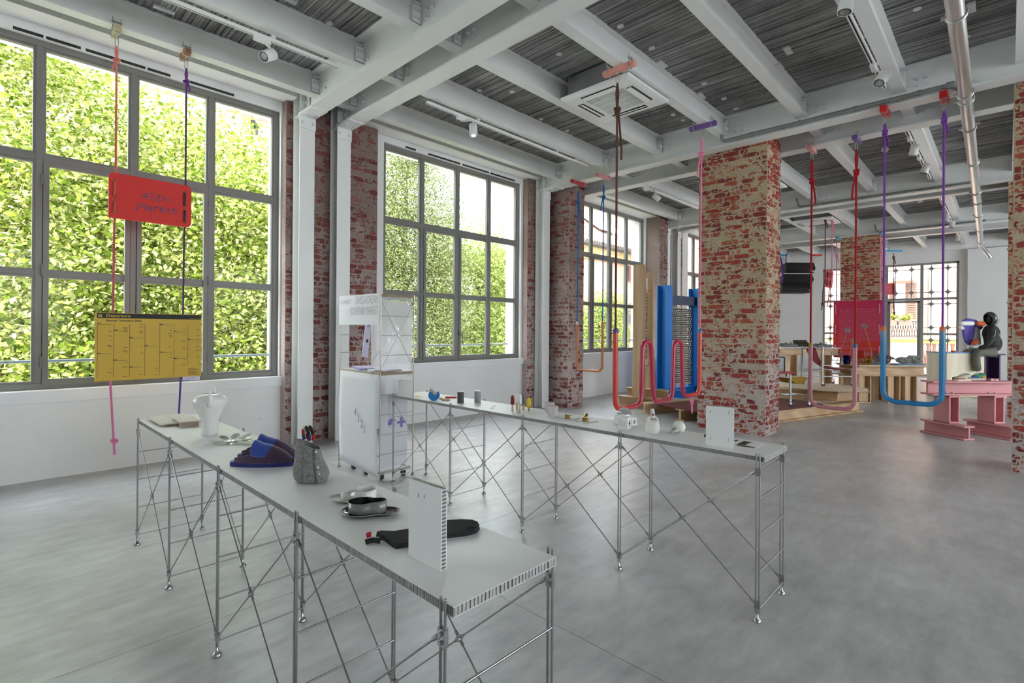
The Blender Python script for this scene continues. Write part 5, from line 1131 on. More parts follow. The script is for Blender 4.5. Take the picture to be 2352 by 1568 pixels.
def rope(t, top, bot, r, m, kz=.13, tail=.16, sx=1, dbl=True, name='rope'):
    top, bot = V(top), V(bot); k = top-uh*kz
    if dbl:
        for s in (-1, 1): MB().tube([top+uh*.004, top+Rt*s*r*1.0-uh*kz*.4, k], r*.9, 8).build('rope_loop', m, t)
    MB().tube([k, (k+bot)/2, bot], r, 8).build(name, m, t); knot(t, k, r, m, tail, sx)
M['r_pink'] = zfade('rope_pink_to_rose', [(-3.4, (.72, .23, .42)), (0, (.78, .28, .26))], .85); M['r_pinkp'] = rope_mat('pink_rope', (.74, .22, .36)); M['r_purple'] = rope_mat('purple_rope', (.13, .035, .26)); M['r_blue'] = rope_mat('blue_rope', (.012, .13, .40)); M['r_brown'] = rope_mat('brown_rope', (.10, .038, .022)); M['r_red'] = rope_mat('crimson_rope', (.42, .006, .012)); M['r_plum'] = rope_mat('plum_rope', (.24, .03, .18))
M['cl_gold'] = mat('champagne_block', (.55, .48, .30), .4, noise=(9, .05)); M['cl_brown'] = mat('copper_block', (.30, .13, .08), .4, noise=(9, .05)); M['cl_pink'] = mat('salmon_block', (.75, .33, .27), .5, noise=(9, .05)); M['cl_purple'] = mat('purple_block', (.17, .08, .30), .5, noise=(9, .05)); M['cl_red'] = mat('red_block', (.66, .012, .012), .45, noise=(9, .05)); M['cl_crim'] = mat('crimson_block', (.48, .02, .05), .5, noise=(9, .05)); M['cl_rose'] = mat('dusty_rose_block', (.58, .22, .22), .5, noise=(9, .05)); M['cl_blue'] = mat('sky_blue_block', (.04, .32, .58), .5, noise=(9, .05)); M['cl_yellow'] = mat('mustard_block', (.52, .45, .10), .5, noise=(9, .05))
# --- red hanging sign with its timetable poster
ZJb = ZJ
t = thing('hanging_sign', 'red rounded hanging board lettered 4321 Market, hung before the largest window', 'sign', (1.22, 6.32, 2.6)); YS = 6.30
M['r_rosebrown'] = zfade('rose_rope', [(-2.3, (.74, .22, .44)), (-1.0, (.50, .10, .16)), (0.4, (.62, .12, .08)), (1.9, (.82, .30, .26))], .85); M['r_violet'] = zfade('violet_rope', [(-2.3, (.12, .04, .34)), (-1.0, (.10, .05, .14)), (.4, (.07, .045, .05)), (1.9, (.20, .045, .32))], .85)
for (px, x, mk, mc, ybot) in ((266, .918, 'r_rosebrown', 'cl_gold', 1044), (421, 1.512, 'r_violet', 'cl_brown', 950)):
    clampset(t, x, 6.35, ZJ, 'Y', .24, .055, M[mc]); p = carabiner(t, (x, YS, ZJ-.07), .13)
    bt = aty(263 if px < 300 else 411, ybot, YS)
    k_ = Vector((x, YS, p.z-.14))
    for s in (-1, 1): MB().tube([p+uh*.004, p+Rt*s*.011-uh*.06, k_], .0085, 8).build('rope_loop', M[mk], t)
    knot(t, k_, .0095, M[mk], .10, -1 if px < 300 else 1)
    brd = 3.05 if px < 300 else 3.02
    MB().tube([k_, Vector((x, YS, 3.2)), Vector((x, YS+.0, 2.9)), Vector((x-.006, YS+.012, 2.5)), Vector((x-.015, YS, 1.6)), Vector((x-.03, YS, 1.0)), Vector((bt.x, YS, bt.z))], .0095, 8).build('rope', M[mk], t)
    if px < 300: knot(t, aty(263, 1013, YS), .0095, M[mk], 0)
    for z in ((2.97, 2.83), (2.78, 2.66)): MB().tube([(x-.012, YS-.005, z[0]), (x-.010, YS-.032, z[0]-.01), (x-.012, YS-.034, (z[0]+z[1])/2), (x-.014, YS-.032, z[1]+.01), (x-.014, YS-.005, z[1])], .011, 8).build('rope_stitch', M[mk], t)
    for z in (2.97, 2.83, 2.78, 2.66): MB().tube([(x-.012+.014*math.cos(2*pi*i/14), YS-.0235, z+.014*math.sin(2*pi*i/14)) for i in range(14)], .003, 5, closed=True).build('eyelet', M['brass'], t)
x0, x1 = .862, 1.562
bd = fillet([(x0+.03, YS-.022, 2.61), (x1, YS-.022, 2.61), (x1, YS-.022, 3.05), (x0, YS-.022, 3.05), (x0, YS-.022, 2.61), (x0+.03, YS-.022, 2.61)], .05, 6)
MB().prism(bd[:-1], (0, .03, 0)).build('board', M['redfelt'], t, bevel=.004)
M['steelblue'] = mat('slate_blue_marker', (.10, .09, .22), .6, noise=(9, .05))
GL = {'4': ([(.55, 0), (.55, 1), (0, .35), (.8, .35)],), '3': ([(.05, .95), (.5, 1), (.6, .75), (.25, .55), (.62, .4), (.55, .05), (.05, 0)],), '2': ([(.05, .8), (.3, 1), (.6, .85), (.5, .5), (.05, .08), (.35, .0), (.75, .12)],), '1': ([(.0, .62), (.35, 1), (.35, 0)], [(.05, .4), (.7, .45)]), '-': ([(.0, .45), (.6, .5)],),
      'M': ([(0, 0), (.1, 1), (.4, .35), (.75, 1), (.85, 0), (1.0, .0)], [(-.35, -.05), (.1, .1)]), 'a': ([(.55, .6), (.25, .7), (.05, .35), (.25, .02), (.55, .2), (.55, .7), (.6, 0), (.75, .05)],), 'r': ([(.1, .65), (.15, 0)], [(.12, .4), (.35, .65), (.55, .6)]), 'K': ([(.1, .9), (.12, 0)], [(.6, .75), (.12, .38), (.65, 0)]), 'e': ([(.1, .35), (.55, .4), (.4, .68), (.1, .5), (.15, .08), (.6, .1)],), 't': ([(.25, .95), (.22, .15), (.4, 0), (.62, .1)], [(.0, .62), (.6, .68)])}
def hand(s, o, uu, vv, size, name, th=.0042, adv=.92):
    x = 0; mb = MB()
    for ch in s:
        for st in GL.get(ch, ()): mb.tube(fillet([V(o)+V(uu)*((x+a)*size)+V(vv)*(b2*size) for a, b2 in st], size*.25, 3), th, 5)
        x += adv if ch != 'M' else adv+.25
    q = mb.build(name, M['steelblue'], t); return q
hand('4321-', (1.128, YS-.0235, 2.845), (1, 0, -.02), (.05, 0, 1), .062, 'lettering'); hand('Market'.replace('k', 'K'), (1.095, YS-.0235, 2.725), (1, 0, .02), (.08, 0, 1), .068, 'lettering', adv=.8)
# yellow timetable
M['yellow'] = mat('mustard_paper', (.60, .37, .015), .5, noise=(3, .03)); M['yellowtext'] = mat('ochre_print', (.40, .28, .06), .6, noise=(9, .03))
t = thing('timetable_poster', 'mustard yellow Annual Timetable 2024 poster hung below the red board', 'poster', (1.21, YS, 1.02)); yp = YS-.03
x0, x1, z0, z1 = .764, 1.664, 1.022, 1.682
MB().box((x0, yp, z0), (x1, yp+.012, z1)).build('board', M['yellow'], t)
MB().box((x0+.015, yp-.0012, z1-.052), (x1-.004, yp-.0002, z1-.004)).build('header_band', M['dark'], t)
ex, ez = (1, 0, 0), (0, 0, 1)
text_obj(t, 'lettering', 'Departure', .036, (x0+.084, yp-.0012, z1-.039), ex, ez, M['yellow'], bold=.0006, xs=1.25); text_obj(t, 'lettering', 'Annual Timetable 2024', .026, (x0+.084, yp, z1-.083), ex, ez, M['dark'], bold=.0006, xs=1.15)
text_obj(t, 'lettering', 'by Monday Market Meeting', .009, (x1-.012, yp-.0012, z1-.044), ex, ez, M['yellow'], 'RIGHT')
MB().box((x0+.025, yp-.0018, z1-.043), (x0+.055, yp-.0011, z1-.018)).build('header_stamp', M['yellowtext'], t)
cw = (x1-x0-.02)/7; pr_ = MB(); pf = MB(); rnd = random.Random(5)
brk = [[.0, .55], [.12, .68], [.26, .82], [.42], [.0, .55], [.14, .68], [.3]]
for c in range(7):
    cx = x0+.016+cw*c; zz = z1-.115
    for i in range(46):
        z = zz-i*.0114
        if z < z0+.02 or (c == 6 and z < z0+.12): break
        pf.box((cx+.0, yp-.0006, z-.0006), (cx+cw-.012, yp-.0001, z))
        pr_.box((cx, yp-.0008, z+.002), (cx+.006, yp-.0002, z+.0075))
        if rnd.random() < .16: w_ = rnd.uniform(.008, .04); pr_.box((cx+cw-.014-w_, yp-.0008, z+.002), (cx+cw-.014, yp-.0002, z+.006))
    for f_ in brk[c]: z = zz-f_*.52; pr_.box((cx, yp-.0009, z+.0015), (cx+cw-.012, yp-.0002, z+.004)); pr_.box((cx, yp-.0009, z+.006), (cx+.03, yp-.0002, z+.012))
for i in range(9): pr_.box((x1-cw+.004, yp-.0008, z0+.018+i*.0085), (x1-.01-.02*(i % 3), yp-.0002, z0+.021+i*.0085))
q = pr_.build('print', M['dark'], t); q['kind'] = 'stuff'; q = pf.build('ruled_lines', M['yellowtext'], t); q['kind'] = 'stuff'
tg_ = [aty(420, 864, YS-.01), aty(458.8, 863, YS-.01), aty(458.8, 872.5, YS-.01), aty(419.6, 873.5, YS-.01)]
tt = thing('paper_label', 'small lilac label tucked under the lower right corner of the timetable', 'label', tg_[3]); MB().slab(tg_, (0, .003, 0)).build('card', M['lilac'], tt)
text_obj(tt, 'lettering', 'ANNUAL TIMETABLE FOR\n      MINGOO YOON', .0115, tg_[3]+Vector((.006, -.001, .022)), ex, ez, M['purple'], line=1.1)
# --- tube swings
def swing(name, label, pa, pb, zt, zb, rt, mt, caps, ropes, ztop, clamps, along, rr_=.0095, rad=.14, tails=((.16, 1), (.16, -1)), L=.24, w=.06, kz=.15):
    pa, pb = V(pa), V(pb); t = thing(name, label, 'swing', ((pa.x+pb.x)/2, (pa.y+pb.y)/2, zb))
    a, b_ = Vector((pa.x, pa.y, zt)), Vector((pb.x, pb.y, zt)); pts = fillet([a, Vector((pa.x, pa.y, zb)), Vector((pb.x, pb.y, zb)), b_], rad, 10)
    MB().tube(pts, rt, 16).build('seat_tube', mt, t)
    for i, q in enumerate((a, b_)):
        MB().lathe([(rt*1.03, -.03), (rt*1.03, .0), (rt*.8, .018), (rt*.35, .03), (.001, .031)], q, 14).build('end_cap', caps[i], t)
        tp = Vector((q.x, q.y, ztop)); clampset(t, q.x, q.y, ztop, along, L, w, clamps[i]); k_ = carabiner(t, tp-uh*(w+.012), .11); rope(t, k_, q+uh*.02, rr_, ropes[i], kz, *tails[i])
    return t
M['t_orange'] = mat('copper_orange_tube', (.52, .17, .05), .35, noise=(4, .1), coat=.3); M['t_red'] = mat('red_orange_tube', (.55, .035, .02), .4, noise=(4, .05), coat=.2); M['t_pink'] = mat('dusty_pink_tube', (.60, .26, .30), .45, noise=(4, .03), coat=.1); M['t_blue'] = zfade('blue_tube', [(0, (.015, .20, .47)), (.70, (.02, .22, .48)), (.92, (.16, .30, .42))], .4, coat=.2)
M['c_white'] = mat('white_cap', (.7, .7, .7), .4, noise=(9, .03)); M['c_purple'] = mat('purple_cap', (.12, .03, .25), .4, noise=(9, .05)); M['c_blue'] = mat('blue_cap', (.02, .14, .32), .4, noise=(9, .05)); M['c_yellow'] = mat('mustard_cap', (.55, .38, .02), .4, noise=(9, .05)); M['c_orange'] = mat('orange_cap', (.62, .16, .06), .4, noise=(9, .05))
M['rp_blue'] = zfade('blue_rope_right', [(0, (.012, .12, .32)), (1.2, (.05, .04, .06)), (1.9, (.10, .04, .04)), (3.2, (.012, .13, .42))], .85)
swing('tube_swing', 'small copper orange U tube hung on two blue ropes near the brick pier', (7.77, 5.80), (7.77, 5.235), 1.685, .81, .022, M['t_orange'], (M['c_white'], M['t_orange']), (M['r_blue'], M['r_blue']), ZP, (M['cl_crim'], M['cl_rose']), 'X', .011, .12, ((.34, 1), (.24, -1)), .42, .055, .22)
swing('tube_swing', 'dusty pink U tube hung on two red ropes right of the broad pillar', (8.72, 2.14), (8.68, 1.565), 1.36, .435, .028, M['t_pink'], (M['c_yellow'], M['c_blue']), (M['r_red'], M['r_red']), ZP, (M['cl_pink'], M['cl_purple']), 'X', .014, .16, ((.36, 1), (.40, -1)), .32, .06, .32)
M['r_pur2'] = rope_mat('violet_rope_plain', (.19, .045, .32))
swing('tube_swing', 'large bright blue U tube hung on two purple ropes at the right', (7.80, 1.11), (7.80, .545), 1.60, .70, .0295, M['t_blue'], (M['c_orange'], M['c_orange']), (M['r_pur2'], M['r_pur2']), ZP, (M['cl_red'], M['cl_red']), 'X', .0115, .16, ((.17, 1), (.15, 1)), .30, .07, .11)
# --- snaking red tube
YT = 3.15; t = thing('snake_swing', 'long red tube bent into three deep loops, hung on brown and pink ropes', 'swing', (6.0, YT, .65))
zb, zt_ = .66, 1.415
pts = [(4.93, 1.55), (4.935, zb), (5.50, zb), (5.525, zt_), (5.725, zt_), (5.80, zb), (6.30, zb), (6.33, zt_), (6.545, zt_), (6.60, zb), (7.115, zb), (7.12, 1.56)]
MB().tube(fillet([(x, YT, z) for x, z in pts], .13, 9), .0285, 18).build('seat_tube', zfade('red_snake', [(4.9-6, (.60, .045, .02)), (5.45-6, (.42, .014, .05)), (6.6-6, (.42, .012, .06)), (7.1-6, (.60, .05, .03))], .36, 'X', .3), t)
for (x, z, mc, mr, ml, L) in ((4.93, 1.55, 'c_purple', 'r_brown', 'cl_pink', .40), (7.12, 1.56, 'c_blue', 'r_pinkp', 'cl_purple', .38)):
    MB().lathe([(.0295, -.03), (.0295, 0), (.023, .018), (.01, .03), (.001, .031)], (x, YT, z), 14).build('end_cap', M[mc], t)
    clampset(t, x, YT-.02, ZJ, 'Y', L, .06, M[ml]); k_ = carabiner(t, (x, YT, ZJ-.07), .12)
    rope(t, k_, (x, YT, z+.02), .0125, M[mr], .30 if x < 6 else .24, .55 if x < 6 else .30, 1 if x < 6 else -1)
kn = aty(1589, 945, YT); MB().tube([aty(1588, 905, YT), aty(1589, 920, YT), kn], .011, 8).build('rope_end', M['r_pinkp'], t); knot(t, aty(1589, 922, YT), .011, M['r_pinkp'], .16, .1, big=1.8)

# ============================================================ CEILING SERVICES
def cassette(x0, x1, y0, y1, label):
    t = thing('air_conditioner', label, 'air conditioner', ((x0+x1)/2, (y0+y1)/2, 4.31)); z0, z1 = 4.43, 4.475; cx, cy = (x0+x1)/2, (y0+y1)/2; R_ = (x1-x0)/2
    MB().box((cx-R_*.86, cy-R_*.86, z1), (cx+R_*.86, cy+R_*.86, 4.73)).build('casing', M['acgrey'], t)
    p = MB(); bv = [(R_, z1), (R_, z1-.03), (R_*.9, z0), (R_*.56, z0), (R_*.54, z0+.012)]
    p.grid([[(cx+r_*sx, cy+r_*sy, z) for sx, sy in ((-1, -1), (1, -1), (1, 1), (-1, 1))] for r_, z in bv], False, True); p.build('fascia', M['acwhite'], t)
    MB().box((cx-R_*.54, cy-R_*.54, z0+.012), (cx+R_*.54, cy+R_*.54, z0+.02)).build('filter', M['acgrey'], t)
    gr = MB()
    for i in range(28): y = cy-R_*.54+R_*1.08*(i+.5)/28; gr.box((cx-R_*.54, y-.004, z0+.004), (cx+R_*.54, y+.004, z0+.012))
    for i in range(1, 4): x = cx-R_*.54+R_*1.08*i/4; gr.box((x-.006, cy-R_*.54, z0+.002), (x+.006, cy+R_*.54, z0+.012))
    q = gr.build('grille', M['acwhite'], t); q['kind'] = 'stuff'
    for a in range(4):
        d = Vector((math.cos(a*pi/2), math.sin(a*pi/2), 0)); n = Vector((-d.y, d.x, 0)); c = Vector((cx, cy, z0-.001))+d*R_*.73
        MB().obox(c, d*R_*.085, n*R_*.5, uh*.002).build('outlet_slot', M['framedark'], t); MB().obox(c-uh*.006-d*R_*.012, d*R_*.07+uh*.012, n*R_*.48, uh*.003).build('flap', M['acwhite'], t)
    for sx in (-1, 1):
        for sy in (-1, 1): MB().cyl((cx+sx*R_*.8, cy+sy*R_*.9, 4.55), (cx+sx*R_*.8, cy+sy*R_*.9, ZS), .006, 6).build('hanger', M['hook'], t)
M['acwhite'] = mat('white_plastic', (.80, .80, .79), .4, noise=(6, .015)); M['acgrey'] = mat('grey_sheet_metal', (.20, .205, .21), .5, noise=(4, .1))
cassette(5.075, 6.05, 3.10, 4.08, 'white ceiling air conditioner right of the largest brick strip, nearest')
cassette(10.3, 11.25, 3.2, 4.15, 'white ceiling air conditioner partly hidden right behind the broad brick pillar')
cassette(14.9, 15.85, 3.2, 4.15, 'white ceiling air conditioner in the distance above the speakers')
# big silver pipe with its clamps
t = thing('silver_pipe', 'long silver pipe slung under the beams at the upper right', 'pipe', (10, .4, 4.2))
pz = 4.19
P0, P1, P2, P3 = atz(2187, -40, pz), atz(2213, 180, pz), atz(2243, 446.8, pz), atz(2253.5, 565, pz-.04); P0 = P1+(P0-P1)*2.2
MB().tube([P0, P1, P2, P3, P3+Vector((.3, -.02, -.02)), P3+Vector((.55, -.12, -.16)), P3+Vector((.6, -.2, -.30))], .062, 18).build('tube', M['galv'], t)
for px, py in ((2197, 33), (2219, 213), (2221, 228), (2224, 292), (2236, 372), (2241, 440), (2243, 462), (2247, 493), (2250, 527), (2253, 555)):
    f_ = min(((P1.lerp(P2, i/400) if i < 400 else P2.lerp(P3, (i-400)/100)) for i in range(-200, 500)), key=lambda q: abs((cam.matrix_world.inverted() @ q).y/-(cam.matrix_world.inverted() @ q).z*FPX - (CY-py)))
    MB().tube([f_+Vector((0, .069*math.cos(2*pi*i/16), .069*math.sin(2*pi*i/16))) for i in range(16)], .010, 6, closed=True).build('pipe_clamp', M['hook'], t); MB().cyl(f_+uh*.06+Vector((0, .03, 0)), Vector((f_.x, f_.y+.03, 4.5)), .005, 6).build('hanger', M['hook'], t); MB().box(f_+Vector((-.015, .07, -.012)), f_+Vector((.015, .1, .012))).build('clamp_lug', M['hook'], t)
# grey conduits along the near side of the beams
for (x, ya, yb, z, r_, lab, el) in ((7.70, .52, 3.05, 4.385, .026, 'grey conduit with an elbow running along the beam before the broad pillar', True), (12.85, .5, 3.35, 4.37, .022, 'grey conduit along the beam in the second bay, ending at the silver pipe', False), (17.46, .4, 2.6, 4.37, .022, 'grey conduit along the far beam above the distant pillar', False)):
    t = thing('conduit', lab, 'conduit', (x, ya, z)); pp = [(x, ya, z), (x, yb, z)]+([(x-.02, yb+.03, z+.01), (x-.03, yb+.035, z+.09)] if el else [(x, yb+.06, z+.02), (x-.05, yb+.1, z+.2)])
    MB().tube(fillet(pp, .04, 4), r_, 10).build('tube', M['conduit'], t)
    for i in range(4):
        y = ya+(yb-ya)*(i+.4)/4; MB().cyl((x, y-.02, z), (x, y+.02, z), r_*1.22, 10).build('coupling', M['conduit'], t); MB().cyl((x, y+.2, z-.06), (x, y+.2, z), .005, 6).build('saddle', M['hook'], t)
    if el: MB().tube(fillet([(x, ya, z), (x, ya-.06, z), (x+.05, ya-.12, z-.03), (x+.12, ya-.15, z-.19)], .06, 5), .04, 10).build('elbow', M['conduit'], t)
t = thing('cable', 'thin grey cable looping from a light track up to the ceiling by the second beam', 'cable', (7.4, 5.2, 4.5))
q = [atx(1352, 374, 7.3), atx(1370, 379, 7.45), atx(1388, 376, 7.6), atx(1401, 355, 7.72), atx(1404, 333, 7.75)]; MB().tube(fillet(q, .1, 4), .009, 8).build('sheath', M['lamp'], t)
# light tracks and spotlights
def track(x0, x1, y, z, label):
    t = thing('light_track', label, 'light track', ((x0+x1)/2, y, z)); b_ = MB(); b_.box((x0, y-.019, z+.012), (x1, y+.019, z+.034)); b_.box((x0, y-.019, z), (x1, y-.008, z+.012)); b_.box((x0, y+.008, z), (x1, y+.019, z+.012)); b_.build('rail', M['lamp'], t)
    MB().box((x0+.01, y-.008, z+.006), (x1-.01, y+.008, z+.0121)).build('slot', M['framedark'], t)
    n = max(2, int((x1-x0)/1.2))
    for i in range(n): x = x0+(x1-x0)*(i+.5)/n; MB().box((x-.02, y-.03, z+.034), (x+.02, y+.03, z+.06)).build('bracket', M['bolt'], t)
    return t
track(-1.5, 2.75, 5.36, 4.43, 'white light track along the joist in the nearest bay by the windows'); track(3.95, 7.45, 5.36, 4.43, 'white light track along the joist in the second bay by the windows'); track(3.6, 7.4, 1.06, 4.43, 'white light track along the joist at the upper right edge')
track(8.95, 12.7, 5.3, 4.43, 'white light track in the third bay behind the blue ropes'); track(9.0, 12.4, 1.06, 4.43, 'white light track in the third bay right of the purple ropes'); track(13.9, 17.2, 1.06, 4.43, 'white light track in the far bay near the silver pipe'); track(18.9, 22.4, 1.06, 4.43, 'white light track in the farthest bay by the end wall')
M['lens'] = mat('lit_spot_lens', (.85, .85, .83), .3, emit=((1, .95, .88), .6), noise=(20, .02)); M['lensoff'] = mat('spot_reflector', (.62, .61, .57), .25, .4, noise=(20, .05))
def spotlight(px, py, w_, dirv, label, trk, lit=False, L=.16, r_=.055):
    """px, py: middle of the can in the photo; w_: distance; dirv: where it shines"""
    c = atd(px, py, w_) if w_ else atz(px, py, 4.27); d = V(dirv).normalized(); t = thing('spotlight', label, 'spotlight', c)
    b_ = MB(); b_.lathe([(.001, -L/2), (r_*.9, -L/2), (r_, -L/2+.008), (r_, L/2), (r_*.94, L/2+.002), (r_*.86, L/2), (r_*.86, L/2-.012)], c, 28, axis=d).build('can', M['lamp'], t)
    MB().lathe([(r_*.86, L/2-.012), (r_*.5, L/2-.03), (.001, L/2-.034)], c, 24, axis=d).build('reflector', M['lens'] if lit else M['lensoff'], t)
    o1 = d.orthogonal().normalized(); o2 = d.cross(o1); f_ = MB()
    for i in range(26):
        a = 2*pi*i/26; e = o1*math.cos(a)+o2*math.sin(a); f_.obox(c+d*(L/2-.001)+e*r_*.78, e*r_*.13, d.cross(e)*r_*.045, d*.0015)
    q = f_.build('vent_ring', M['framedark'], t); q['kind'] = 'stuff'
    tp = Vector((c.x-.03, trk, 4.43)); back = c-d*(L*.3)
    MB().tube(fillet([back, Vector((back.x, back.y, tp.z-.07)) if abs(back.y-trk) < .2 else (back+tp)/2, tp-uh*.04], .03, 4), .011, 8).build('arm', M['lamp'], t)
    MB().box(tp+Vector((-.11, -.022, -.042)), tp+Vector((.05, .022, 0))).build('adapter', M['lamp'], t, bevel=.003)
    if lit:
        ld = bpy.data.lights.new('spot_beam', 'SPOT'); ld.energy = 60; ld.spot_size = 1.0; ld.spot_blend = .7; ld.color = (1, .94, .85); ld.shadow_soft_size = .04
        lo = bpy.data.objects.new('spot_beam', ld); COL.objects.link(lo); lo.parent = t; lo.location = d*(L/2+.01); lo.rotation_euler = (-d).to_track_quat('Z', 'Y').to_euler()
    return t
spotlight(617, 127, 5.15, (-.70, -.35, -.55), 'white spotlight with a slotted ring in the nearest bay, facing the viewer', 5.36)
spotlight(1087, 299, 6.9, (-.05, -.15, -1), 'lit white spotlight pointing straight down in the second bay', 5.36, True)
spotlight(1943, 8, 4.4, (-.15, .1, -1), 'white spotlight cut by the top edge of the picture', 1.06, r_=.058)
spotlight(2026, 180, 5.55, (-.55, .25, -.75), 'white spotlight with a slotted ring below the one at the top edge', 1.06, r_=.058)
spotlight(1508, 453, 10.3, (.55, -.6, -.6), 'white spotlight in the third bay left of the broad pillar', 5.3)
spotlight(2100, 344, 7.6, (.15, .2, -1), 'white spotlight pointing down between the purple ropes', 1.06); spotlight(2125, 388, 8.4, (-.2, .25, -.9), 'white spotlight tilted beside the one between the purple ropes', 1.06)
spotlight(2174, 502, 12.4, (-.2, .2, -1), 'small far spotlight left of the silver pipe, higher of two', 1.06); spotlight(2187, 516, 13.2, (-.2, .2, -1), 'small far spotlight left of the silver pipe, lower of two', 1.06); spotlight(2200, 546, 14.8, (.1, .1, -1), 'farthest white spotlight before the end wall', 1.06)
for px, py, lab in ((2033, 345, 'round white smoke detector on the ceiling between purple ropes'), (2113, 462, 'round white smoke detector on the far ceiling')):
    p = atz(px, py, ZS-.05); alone(MB().lathe([(.001, -.03), (.03, -.03), (.05, -.01), (.055, .04)], p, 18), 'smoke_detector', M['acwhite'], lab, 'detector', p)
# ============================================================ THE FAR SIDE OF THE ROOM
RX = V(Rt.x, Rt.y, 0).normalized(); FY = V(Fw.x, Fw.y, 0).normalized()
def wibeam(a, b_, h, w, tf=.028, tw=.04, up=uh, mb=None):
    """timber I beam from a to b_ (middle of its underside), height h, flange width w"""
    mb = mb or MB(); a, b_ = V(a), V(b_); d = (b_-a)/2; n = d.normalized().cross(up).normalized(); c = (a+b_)/2
    mb.obox(c+up*tf/2, d, n*w/2, up*tf/2); mb.obox(c+up*(h-tf/2), d, n*w/2, up*tf/2); mb.obox(c+up*h/2, d*.995, n*tw/2, up*(h/2-tf)); return mb
# ---- pine loom
pA = atd(1468, 800, 10.3); pB = atd(1487, 800, 11.6); t = thing('wooden_loom', 'tall pale pine loom with two posts, before the third window', 'loom', (pA.x, pA.y, 0))
nA = (pB-pA); nA.z = 0; nA.normalize(); sA = Vector((nA.y, -nA.x, 0))
q0, q1 = atz(1422, 931, 0), atz(1517, 940, 0); wibeam((q0.x, q0.y, 0), (q1.x, q1.y, 0), .215, .20).build('base_beam', M['pineh'], t, bevel=.005)
off = nA*.28; wibeam(q0+off+(q1-q0)*.15+uh*.0, q1+off+(q1-q0)*.15, .36, .18).build('base_beam', M['pineh'], t, bevel=.005)
off = nA*1.5; wibeam(q0+off, q1+off, .215, .20).build('base_beam', M['pineh'], t, bevel=.005)
for p, zt2 in ((pA, 2.86), (pB, 2.84)):
    m = MB()
    for s in (-.085, .085): m.obox(Vector((p.x, p.y, (zt2+.215)/2))+nA*s, sA*.112, nA*.018, uh*(zt2-.215)/2)
    m.obox(Vector((p.x, p.y, (zt2+.2)/2)), sA*.022, nA*.075, uh*(zt2-.225)/2); m.build('post', M['pine'], t, bevel=.004)
for z in (.75, 2.35): wibeam(Vector((pA.x, pA.y, z))+nA*.1, Vector((pB.x, pB.y, z))-nA*.1, .14, .12).build('cross_beam', M['pineh'], t, bevel=.004)
wv = MB(); yr = [mat('yarn_'+n_, c, .9, noise=(60, .2)) for n_, c in (('teal', (.05, .16, .15)), ('red', (.42, .05, .04)), ('straw', (.50, .42, .22)), ('grey', (.2, .2, .19)), ('pink', (.55, .22, .26)))]
for i in range(40):
    z = .95+i*.034; k_ = MB(); y_ = [Vector((pA.x, pA.y, z))+nA*(.14+j*(pB-pA).length/14*.82)+sA*(.012*(-1)**(i+j)) for j in range(14)]; k_.tube(y_, .014, 5).build('weft_yarn', yr[(i*7) % 5 if i % 4 == 0 else (3 if i % 2 else 2)], t)
p = atd(1486.5, 652, 10.6); MB().slab([p+Vector((-.02, .0, -.12))-nA*.12, p+Vector((-.02, 0, -.12))+nA*.12, p+Vector((-.02, 0, .12))+nA*.12, p+Vector((-.02, 0, .12))-nA*.12], sA*.004).build('paper_note', M['cloth'], t)
# ---- blue loom
M['bluesteel'] = mat('bright_blue_steel', (.012, .19, .60), .35, noise=(3, .05)); M['bluedark'] = mat('dark_slate_bar', (.04, .055, .10), .4, noise=(3, .05))
pA = atd(1526, 800, 12.2); pB = atd(1597, 800, 13.0); nA = (pB-pA); nA.z = 0; Lb = nA.length; nA.normalize(); sA = Vector((nA.y, -nA.x, 0))
t = thing('blue_loom', 'bright blue steel loom with a woven grey textile', 'loom', ((pA.x+pB.x)/2, (pA.y+pB.y)/2, 0))
for p in (pA, pB):
    m = MB()
    for s in (-1, 1): m.obox(Vector((p.x, p.y, 1.4))+sA*s*.12, nA*.12, sA*.011, uh*1.22)
    m.obox(Vector((p.x, p.y, 1.4)), nA*.012, sA*.11, uh*1.22); m.build('post', M['bluesteel'], t, bevel=.003)
    wibeam(Vector((p.x, p.y, 0))-sA*.45, Vector((p.x, p.y, 0))+sA*.55, .18, .22, .016, .016).build('base_beam', M['bluesteel'], t)
wibeam(Vector((pA.x, pA.y, .02)), Vector((pB.x, pB.y, .02)), .16, .2, .014, .014).build('tie_beam', M['bluesteel'], t)
MB().obox(Vector(((pA.x+pB.x)/2, (pA.y+pB.y)/2, 2.29)), nA*Lb/2, sA*.05, uh*.11).build('cross_bar', M['bluedark'], t)
M['warp'] = mat('straw_warp', (.55, .50, .36), .9, noise=(50, .2)); M['weft'] = mat('charcoal_weft', (.075, .08, .085), .9, noise=(50, .3))
wf_ = MB(); wp = MB(); c0_ = Vector((pA.x, pA.y, 0))+nA*.16; Lw = Lb-.34
for i in range(40):
    z = .30+i*.0455; e_ = .02*math.sin(i*1.3); wf_.tube([c0_+nA*(Lw*j/24+e_*(1 if j in (0, 24) else 0))+sA*.016*(-1)**(i+j)+uh*z for j in range(25)], .0155, 5)
for j in range(24): wp.tube([c0_+nA*(Lw*(j+.5)/24)+sA*.016*(-1)**(k_+1+j)+uh*(.22+k_*.0455*2) for k_ in range(22)], .009, 5)
q = wf_.build('weft', M['weft'], t); q['kind'] = 'stuff'; q = wp.build('warp', M['warp'], t); q['kind'] = 'stuff'
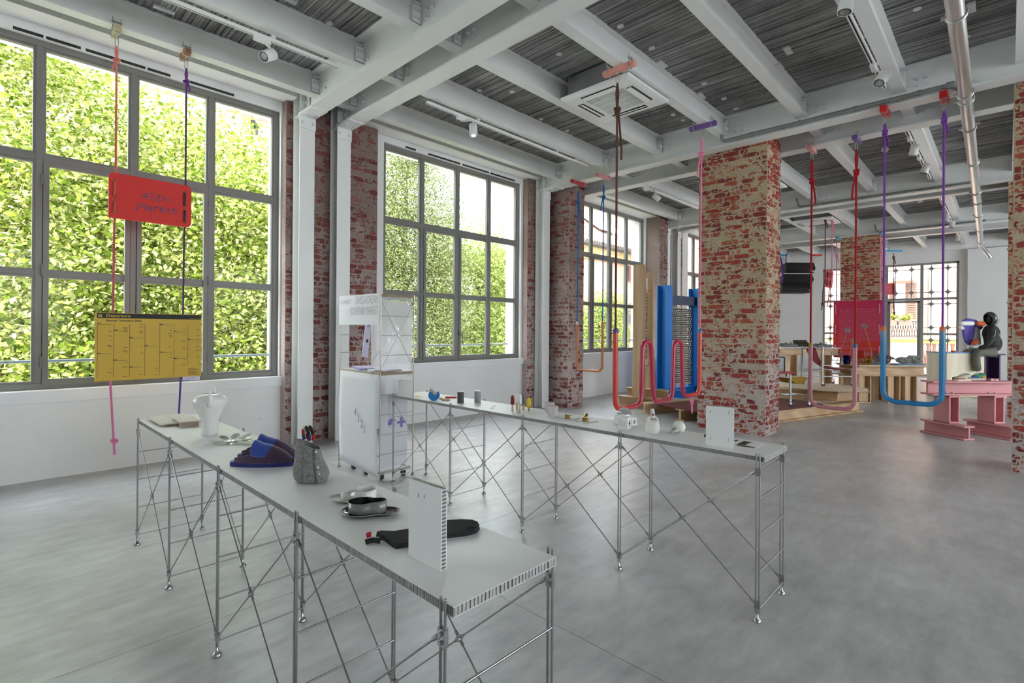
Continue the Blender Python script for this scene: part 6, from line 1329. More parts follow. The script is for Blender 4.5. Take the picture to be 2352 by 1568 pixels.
# ---- platform of timber I beams with a maroon mat
P1, P2 = atz(1785, 972, 0), atz(1985, 945, 0); dP = (P2-P1).normalized(); nP = Vector((-dP.y, dP.x, 0)); nP = nP if nP.dot(FY) > 0 else -nP; P0 = P1-dP*1.3
t = thing('timber_platform', 'low pine platform of I beams under a maroon mat, right of the broad pillar', 'platform', (P1.x, P1.y, 0))
for k_ in (0.02, .85, 1.7): wibeam(P0+nP*(.09+k_), P2+nP*(.09+k_), .20, .20, .022, .05).build('beam', M['pineh'], t, bevel=.006)
M['maroon'] = mat('maroon_felt_mat', (.16, .045, .045), .9, noise=(30, .15), bump=(120, .3, .002))
e = atz(1902, 930, .21); Lm = (e-P0).dot(dP)
alone(MB().prism(fillet([P0+nP*.06+uh*.204, P0+nP*.06+dP*Lm+uh*.204, P0+nP*1.5+dP*Lm+uh*.204, P0+nP*1.5+uh*.204, P0+nP*.06+uh*.204], .08, 4)[:-1], (0, 0, .018)), 'floor_mat', M['maroon'], 'maroon mat lying on the low pine platform', 'mat', P1+nP*.6+uh*.204)
b1a, b1b = atz(1785, 914, .225), atz(1932, 924, .225)
alone(wibeam(b1a+FY*.1, b1b+FY*.1, .20, .2, .026, .05), 'timber_beam', M['pineh'], 'pine I beam lying on the maroon mat under the round board', 'beam', (b1a+b1b)/2, bevel=.006)
b2a, b2b = atz(1895, 921, .1), atz(2000, 926, .0); b2b.z = 0; b2a = b2b-(RX*1.0-FY*.12)*.95
alone(wibeam(b2a+FY*.1+uh*.0, b2b+FY*.1, .26, .22, .026, .05), 'timber_beam', M['pineh'], 'pine I beam end showing its profile right of the round board', 'beam', (b2a+b2b)/2, bevel=.006)
dc = atz(1889, 889.5, .43); t = thing('round_board', 'round birch plywood board carrying the maroon sling chair', 'board', dc)
MB().lathe([(.001, 0), (.76, 0), (.765, .006), (.765, .016), (.76, .022), (.001, .022)], dc, 56).build('disc', M['ply'], t)
for a in (.9, 2.2, 4.0, 5.4): MB().lathe([(.012, 0), (.012, .012), (.004, .02), (.001, .02)], dc+Vector((.6*math.cos(a), .6*math.sin(a), .022)), 8).build('bolt', M['hook'], t)
MB().box(dc+Vector((-.25, -.25, -.19)), dc+Vector((.25, .25, 0))).build('support', M['pineh'], t)
# ---- chairs on casters
M['tube'] = mat('galvanised_frame_tube', (.50, .51, .51), .3, .85, noise=(20, .08))
def caster(t, p):
    p = V(p); m = MB().cyl(p+RX*.02-FY*.012+uh*.035, p+RX*.02+FY*.012+uh*.035, .035, 16); m.build('caster', M['rubber'], t)
    MB().cyl(p+uh*.075, p+uh*.1, .012, 8).obox(p+uh*.06+RX*.008, RX*.02, FY*.017, uh*.016).build('fork', M['tube'], t)
M['sling'] = mat('raspberry_canvas', (.33, .045, .075), .8, noise=(40, .1), bump=(200, .2, .002))
c = atz(1893, 884, .452); c.z = .452; t = thing('sling_chair', 'raspberry canvas sling chair of steel tubes on casters', 'chair', c)
wd = (FY*.86+RX*.35).normalized()
def L_(r_, d_, z): return c+RX*r_+wd*d_+uh*z
fr_ = ((-.42, .28), (-.075, -.26), (.20, -.26+.0), (.42, .30))
for (r_, d_, z) in ((-.43, .26, .80), (-.09, -.26, .80), (.22, .30, .36), (.52, -.24, .36)): MB().cyl(L_(r_, d_, .09), L_(r_, d_, z), .021, 10).build('leg', M['tube'], t); caster(t, L_(r_, d_, 0))
for a, b2_ in (((-.43, .26, .76), (-.09, -.26, .76)), ((.22, .30, .345), (.52, -.24, .345)), ((-.43, .26, .30), (.22, .30, .30)), ((-.09, -.26, .20), (.52, -.24, .20)), ((-.43, .26, .2), (-.09, -.26, .2)), ((.22, .30, .22), (.52, -.24, .22)), ((-.09, -.26, .42), (.12, -.26, .42))): MB().cyl(L_(*a), L_(*b2_), .014, 8).build('rail', M['tube'], t)
rows = []
prof = [(-.30, .79), (-.27, .70), (-.22, .58), (-.15, .47), (-.04, .39), (.08, .355), (.22, .345), (.36, .35), (.44, .36)]
for i, (r_, z) in enumerate(prof): rows.append([L_(r_-d_*.25*(1-i/8)-d_*.35*(i/8)*0+ (0 if i < 4 else -d_*.15*(i-3)/5), d_, z-.03*(1-(d_/.28)**2)*(0 if i in (0, 8) else 1)) for d_ in (-.28, -.14, 0, .14, .28)])
MB().grid(rows).build('sling', M['sling'], t, solid=.006, subsurf=1)
MB().cyl(L_(-.34, -.28-.0, .79), L_(-.26, .3, .79), .022, 10).build('head_roll', M['sling'], t)
M['canvas'] = mat('mustard_canvas', (.52, .31, .03), .8, noise=(40, .1), bump=(200, .2, .002))
c = atz(1822, 932, .222); c.z = .222; t = thing('canvas_stool', 'mustard canvas stool of steel tubes on casters, on the maroon mat', 'stool', c); wd = (FY*.95-RX*.3).normalized()
for r_, d_, z in ((-.155, -.12, .545), (.19, -.10, .53), (-.17, .26, .53), (.17, .28, .53)): MB().cyl(L_(r_, d_, .09), L_(r_, d_, z), .019, 10).build('leg', M['tube'], t); caster(t, L_(r_, d_, 0))
for a, b2_ in (((-.155, -.12, .51), (-.17, .26, .51)), ((.19, -.10, .51), (.17, .28, .51)), ((-.155, -.12, .2), (-.17, .26, .2)), ((.19, -.10, .2), (.17, .28, .2)), ((-.16, .1, .2), (.18, .1, .2))): MB().cyl(L_(*a), L_(*b2_), .013, 8).build('rail', M['tube'], t)
MB().grid([[L_(-.155+.34*i/8, d_, .53-.13*math.sin(pi*i/8)**.6) for d_ in (-.11, .06, .26)] for i in range(9)]).build('seat', M['canvas'], t, solid=.006, subsurf=1)
M['purpletube'] = mat('dark_violet_tube', (.035, .025, .07), .4, noise=(9, .1)); M['pinkcush'] = mat('pink_cushion', (.62, .12, .14), .8, noise=(20, .1))
c = atd(1793, 856, 12.5); c.z = 0.; t = thing('frame_stool', 'dark violet square frame stool with a pink pad, half hidden by the broad pillar', 'stool', c); zc_ = atd(1793, 855, 12.5).z; zt2 = atd(1793, 820, 12.5).z
MB().tube(fillet([c-RX*.15+uh*zc_, c-RX*.15+uh*zt2, c+RX*.09+uh*zt2, c+RX*.09+uh*zc_], .02, 3), .016, 8).build('back_frame', M['purpletube'], t); MB().obox(c+uh*zc_+RX*.05, RX*.22, FY*.2, uh*.02).build('pad', M['pinkcush'], t, bevel=.01)
for s in (-.15, .22):
    for s2 in (-.15, .15): MB().cyl(c+RX*s+FY*s2, c+RX*s+FY*s2+uh*zc_, .016, 8).build('leg', M['purpletube'], t)
# ---- turntable desk
c = atd(1846, 797, 14.6); zt2 = c.z; c.z = 0; t = thing('timber_desk', 'long pine desk with white top carrying two turntables', 'desk', c)
wl_ = 1.62; MB().obox(c+uh*(zt2-.01)-RX*.0, RX*wl_/2, FY*.4, uh*.012).build('top', M['trimwhite'], t); wibeam(c+uh*(zt2-.21)-RX*wl_/2-FY*.25, c+uh*(zt2-.21)+RX*wl_/2-FY*.25, .185, .14, .02, .05).build('apron', M['pineh'], t, bevel=.004)
for s in (-.45, .50):
    m = MB()
    for k_ in (-.1, .1): m.obox(c+RX*(s+k_)-FY*.2+uh*(zt2-.21)/2, RX*.013, FY*.1, uh*(zt2-.21)/2)
    m.obox(c+RX*s-FY*.12+uh*(zt2-.21)/2, RX*.1, FY*.02, uh*(zt2-.21)/2); m.build('leg', M['pine'], t)
    MB().obox(c+RX*s+uh*.02, RX*.25, FY*.4, uh*.02).build('foot', M['pineh'], t)
M['vinyl'] = mat('black_vinyl', (.015, .015, .016), .3, noise=(20, .2))
for px, lab in ((1808, 'black turntable at the left of the pine desk'), (1888, 'black turntable at the right of the pine desk')):
    q = atd(px, 797, 14.6); q.z = zt2+.003; t = thing('turntable', lab, 'turntable', q)
    MB().obox(q+uh*.045, RX*.21, FY*.17, uh*.035).build('plinth', M['vinyl'], t, bevel=.006); MB().cyl(q+uh*.08-RX*.04, q+uh*.10-RX*.04, .155, 28).build('platter', M['vinyl'], t)
    for s in (-.16, .16): MB().cyl(q+RX*s+uh*0-FY*.12, q+RX*s+uh*.012-FY*.12, .02, 8).build('foot', M['rubber'], t)
    MB().tube([q+RX*.15+FY*.1+uh*.08, q+RX*.15+FY*.1+uh*.15, q+RX*.12-FY*.05+uh*.13, q+RX*.06-FY*.1+uh*.11], .008, 6).build('tone_arm', M['tube'], t); MB().cyl(q-RX*.04+uh*.1, q-RX*.04+uh*.13, .02, 8).build('spindle', M['vinyl'], t)
q = atd(1845, 797, 14.5); q.z = zt2+.003; t = thing('mixer', 'black tilted mixing desk with yellow knobs between the turntables', 'mixer', q); tl = (uh*.75+FY*.65).normalized(); MB().prism([q-RX*.19-FY*.05, q-RX*.19+FY*.2, q-RX*.19+FY*.2+uh*.2, q-RX*.19-FY*.05+uh*.03], RX*.38).build('case', M['vinyl'], t, bevel=.004)
n_ = RX.cross(tl); n_ = n_ if n_.dot(EYE-q) > 0 else -n_
for i in range(6):
    for j in range(3): p = q-RX*(.15-.06*i)-FY*.05+uh*.035+(FY*.25+uh*.17)*(.2+.26*j)+uh*.004; MB().cyl(p, p+n_*.012, .011, 8).build('knob', M['c_yellow'] if (i+j) % 2 else M['tube'], t)
# ---- speaker array
M['spk'] = mat('black_speaker_mesh', (.02, .02, .021), .6, noise=(80, .3)); M['spkside'] = mat('grey_speaker_flank', (.10, .105, .10), .6, noise=(20, .1))
t = thing('speaker_array', 'three black loudspeakers hung in a column from the ceiling', 'loudspeaker', atd(1830, 640, 17.2))
for (l, r_, a, b2_, w_, tilt) in ((1804, 1867, 603, 628, 17.2, .05), (1800, 1863, 629, 654, 17.15, .35), (1793, 1859, 651, 673, 17.05, .75)):
    p = atd((l+r_)/2, (a+b2_)/2, w_); hw = (r_-l)/2*w_/FPX; hh = (b2_-a)/2*w_/FPX*.98
    up_ = (uh*math.cos(tilt*.5)+FY*math.sin(tilt*.5)*-.0+FY*.25*tilt).normalized(); f2 = -RX.cross(up_); f2 = f2 if f2.dot(FY) > 0 else -f2
    MB().prism([p-RX*hw+f2*.4+up_*hh*.55, p-RX*hw+f2*.4-up_*hh*.55, p-RX*hw-f2*.03-up_*hh, p-RX*hw-f2*.16-up_*hh*.15, p-RX*hw-f2*.06+up_*hh], RX*2*hw).build('cabinet', M['spk'], t, bevel=.006)
    MB().prism([p-RX*(hw+.012)+f2*.38+up_*hh*.5, p-RX*(hw+.012)+f2*.38-up_*hh*.5, p-RX*(hw+.012)-f2*.0-up_*hh*.9, p-RX*(hw+.012)-f2*.05+up_*hh*.9], RX*.012).build('side_plate', M['spkside'], t)
    MB().obox(p+RX*hw*.9-f2*.10-up_*hh*.6, RX*.03, f2*.005, up_*.02).build('badge', M['tube'], t)
for (px, mk, s) in ((1793, 'cl_blue', -1), (1875, 'cl_red', 1)):
    q = atz(px, 586, ZP-.03); MB().obox(q, RX*.20, FY*.03, uh*.03).build('hanger_bar', M[mk], t); e = atd(1805 if s < 0 else 1862, 605, 17.3)
    MB().tube([q, e], .007, 6).build('chain', M['hook'], t)
MB().tube(fillet([atz(1790, 586, ZP-.05), atd(1796, 605, 17.2), atd(1798, 630, 17.2), atd(1795, 655, 17.1)], .2, 5), .03, 8).build('cable', M['r_pur2'], t); MB().tube([atz(1811, 575, ZP), atd(1806, 590, 17.3), atd(1805, 604, 17.2)], .016, 6).build('cable', M['r_pur2'], t)
# ---- red text panel
XPn = 17.30; l, r_ = atx(1914, 760, XPn).y, atx(2026, 760, XPn).y; zt2, zb2 = atx(1970, 690, XPn).z, atx(1970, 822, XPn).z
M['redpanel'] = zfade('red_text_board', [(zb2-zb2, (.62, .035, .02)), ((zt2-zb2)*.55, (.64, .03, .04)), (zt2-zb2, (.58, .02, .10))], .55)
t = thing('text_panel', 'large red exhibition text panel with pink lettering hung before the distant pillar', 'panel', (XPn, (l+r_)/2, zb2))
bd = fillet([(XPn, l-.1, zb2), (XPn, r_, zb2), (XPn, r_, zt2), (XPn, l, zt2), (XPn, l, zb2), (XPn, l-.1, zb2)], .05, 5); MB().prism(bd[:-1], (.03, 0, 0)).build('board', M['redpanel'], t, bevel=.004)
M['pinktext'] = mat('pink_print', (.60, .12, .26), .6, noise=(9, .03))
txt = "In a collective exhibition which brings toge-\nther eight emerging designers, this showcase\nexamines how Joy influences the creative\nprocess. Joy serves as a catalyst for change,\nproviding hope and optimism, particularly\nthrough approaches that involve repurposing\nmaterials, resilience, poetic narratives, and\nproducts that encourage playful interaction.\nThe showcase explores various aspects, in-\ncluding the modernisation of traditional\ncrafts like weaving, the use of renewed\ntechniques and sustainability, the rethink-\ning of conventional habits. This exhibition\nshows that change can be driven through joy\nby focusing on people, thought-provoking\nand tangible solutions.\n\nPresented by\nthe Swiss Arts Council Pro Helvetia\n\nWITH: CLAIREVILLE, Isabelle Bourdet,\nLuc Piersene, Studio CALGESTE,\nJin Hoong"
text_obj(t, 'lettering', txt, .066, (XPn-.002, l-.15, zt2-.27), (0, -1, 0), (0, 0, 1), M['pinktext'], line=.93, bold=.0015, xs=.93)
for y in (l-.06, r_+.06):
    for z in (zb2+.22, (zb2+zt2)/2, zt2-.24): MB().tube([(XPn+.01, y, z+.13), (XPn-.018, y, z+.11), (XPn-.02, y, z), (XPn-.018, y, z-.11), (XPn+.01, y, z-.13)], .014, 8).build('rope_stitch', M['r_pinkp'], t)
    MB().tube([(XPn+.045, y, zb2+.1), (XPn+.045, y, ZP-.16)], .014, 6).build('rope', M['r_pinkp'], t); knot(t, (XPn+.045, y, ZP-.55), .014, M['r_pinkp'], .2, 1, big=2); clampset(t, XPn+.18, y, ZP, 'X', .34, .055, M['cl_blue'])
    carabiner(t, (XPn+.045, y, ZP-.06), .11)
# ---- two small red signs
def small_sign(label, corners, y_, ropes, clampc):
    q = [atd(a, b2_, y_) for a, b2_ in corners]; t = thing('hanging_sign', label, 'sign', (sum(q, Vector())/4)); n_ = (q[1]-q[0]).cross(q[3]-q[0]).normalized(); n_ = n_ if n_.dot(EYE-q[0]) < 0 else -n_
    c = sum(q, Vector())/4
    rd = fillet([(q[0]+q[3])/2]+[q[0], q[1], q[2], q[3]]+[(q[0]+q[3])/2], .045, 4)[:-1]; MB().prism(rd, n_*.03).build('board', M['redsoft'], t, bevel=.003)
    uu = (q[1]-q[0]).normalized(); vv = (q[0]-q[3]).normalized()
    text_obj(t, 'lettering', '4321-\nMarket', .10, c-uu*.12+vv*.02-n_*.002, uu, vv, M['pinktext'], line=.9)
    for f_ in ropes:
        a = f_[0]; col = M[f_[1]]; pts = [atd(x, y, y_) for x, y in a]; top = pts[0]; MB().tube(pts, .012, 6).build('rope', col, t); knot(t, pts[0]-uh*.12, .013, col, .2, 1, big=2)
        e = q[0].lerp(q[3], .0) if f_[2] == 0 else q[1]
        for z in (.28, .72): p = (q[0].lerp(q[3], z)+uu*.06) if f_[2] == 0 else (q[1].lerp(q[2], z)-uu*.06); MB().tube([p+vv*.07, p+vv*.06-n_*.025, p-n_*.03, p-vv*.06-n_*.025, p-vv*.07], .013, 6).build('rope_stitch', col, t)
        if len(f_) > 3: knot(t, pts[-2], .013, col, .0, 1, big=1.8)
    if clampc:
        (px, py, w_, L, ck) = clampc; p = atd(px, py, w_); MB().obox(p, RX*L/2, FY*.03, uh*.028).build('clamp_bar', M[ck], t, bevel=.003)
        for s in (-1, 1): MB().tube([p+RX*s*L*.3+uh*.12+FY*.04, p+RX*s*L*.3-uh*.034+FY*.04, p+RX*s*L*.3-uh*.034-FY*.04, p+RX*s*L*.3+uh*.12-FY*.04], .005, 5).build('u_bolt', M['hook'], t)
M['redsoft'] = mat('soft_red_board', (.56, .05, .05), .6, noise=(20, .05))
small_sign('small red hanging sign on brown and pink ropes right of the loudspeakers', [(1896, 619), (1915, 622.5), (1911.5, 662), (1893, 658)], 13.2, [([(1895.5, 495), (1895.5, 560), (1895, 640), (1890, 668), (1889, 698), (1887, 712)], 'r_brown', 0, 1), ([(1912, 502), (1911, 560), (1911, 640), (1904, 670), (1903, 691), (1899, 704)], 'r_pinkp', 1, 1)], (1912, 489, 13.2, .34, 'cl_yellow'))
small_sign('small red hanging sign on one brown rope, left of the ornamental window door', [(2031, 651), (2056, 650), (2056, 676), (2031, 676.5)], 15.6, [([(2052.5, 582), (2053, 640), (2053, 665), (2052.5, 700), (2054, 718), (2055, 724)], 'r_brown', 1, 1)], (2052, 576, 15.6, .52, 'cl_blue'))
# ---- timber table with vases and bags
tc_ = atd(2040, 838, 11.3); zt2 = tc_.z; c = Vector((tc_.x, tc_.y, 0)); t = thing('timber_table', 'pine table of I beams carrying glass vases and a blue tray', 'table', c)
Lt = 1.50
for d_ in (.06, .62): wibeam(c-RX*(Lt*.45)+FY*d_+uh*(zt2-.245), c+RX*(Lt*.55)+FY*d_+uh*(zt2-.245), .22, .2, .024, .05).build('beam', M['pineh'], t, bevel=.005)
MB().obox(c+RX*Lt*.04+FY*.34+uh*(zt2-.012), RX*Lt/2, FY*.42, uh*.012).build('top', M['ply'], t)
for px in (1986, 2053, 2092):
    for d_ in (.08, .6):
        q = atd(px, 900, 11.3); q = Vector((q.x, q.y, 0))+FY*d_*(1 if px != 2053 else 1.); m = MB(); hl = (zt2-.245)/2
        for s in (-.13, .13): m.obox(q+RX*s*.95+uh*hl, RX*.014, FY*.09, uh*hl)
        m.obox(q+uh*hl+FY*.05-RX*.03, RX*.12, FY*.018, uh*hl); m.obox(q-RX*.07-FY*.06+uh*hl, RX*.06, FY*.02, uh*hl); m.build('leg', M['pine'], t, bevel=.003)
zt2 += .001
def on_table(px, d_): q = atd(px, 838, 11.3); return Vector((q.x, q.y, zt2))+FY*d_
M['tray'] = mat('blue_enamel_tray', (.05, .22, .46), .4, noise=(6, .05))
for px, hw, d_, lab in ((2095, .33, .12, 'blue tray at the right end of the pine table, in front'), (2052, .2, .5, 'blue tray behind the front one on the pine table')):
    q = on_table(px, d_); t = thing('tray', lab, 'tray', q); MB().prism(fillet([q-RX*hw, q-RX*hw-FY*.1, q+RX*hw-FY*.1, q+RX*(hw-.06)+FY*.12, q-RX*hw+FY*.12, q-RX*hw], .05, 3)[:-1], (0, 0, .022)).build('dish', M['tray'], t, bevel=.004)
def vglass(name, tint): return glass_pane(name, tint, .12)
M['gclear'] = vglass('clear_vase_glass', (.90, .92, .92)); M['gblue'] = vglass('blue_vase_glass', (.25, .28, .75)); M['gyel'] = vglass('yellow_vase_glass', (.90, .80, .25)); M['gamb'] = vglass('amber_tint_glass', (.92, .78, .68))
def vase(px, d_, r_, h_, m, lab):
    q = on_table(px, d_); N = 24; rows = []
    for i in range(9):
        z = h_*i/8; rows.append([q+RX*((r_*(1+.05*math.sin(7*z/h_+3*a_)))*math.cos(a_))+FY*((r_*(1+.05*math.sin(7*z/h_+3*a_)))*math.sin(a_))+uh*z for a_ in [2*pi*k_/N for k_ in range(N)]])
    m_ = MB(); m_.grid(rows, True, True); m_.add(rows[0], [tuple(range(N))[::-1]]); o_ = alone(m_, 'glass_vase', m, lab, 'vase', q); s_ = o_.modifiers.new('wall', 'SOLIDIFY'); s_.thickness = .004; return q
va = vase(1944, .35, .105, .27, M['gclear'], 'tall clear glass vase at the left end of the pine table'); vb = vase(1953, .12, .065, .20, M['gblue'], 'deep blue glass vase beside the tall clear one'); vc = vase(1986, .18, .12, .30, M['gamb'], 'wide clear glass vase with an amber tint'); vase(1996, .0, .045, .19, M['gyel'], 'slim yellow glass vase in front of the wide one'); vd = vase(2019, .12, .08, .29, M['gclear'], 'clear glass vase left of the blue tube swing leg')
M['gdish'] = M['gyel']
q = on_table(2008, .3); alone(MB().lathe([(.03, 0), (.07, .02), (.11, .06), (.112, .062), (.07, .025), (.001, .012)], q, 20), 'glass_bowl', M['gyel'], 'low amber glass bowl between the vases', 'bowl', q)
M['petal'] = mat('mauve_petal', (.42, .34, .40), .9, noise=(60, .3)); M['petal2'] = mat('straw_petal', (.70, .50, .28), .9, noise=(60, .3)); M['stem'] = mat('dry_stem', (.34, .30, .10), .8, noise=(30, .2))
def allium(top, base, r_, m, lab):
    t = thing('flower', lab, 'flower', base); top, base = V(top), V(base); rnd = random.Random(int(top.x*100)); MB().tube([base+uh*.02, (top+base)/2+RX*.006, top], .006, 6).build('stem', M['stem'], t); mb = MB()
    for i in range(90):
        d = Vector((rnd.gauss(0, 1), rnd.gauss(0, 1), rnd.gauss(0, 1))).normalized(); o1 = d.orthogonal().normalized()*.006; e = top+d*r_*rnd.uniform(.8, 1.05); mb.add([top+d*r_*.2, e+o1, e+d*.006, e-o1], [(0, 1, 2, 3)]); mb.add([top+d*r_*.2, e+d.cross(o1), e+d*.006, e-d.cross(o1)], [(0, 1, 2, 3)])
    q = mb.build('petals', m, t); q['kind'] = 'stuff'; MB().ball(top, r_*.35, 8, 6).build('core', M['stem'], t)
allium(atd(1947, 758, 11.6), va, .062, M['petal'], 'mauve pompom flower in the tall clear vase'); allium(atd(1985, 749, 11.4), vd, .062, M['petal'], 'mauve pompom flower leaning from the vase near the blue swing'); allium(atd(1959, 782, 11.45), vb, .05, M['petal2'], 'straw coloured pompom flower in the blue vase')
M['bagd'] = mat('smoky_crumpled_film', (.10, .05, .06), .15, noise=(14, .9, (.55, .42, .45)), bump=(25, 1., .05), spec=.8); M['bagc'] = mat('clear_crumpled_film', (.30, .36, .28), .12, noise=(10, .7, (.85, .88, .84)), bump=(22, 1., .05), spec=.8, alpha=.85)
def bag(px, d_, w_, h_, m, lab, sd_):
    q = on_table(px, d_)+uh*.024; R_ = np.random.RandomState(sd_); rows = []; N = 26
    for i in range(13):
        th = pi*i/12; rows.append([q+RX*(w_*math.sin(th)*math.cos(a_)*(1+.22*R_.randn()*math.sin(th)))+FY*(.15*math.sin(th)*math.sin(a_)*(1+.2*R_.randn()))+uh*(h_*(.5-.5*math.cos(th))*(1+.10*R_.randn()*math.sin(th))) for a_ in [2*pi*k_/N for k_ in range(N)]])
    alone(MB().grid(rows, False, True), 'crumpled_bag', m, lab, 'bag', q)
bag(2052, .3, .16, .20, M['bagd'], 'dark crumpled bag on the blue tray at the left', 3); bag(2085, .12, .14, .15, M['bagc'], 'clear greenish crumpled bag in the middle of the blue tray', 4); bag(2107, .12, .13, .185, M['bagc'], 'clear crumpled bag at the right end of the blue tray', 5)
# ---- pink bench of painted I beams
f1a, f1b = atz(2113, 991, 0), atz(2215, 1012, 0); fd = (f1b-f1a); f2b = atz(2316, 1011, 0); o12 = f2b-f1b; o12 = RX*o12.dot(RX)+FY*o12.dot(FY)*.3
t = thing('pink_bench', 'pink painted bench built of I beams, carrying two sneakers', 'bench', (f1a+f1b)/2+o12/2); nf = Vector((fd.y, -fd.x, 0)).normalized(); nf = nf if nf.dot(RX) > 0 else -nf
ctr = []
for k_ in (0, 1):
    a, b2_ = f1a+o12*k_+nf*.09, f1b+o12*k_+nf*.09; wibeam(a, b2_, .205, .19, .026, .03).build('foot_beam', M['pink'], t, bevel=.006)
    c = (a+b2_)/2; ctr.append(c); e1 = RX; m = MB(); z0, z1 = .206, .618; hl = (z1-z0)/2; zc_ = (z0+z1)/2
    f_ = fd.normalized()
    for s in (-1, 1): m.obox(c+nf*s*.082+uh*zc_, nf*.013, f_*.12, uh*hl)
    m.obox(c+uh*zc_-f_*.03, nf*.082, f_*.015, uh*hl)
    for z in (z0+.013, z1-.013): m.obox(c+uh*z, nf*.095, f_*.12, uh*.013)
    m.build('post', M['pink'], t, bevel=.004)
    for z in (.25, .57): q = c+uh*z-f_*.0+f_*.0; MB().ball(c+f_*.0+uh*z+nf*.0-f_*.012+f_*.0, .013, 8, 6).build('bolt', M['hook'], t)
cm = (ctr[0]+ctr[1])/2; ax = (ctr[1]-ctr[0]).normalized(); ax = (ax*.3+RX*.7).normalized()
wibeam(cm-ax*.64+uh*.619, cm+ax*.64+uh*.619, .212, .24, .026, .034).build('top_beam', M['pink'], t, bevel=.006)
nb = Vector((ax.y, -ax.x, 0)); nb = nb if nb.dot(EYE-cm) > 0 else -nb
for s in (-.40, -.31, .24, .33): MB().ball(cm+ax*s+nb*.07+uh*.655, .015, 8, 6).build('bolt', M['hook'], t)
zb2 = .8315
for s, lab in ((.335, 'small pink block on the right of the pink bench, left of two'), (.40, 'small pink block on the right of the pink bench, right of two')):
    q = cm+ax*s+uh*zb2; alone(MB().obox(q+uh*.018, ax*.028, nb*.03, uh*.018), 'pink_block', M['pink'], lab, 'block', q, bevel=.003)
# sneakers
def sneaker(q, d, L, mu, msole, patches, label):
    q = V(q); d = V(d).normalized(); n_ = Vector((-d.y, d.x, 0)); t = thing('sneaker', label, 'shoe', q)
    def wd(s): return L*.16*(.78+.22*math.sin(pi*(s-.1)))*min(1, (s*9)**.5+.25)*min(1, ((1-s)*7)**.5+.1)
    st = [i/16 for i in range(17)]; m = MB(); m.prism([q+d*L*(s-.5)+n_*wd(s) for s in st]+[q+d*L*(s-.5)-n_*wd(s) for s in reversed(st)], (0, 0, .028)); m.build('sole', msole, t, bevel=.006)
    rows = []
    for s in (.03, .1, .18, .26, .34, .42, .5, .6, .7, .8, .9, .97):
        hh = .075 if s < .36 else .075-.045*((s-.36)/.6)**.8; rows.append([q+d*L*(s-.5)+n_*(wd(s)*.93*math.cos(a_))+uh*(.026+hh*max(0, math.sin(a_))**.65*(1-(.25 if (.08 < s < .34 and abs(a_-pi/2) < .5) else 0))) for a_ in [pi*k_/12 for k_ in range(13)]])
    MB().grid(rows).build('upper', mu, t, subsurf=1)
    for (s0, s1, z0, z1, mk) in patches:
        for sd_ in (-1, 1): MB().grid([[q+d*L*(s-.5)+n_*(sd_*(wd(s)*.93*math.cos(math.asin(min(1, zz)))+.003))+uh*(.027+.066*zz) for s in np.linspace(s0, s1, 6)] for zz in (z0, (z0+z1)/2, z1)]).build('panel', M[mk], t)
    MB().tube([q+d*L*(.04-.5+.0)+uh*.1, q+d*L*(.2-.5)+n_*wd(.2)*.5+uh*.098, q+d*L*(.36-.5)+uh*.105, q+d*L*(.2-.5)-n_*wd(.2)*.5+uh*.098], .009, 6, closed=True).build('collar', M['sn_grey'], t)
    for i in range(4): s = .42+.07*i; MB().tube([q+d*L*(s-.5)+n_*.025+uh*(.105-.012*i), q+d*L*(s-.5)+uh*(.112-.012*i), q+d*L*(s-.5)-n_*.025+uh*(.105-.012*i)], .004, 5).build('lace', M['card'], t)
M['sn_beige'] = mat('beige_suede', (.52, .45, .36), .85, noise=(30, .1)); M['sn_grey'] = mat('grey_suede', (.22, .22, .23), .85, noise=(30, .1)); M['sn_sole'] = mat('cream_rubber', (.66, .58, .46), .6, noise=(30, .05)); M['sn_rust'] = mat('rust_suede', (.34, .10, .05), .85, noise=(30, .1)); M['sn_green'] = mat('green_suede', (.03, .22, .09), .8, noise=(30, .1)); M['sn_orange'] = mat('orange_suede', (.62, .22, .03), .8, noise=(30, .1)); M['sn_blue'] = mat('navy_suede', (.03, .05, .20), .8, noise=(30, .1))
sl = atd(2209, 866, 7.72); sr = atd(2243, 866, 7.9)
sneaker((sl.x, sl.y, zb2), -RX*.97-FY*.2, .31, M['sn_beige'], M['sn_sole'], ((.5, .95, 0, .35, 'sn_rust'), (.05, .3, .1, .6, 'sn_grey')), 'beige sneaker with rust trim on the pink bench, toe to the left')
sneaker((sr.x, sr.y, zb2), -RX*.97-FY*.1, .29, M['sn_green'], M['sn_sole'], ((.03, .28, .05, .7, 'sn_orange'), (.55, .92, .0, .5, 'sn_blue')), 'green and orange sneaker behind the beige one on the pink bench')
# ---- plinths, sculpture, seated figure
WF = 12.3
def fp_(px, py, w_=WF): return atd(px, py, w_)
zt2 = fp_(2220, 809).z; c = fp_(2218, 860); c = Vector((c.x, c.y, 0)); hw = 43*WF/FPX
t = thing('plywood_plinth', 'pale plywood plinth with a blue top behind the pink bench', 'plinth', c+FY*.3)
MB().obox(c+FY*.3+uh*zt2/2, RX*hw, FY*.3, uh*(zt2/2-.012)).build('body', M['plyc'] if 'plyc' in M else M['ply'], t, bevel=.004); MB().obox(c+FY*.3+uh*(zt2-.012), RX*(hw+.015), FY*.31, uh*.012).build('top', M['tray'], t)
M['violetp'] = mat('deep_violet_panel', (.055, .022, .085), .6, noise=(4, .08))
zs = fp_(2280, 813).z; c2 = fp_(2281, 860); c2 = Vector((c2.x, c2.y, 0)); t = thing('violet_plinth', 'deep violet plinth on which the hooded figure sits', 'plinth', c2+FY*.25)
m = MB()
for s in (-1, 1): m.obox(c2+RX*s*.17+FY*.25+uh*zs/2, RX*.015, FY*.24, uh*(zs/2-.02))
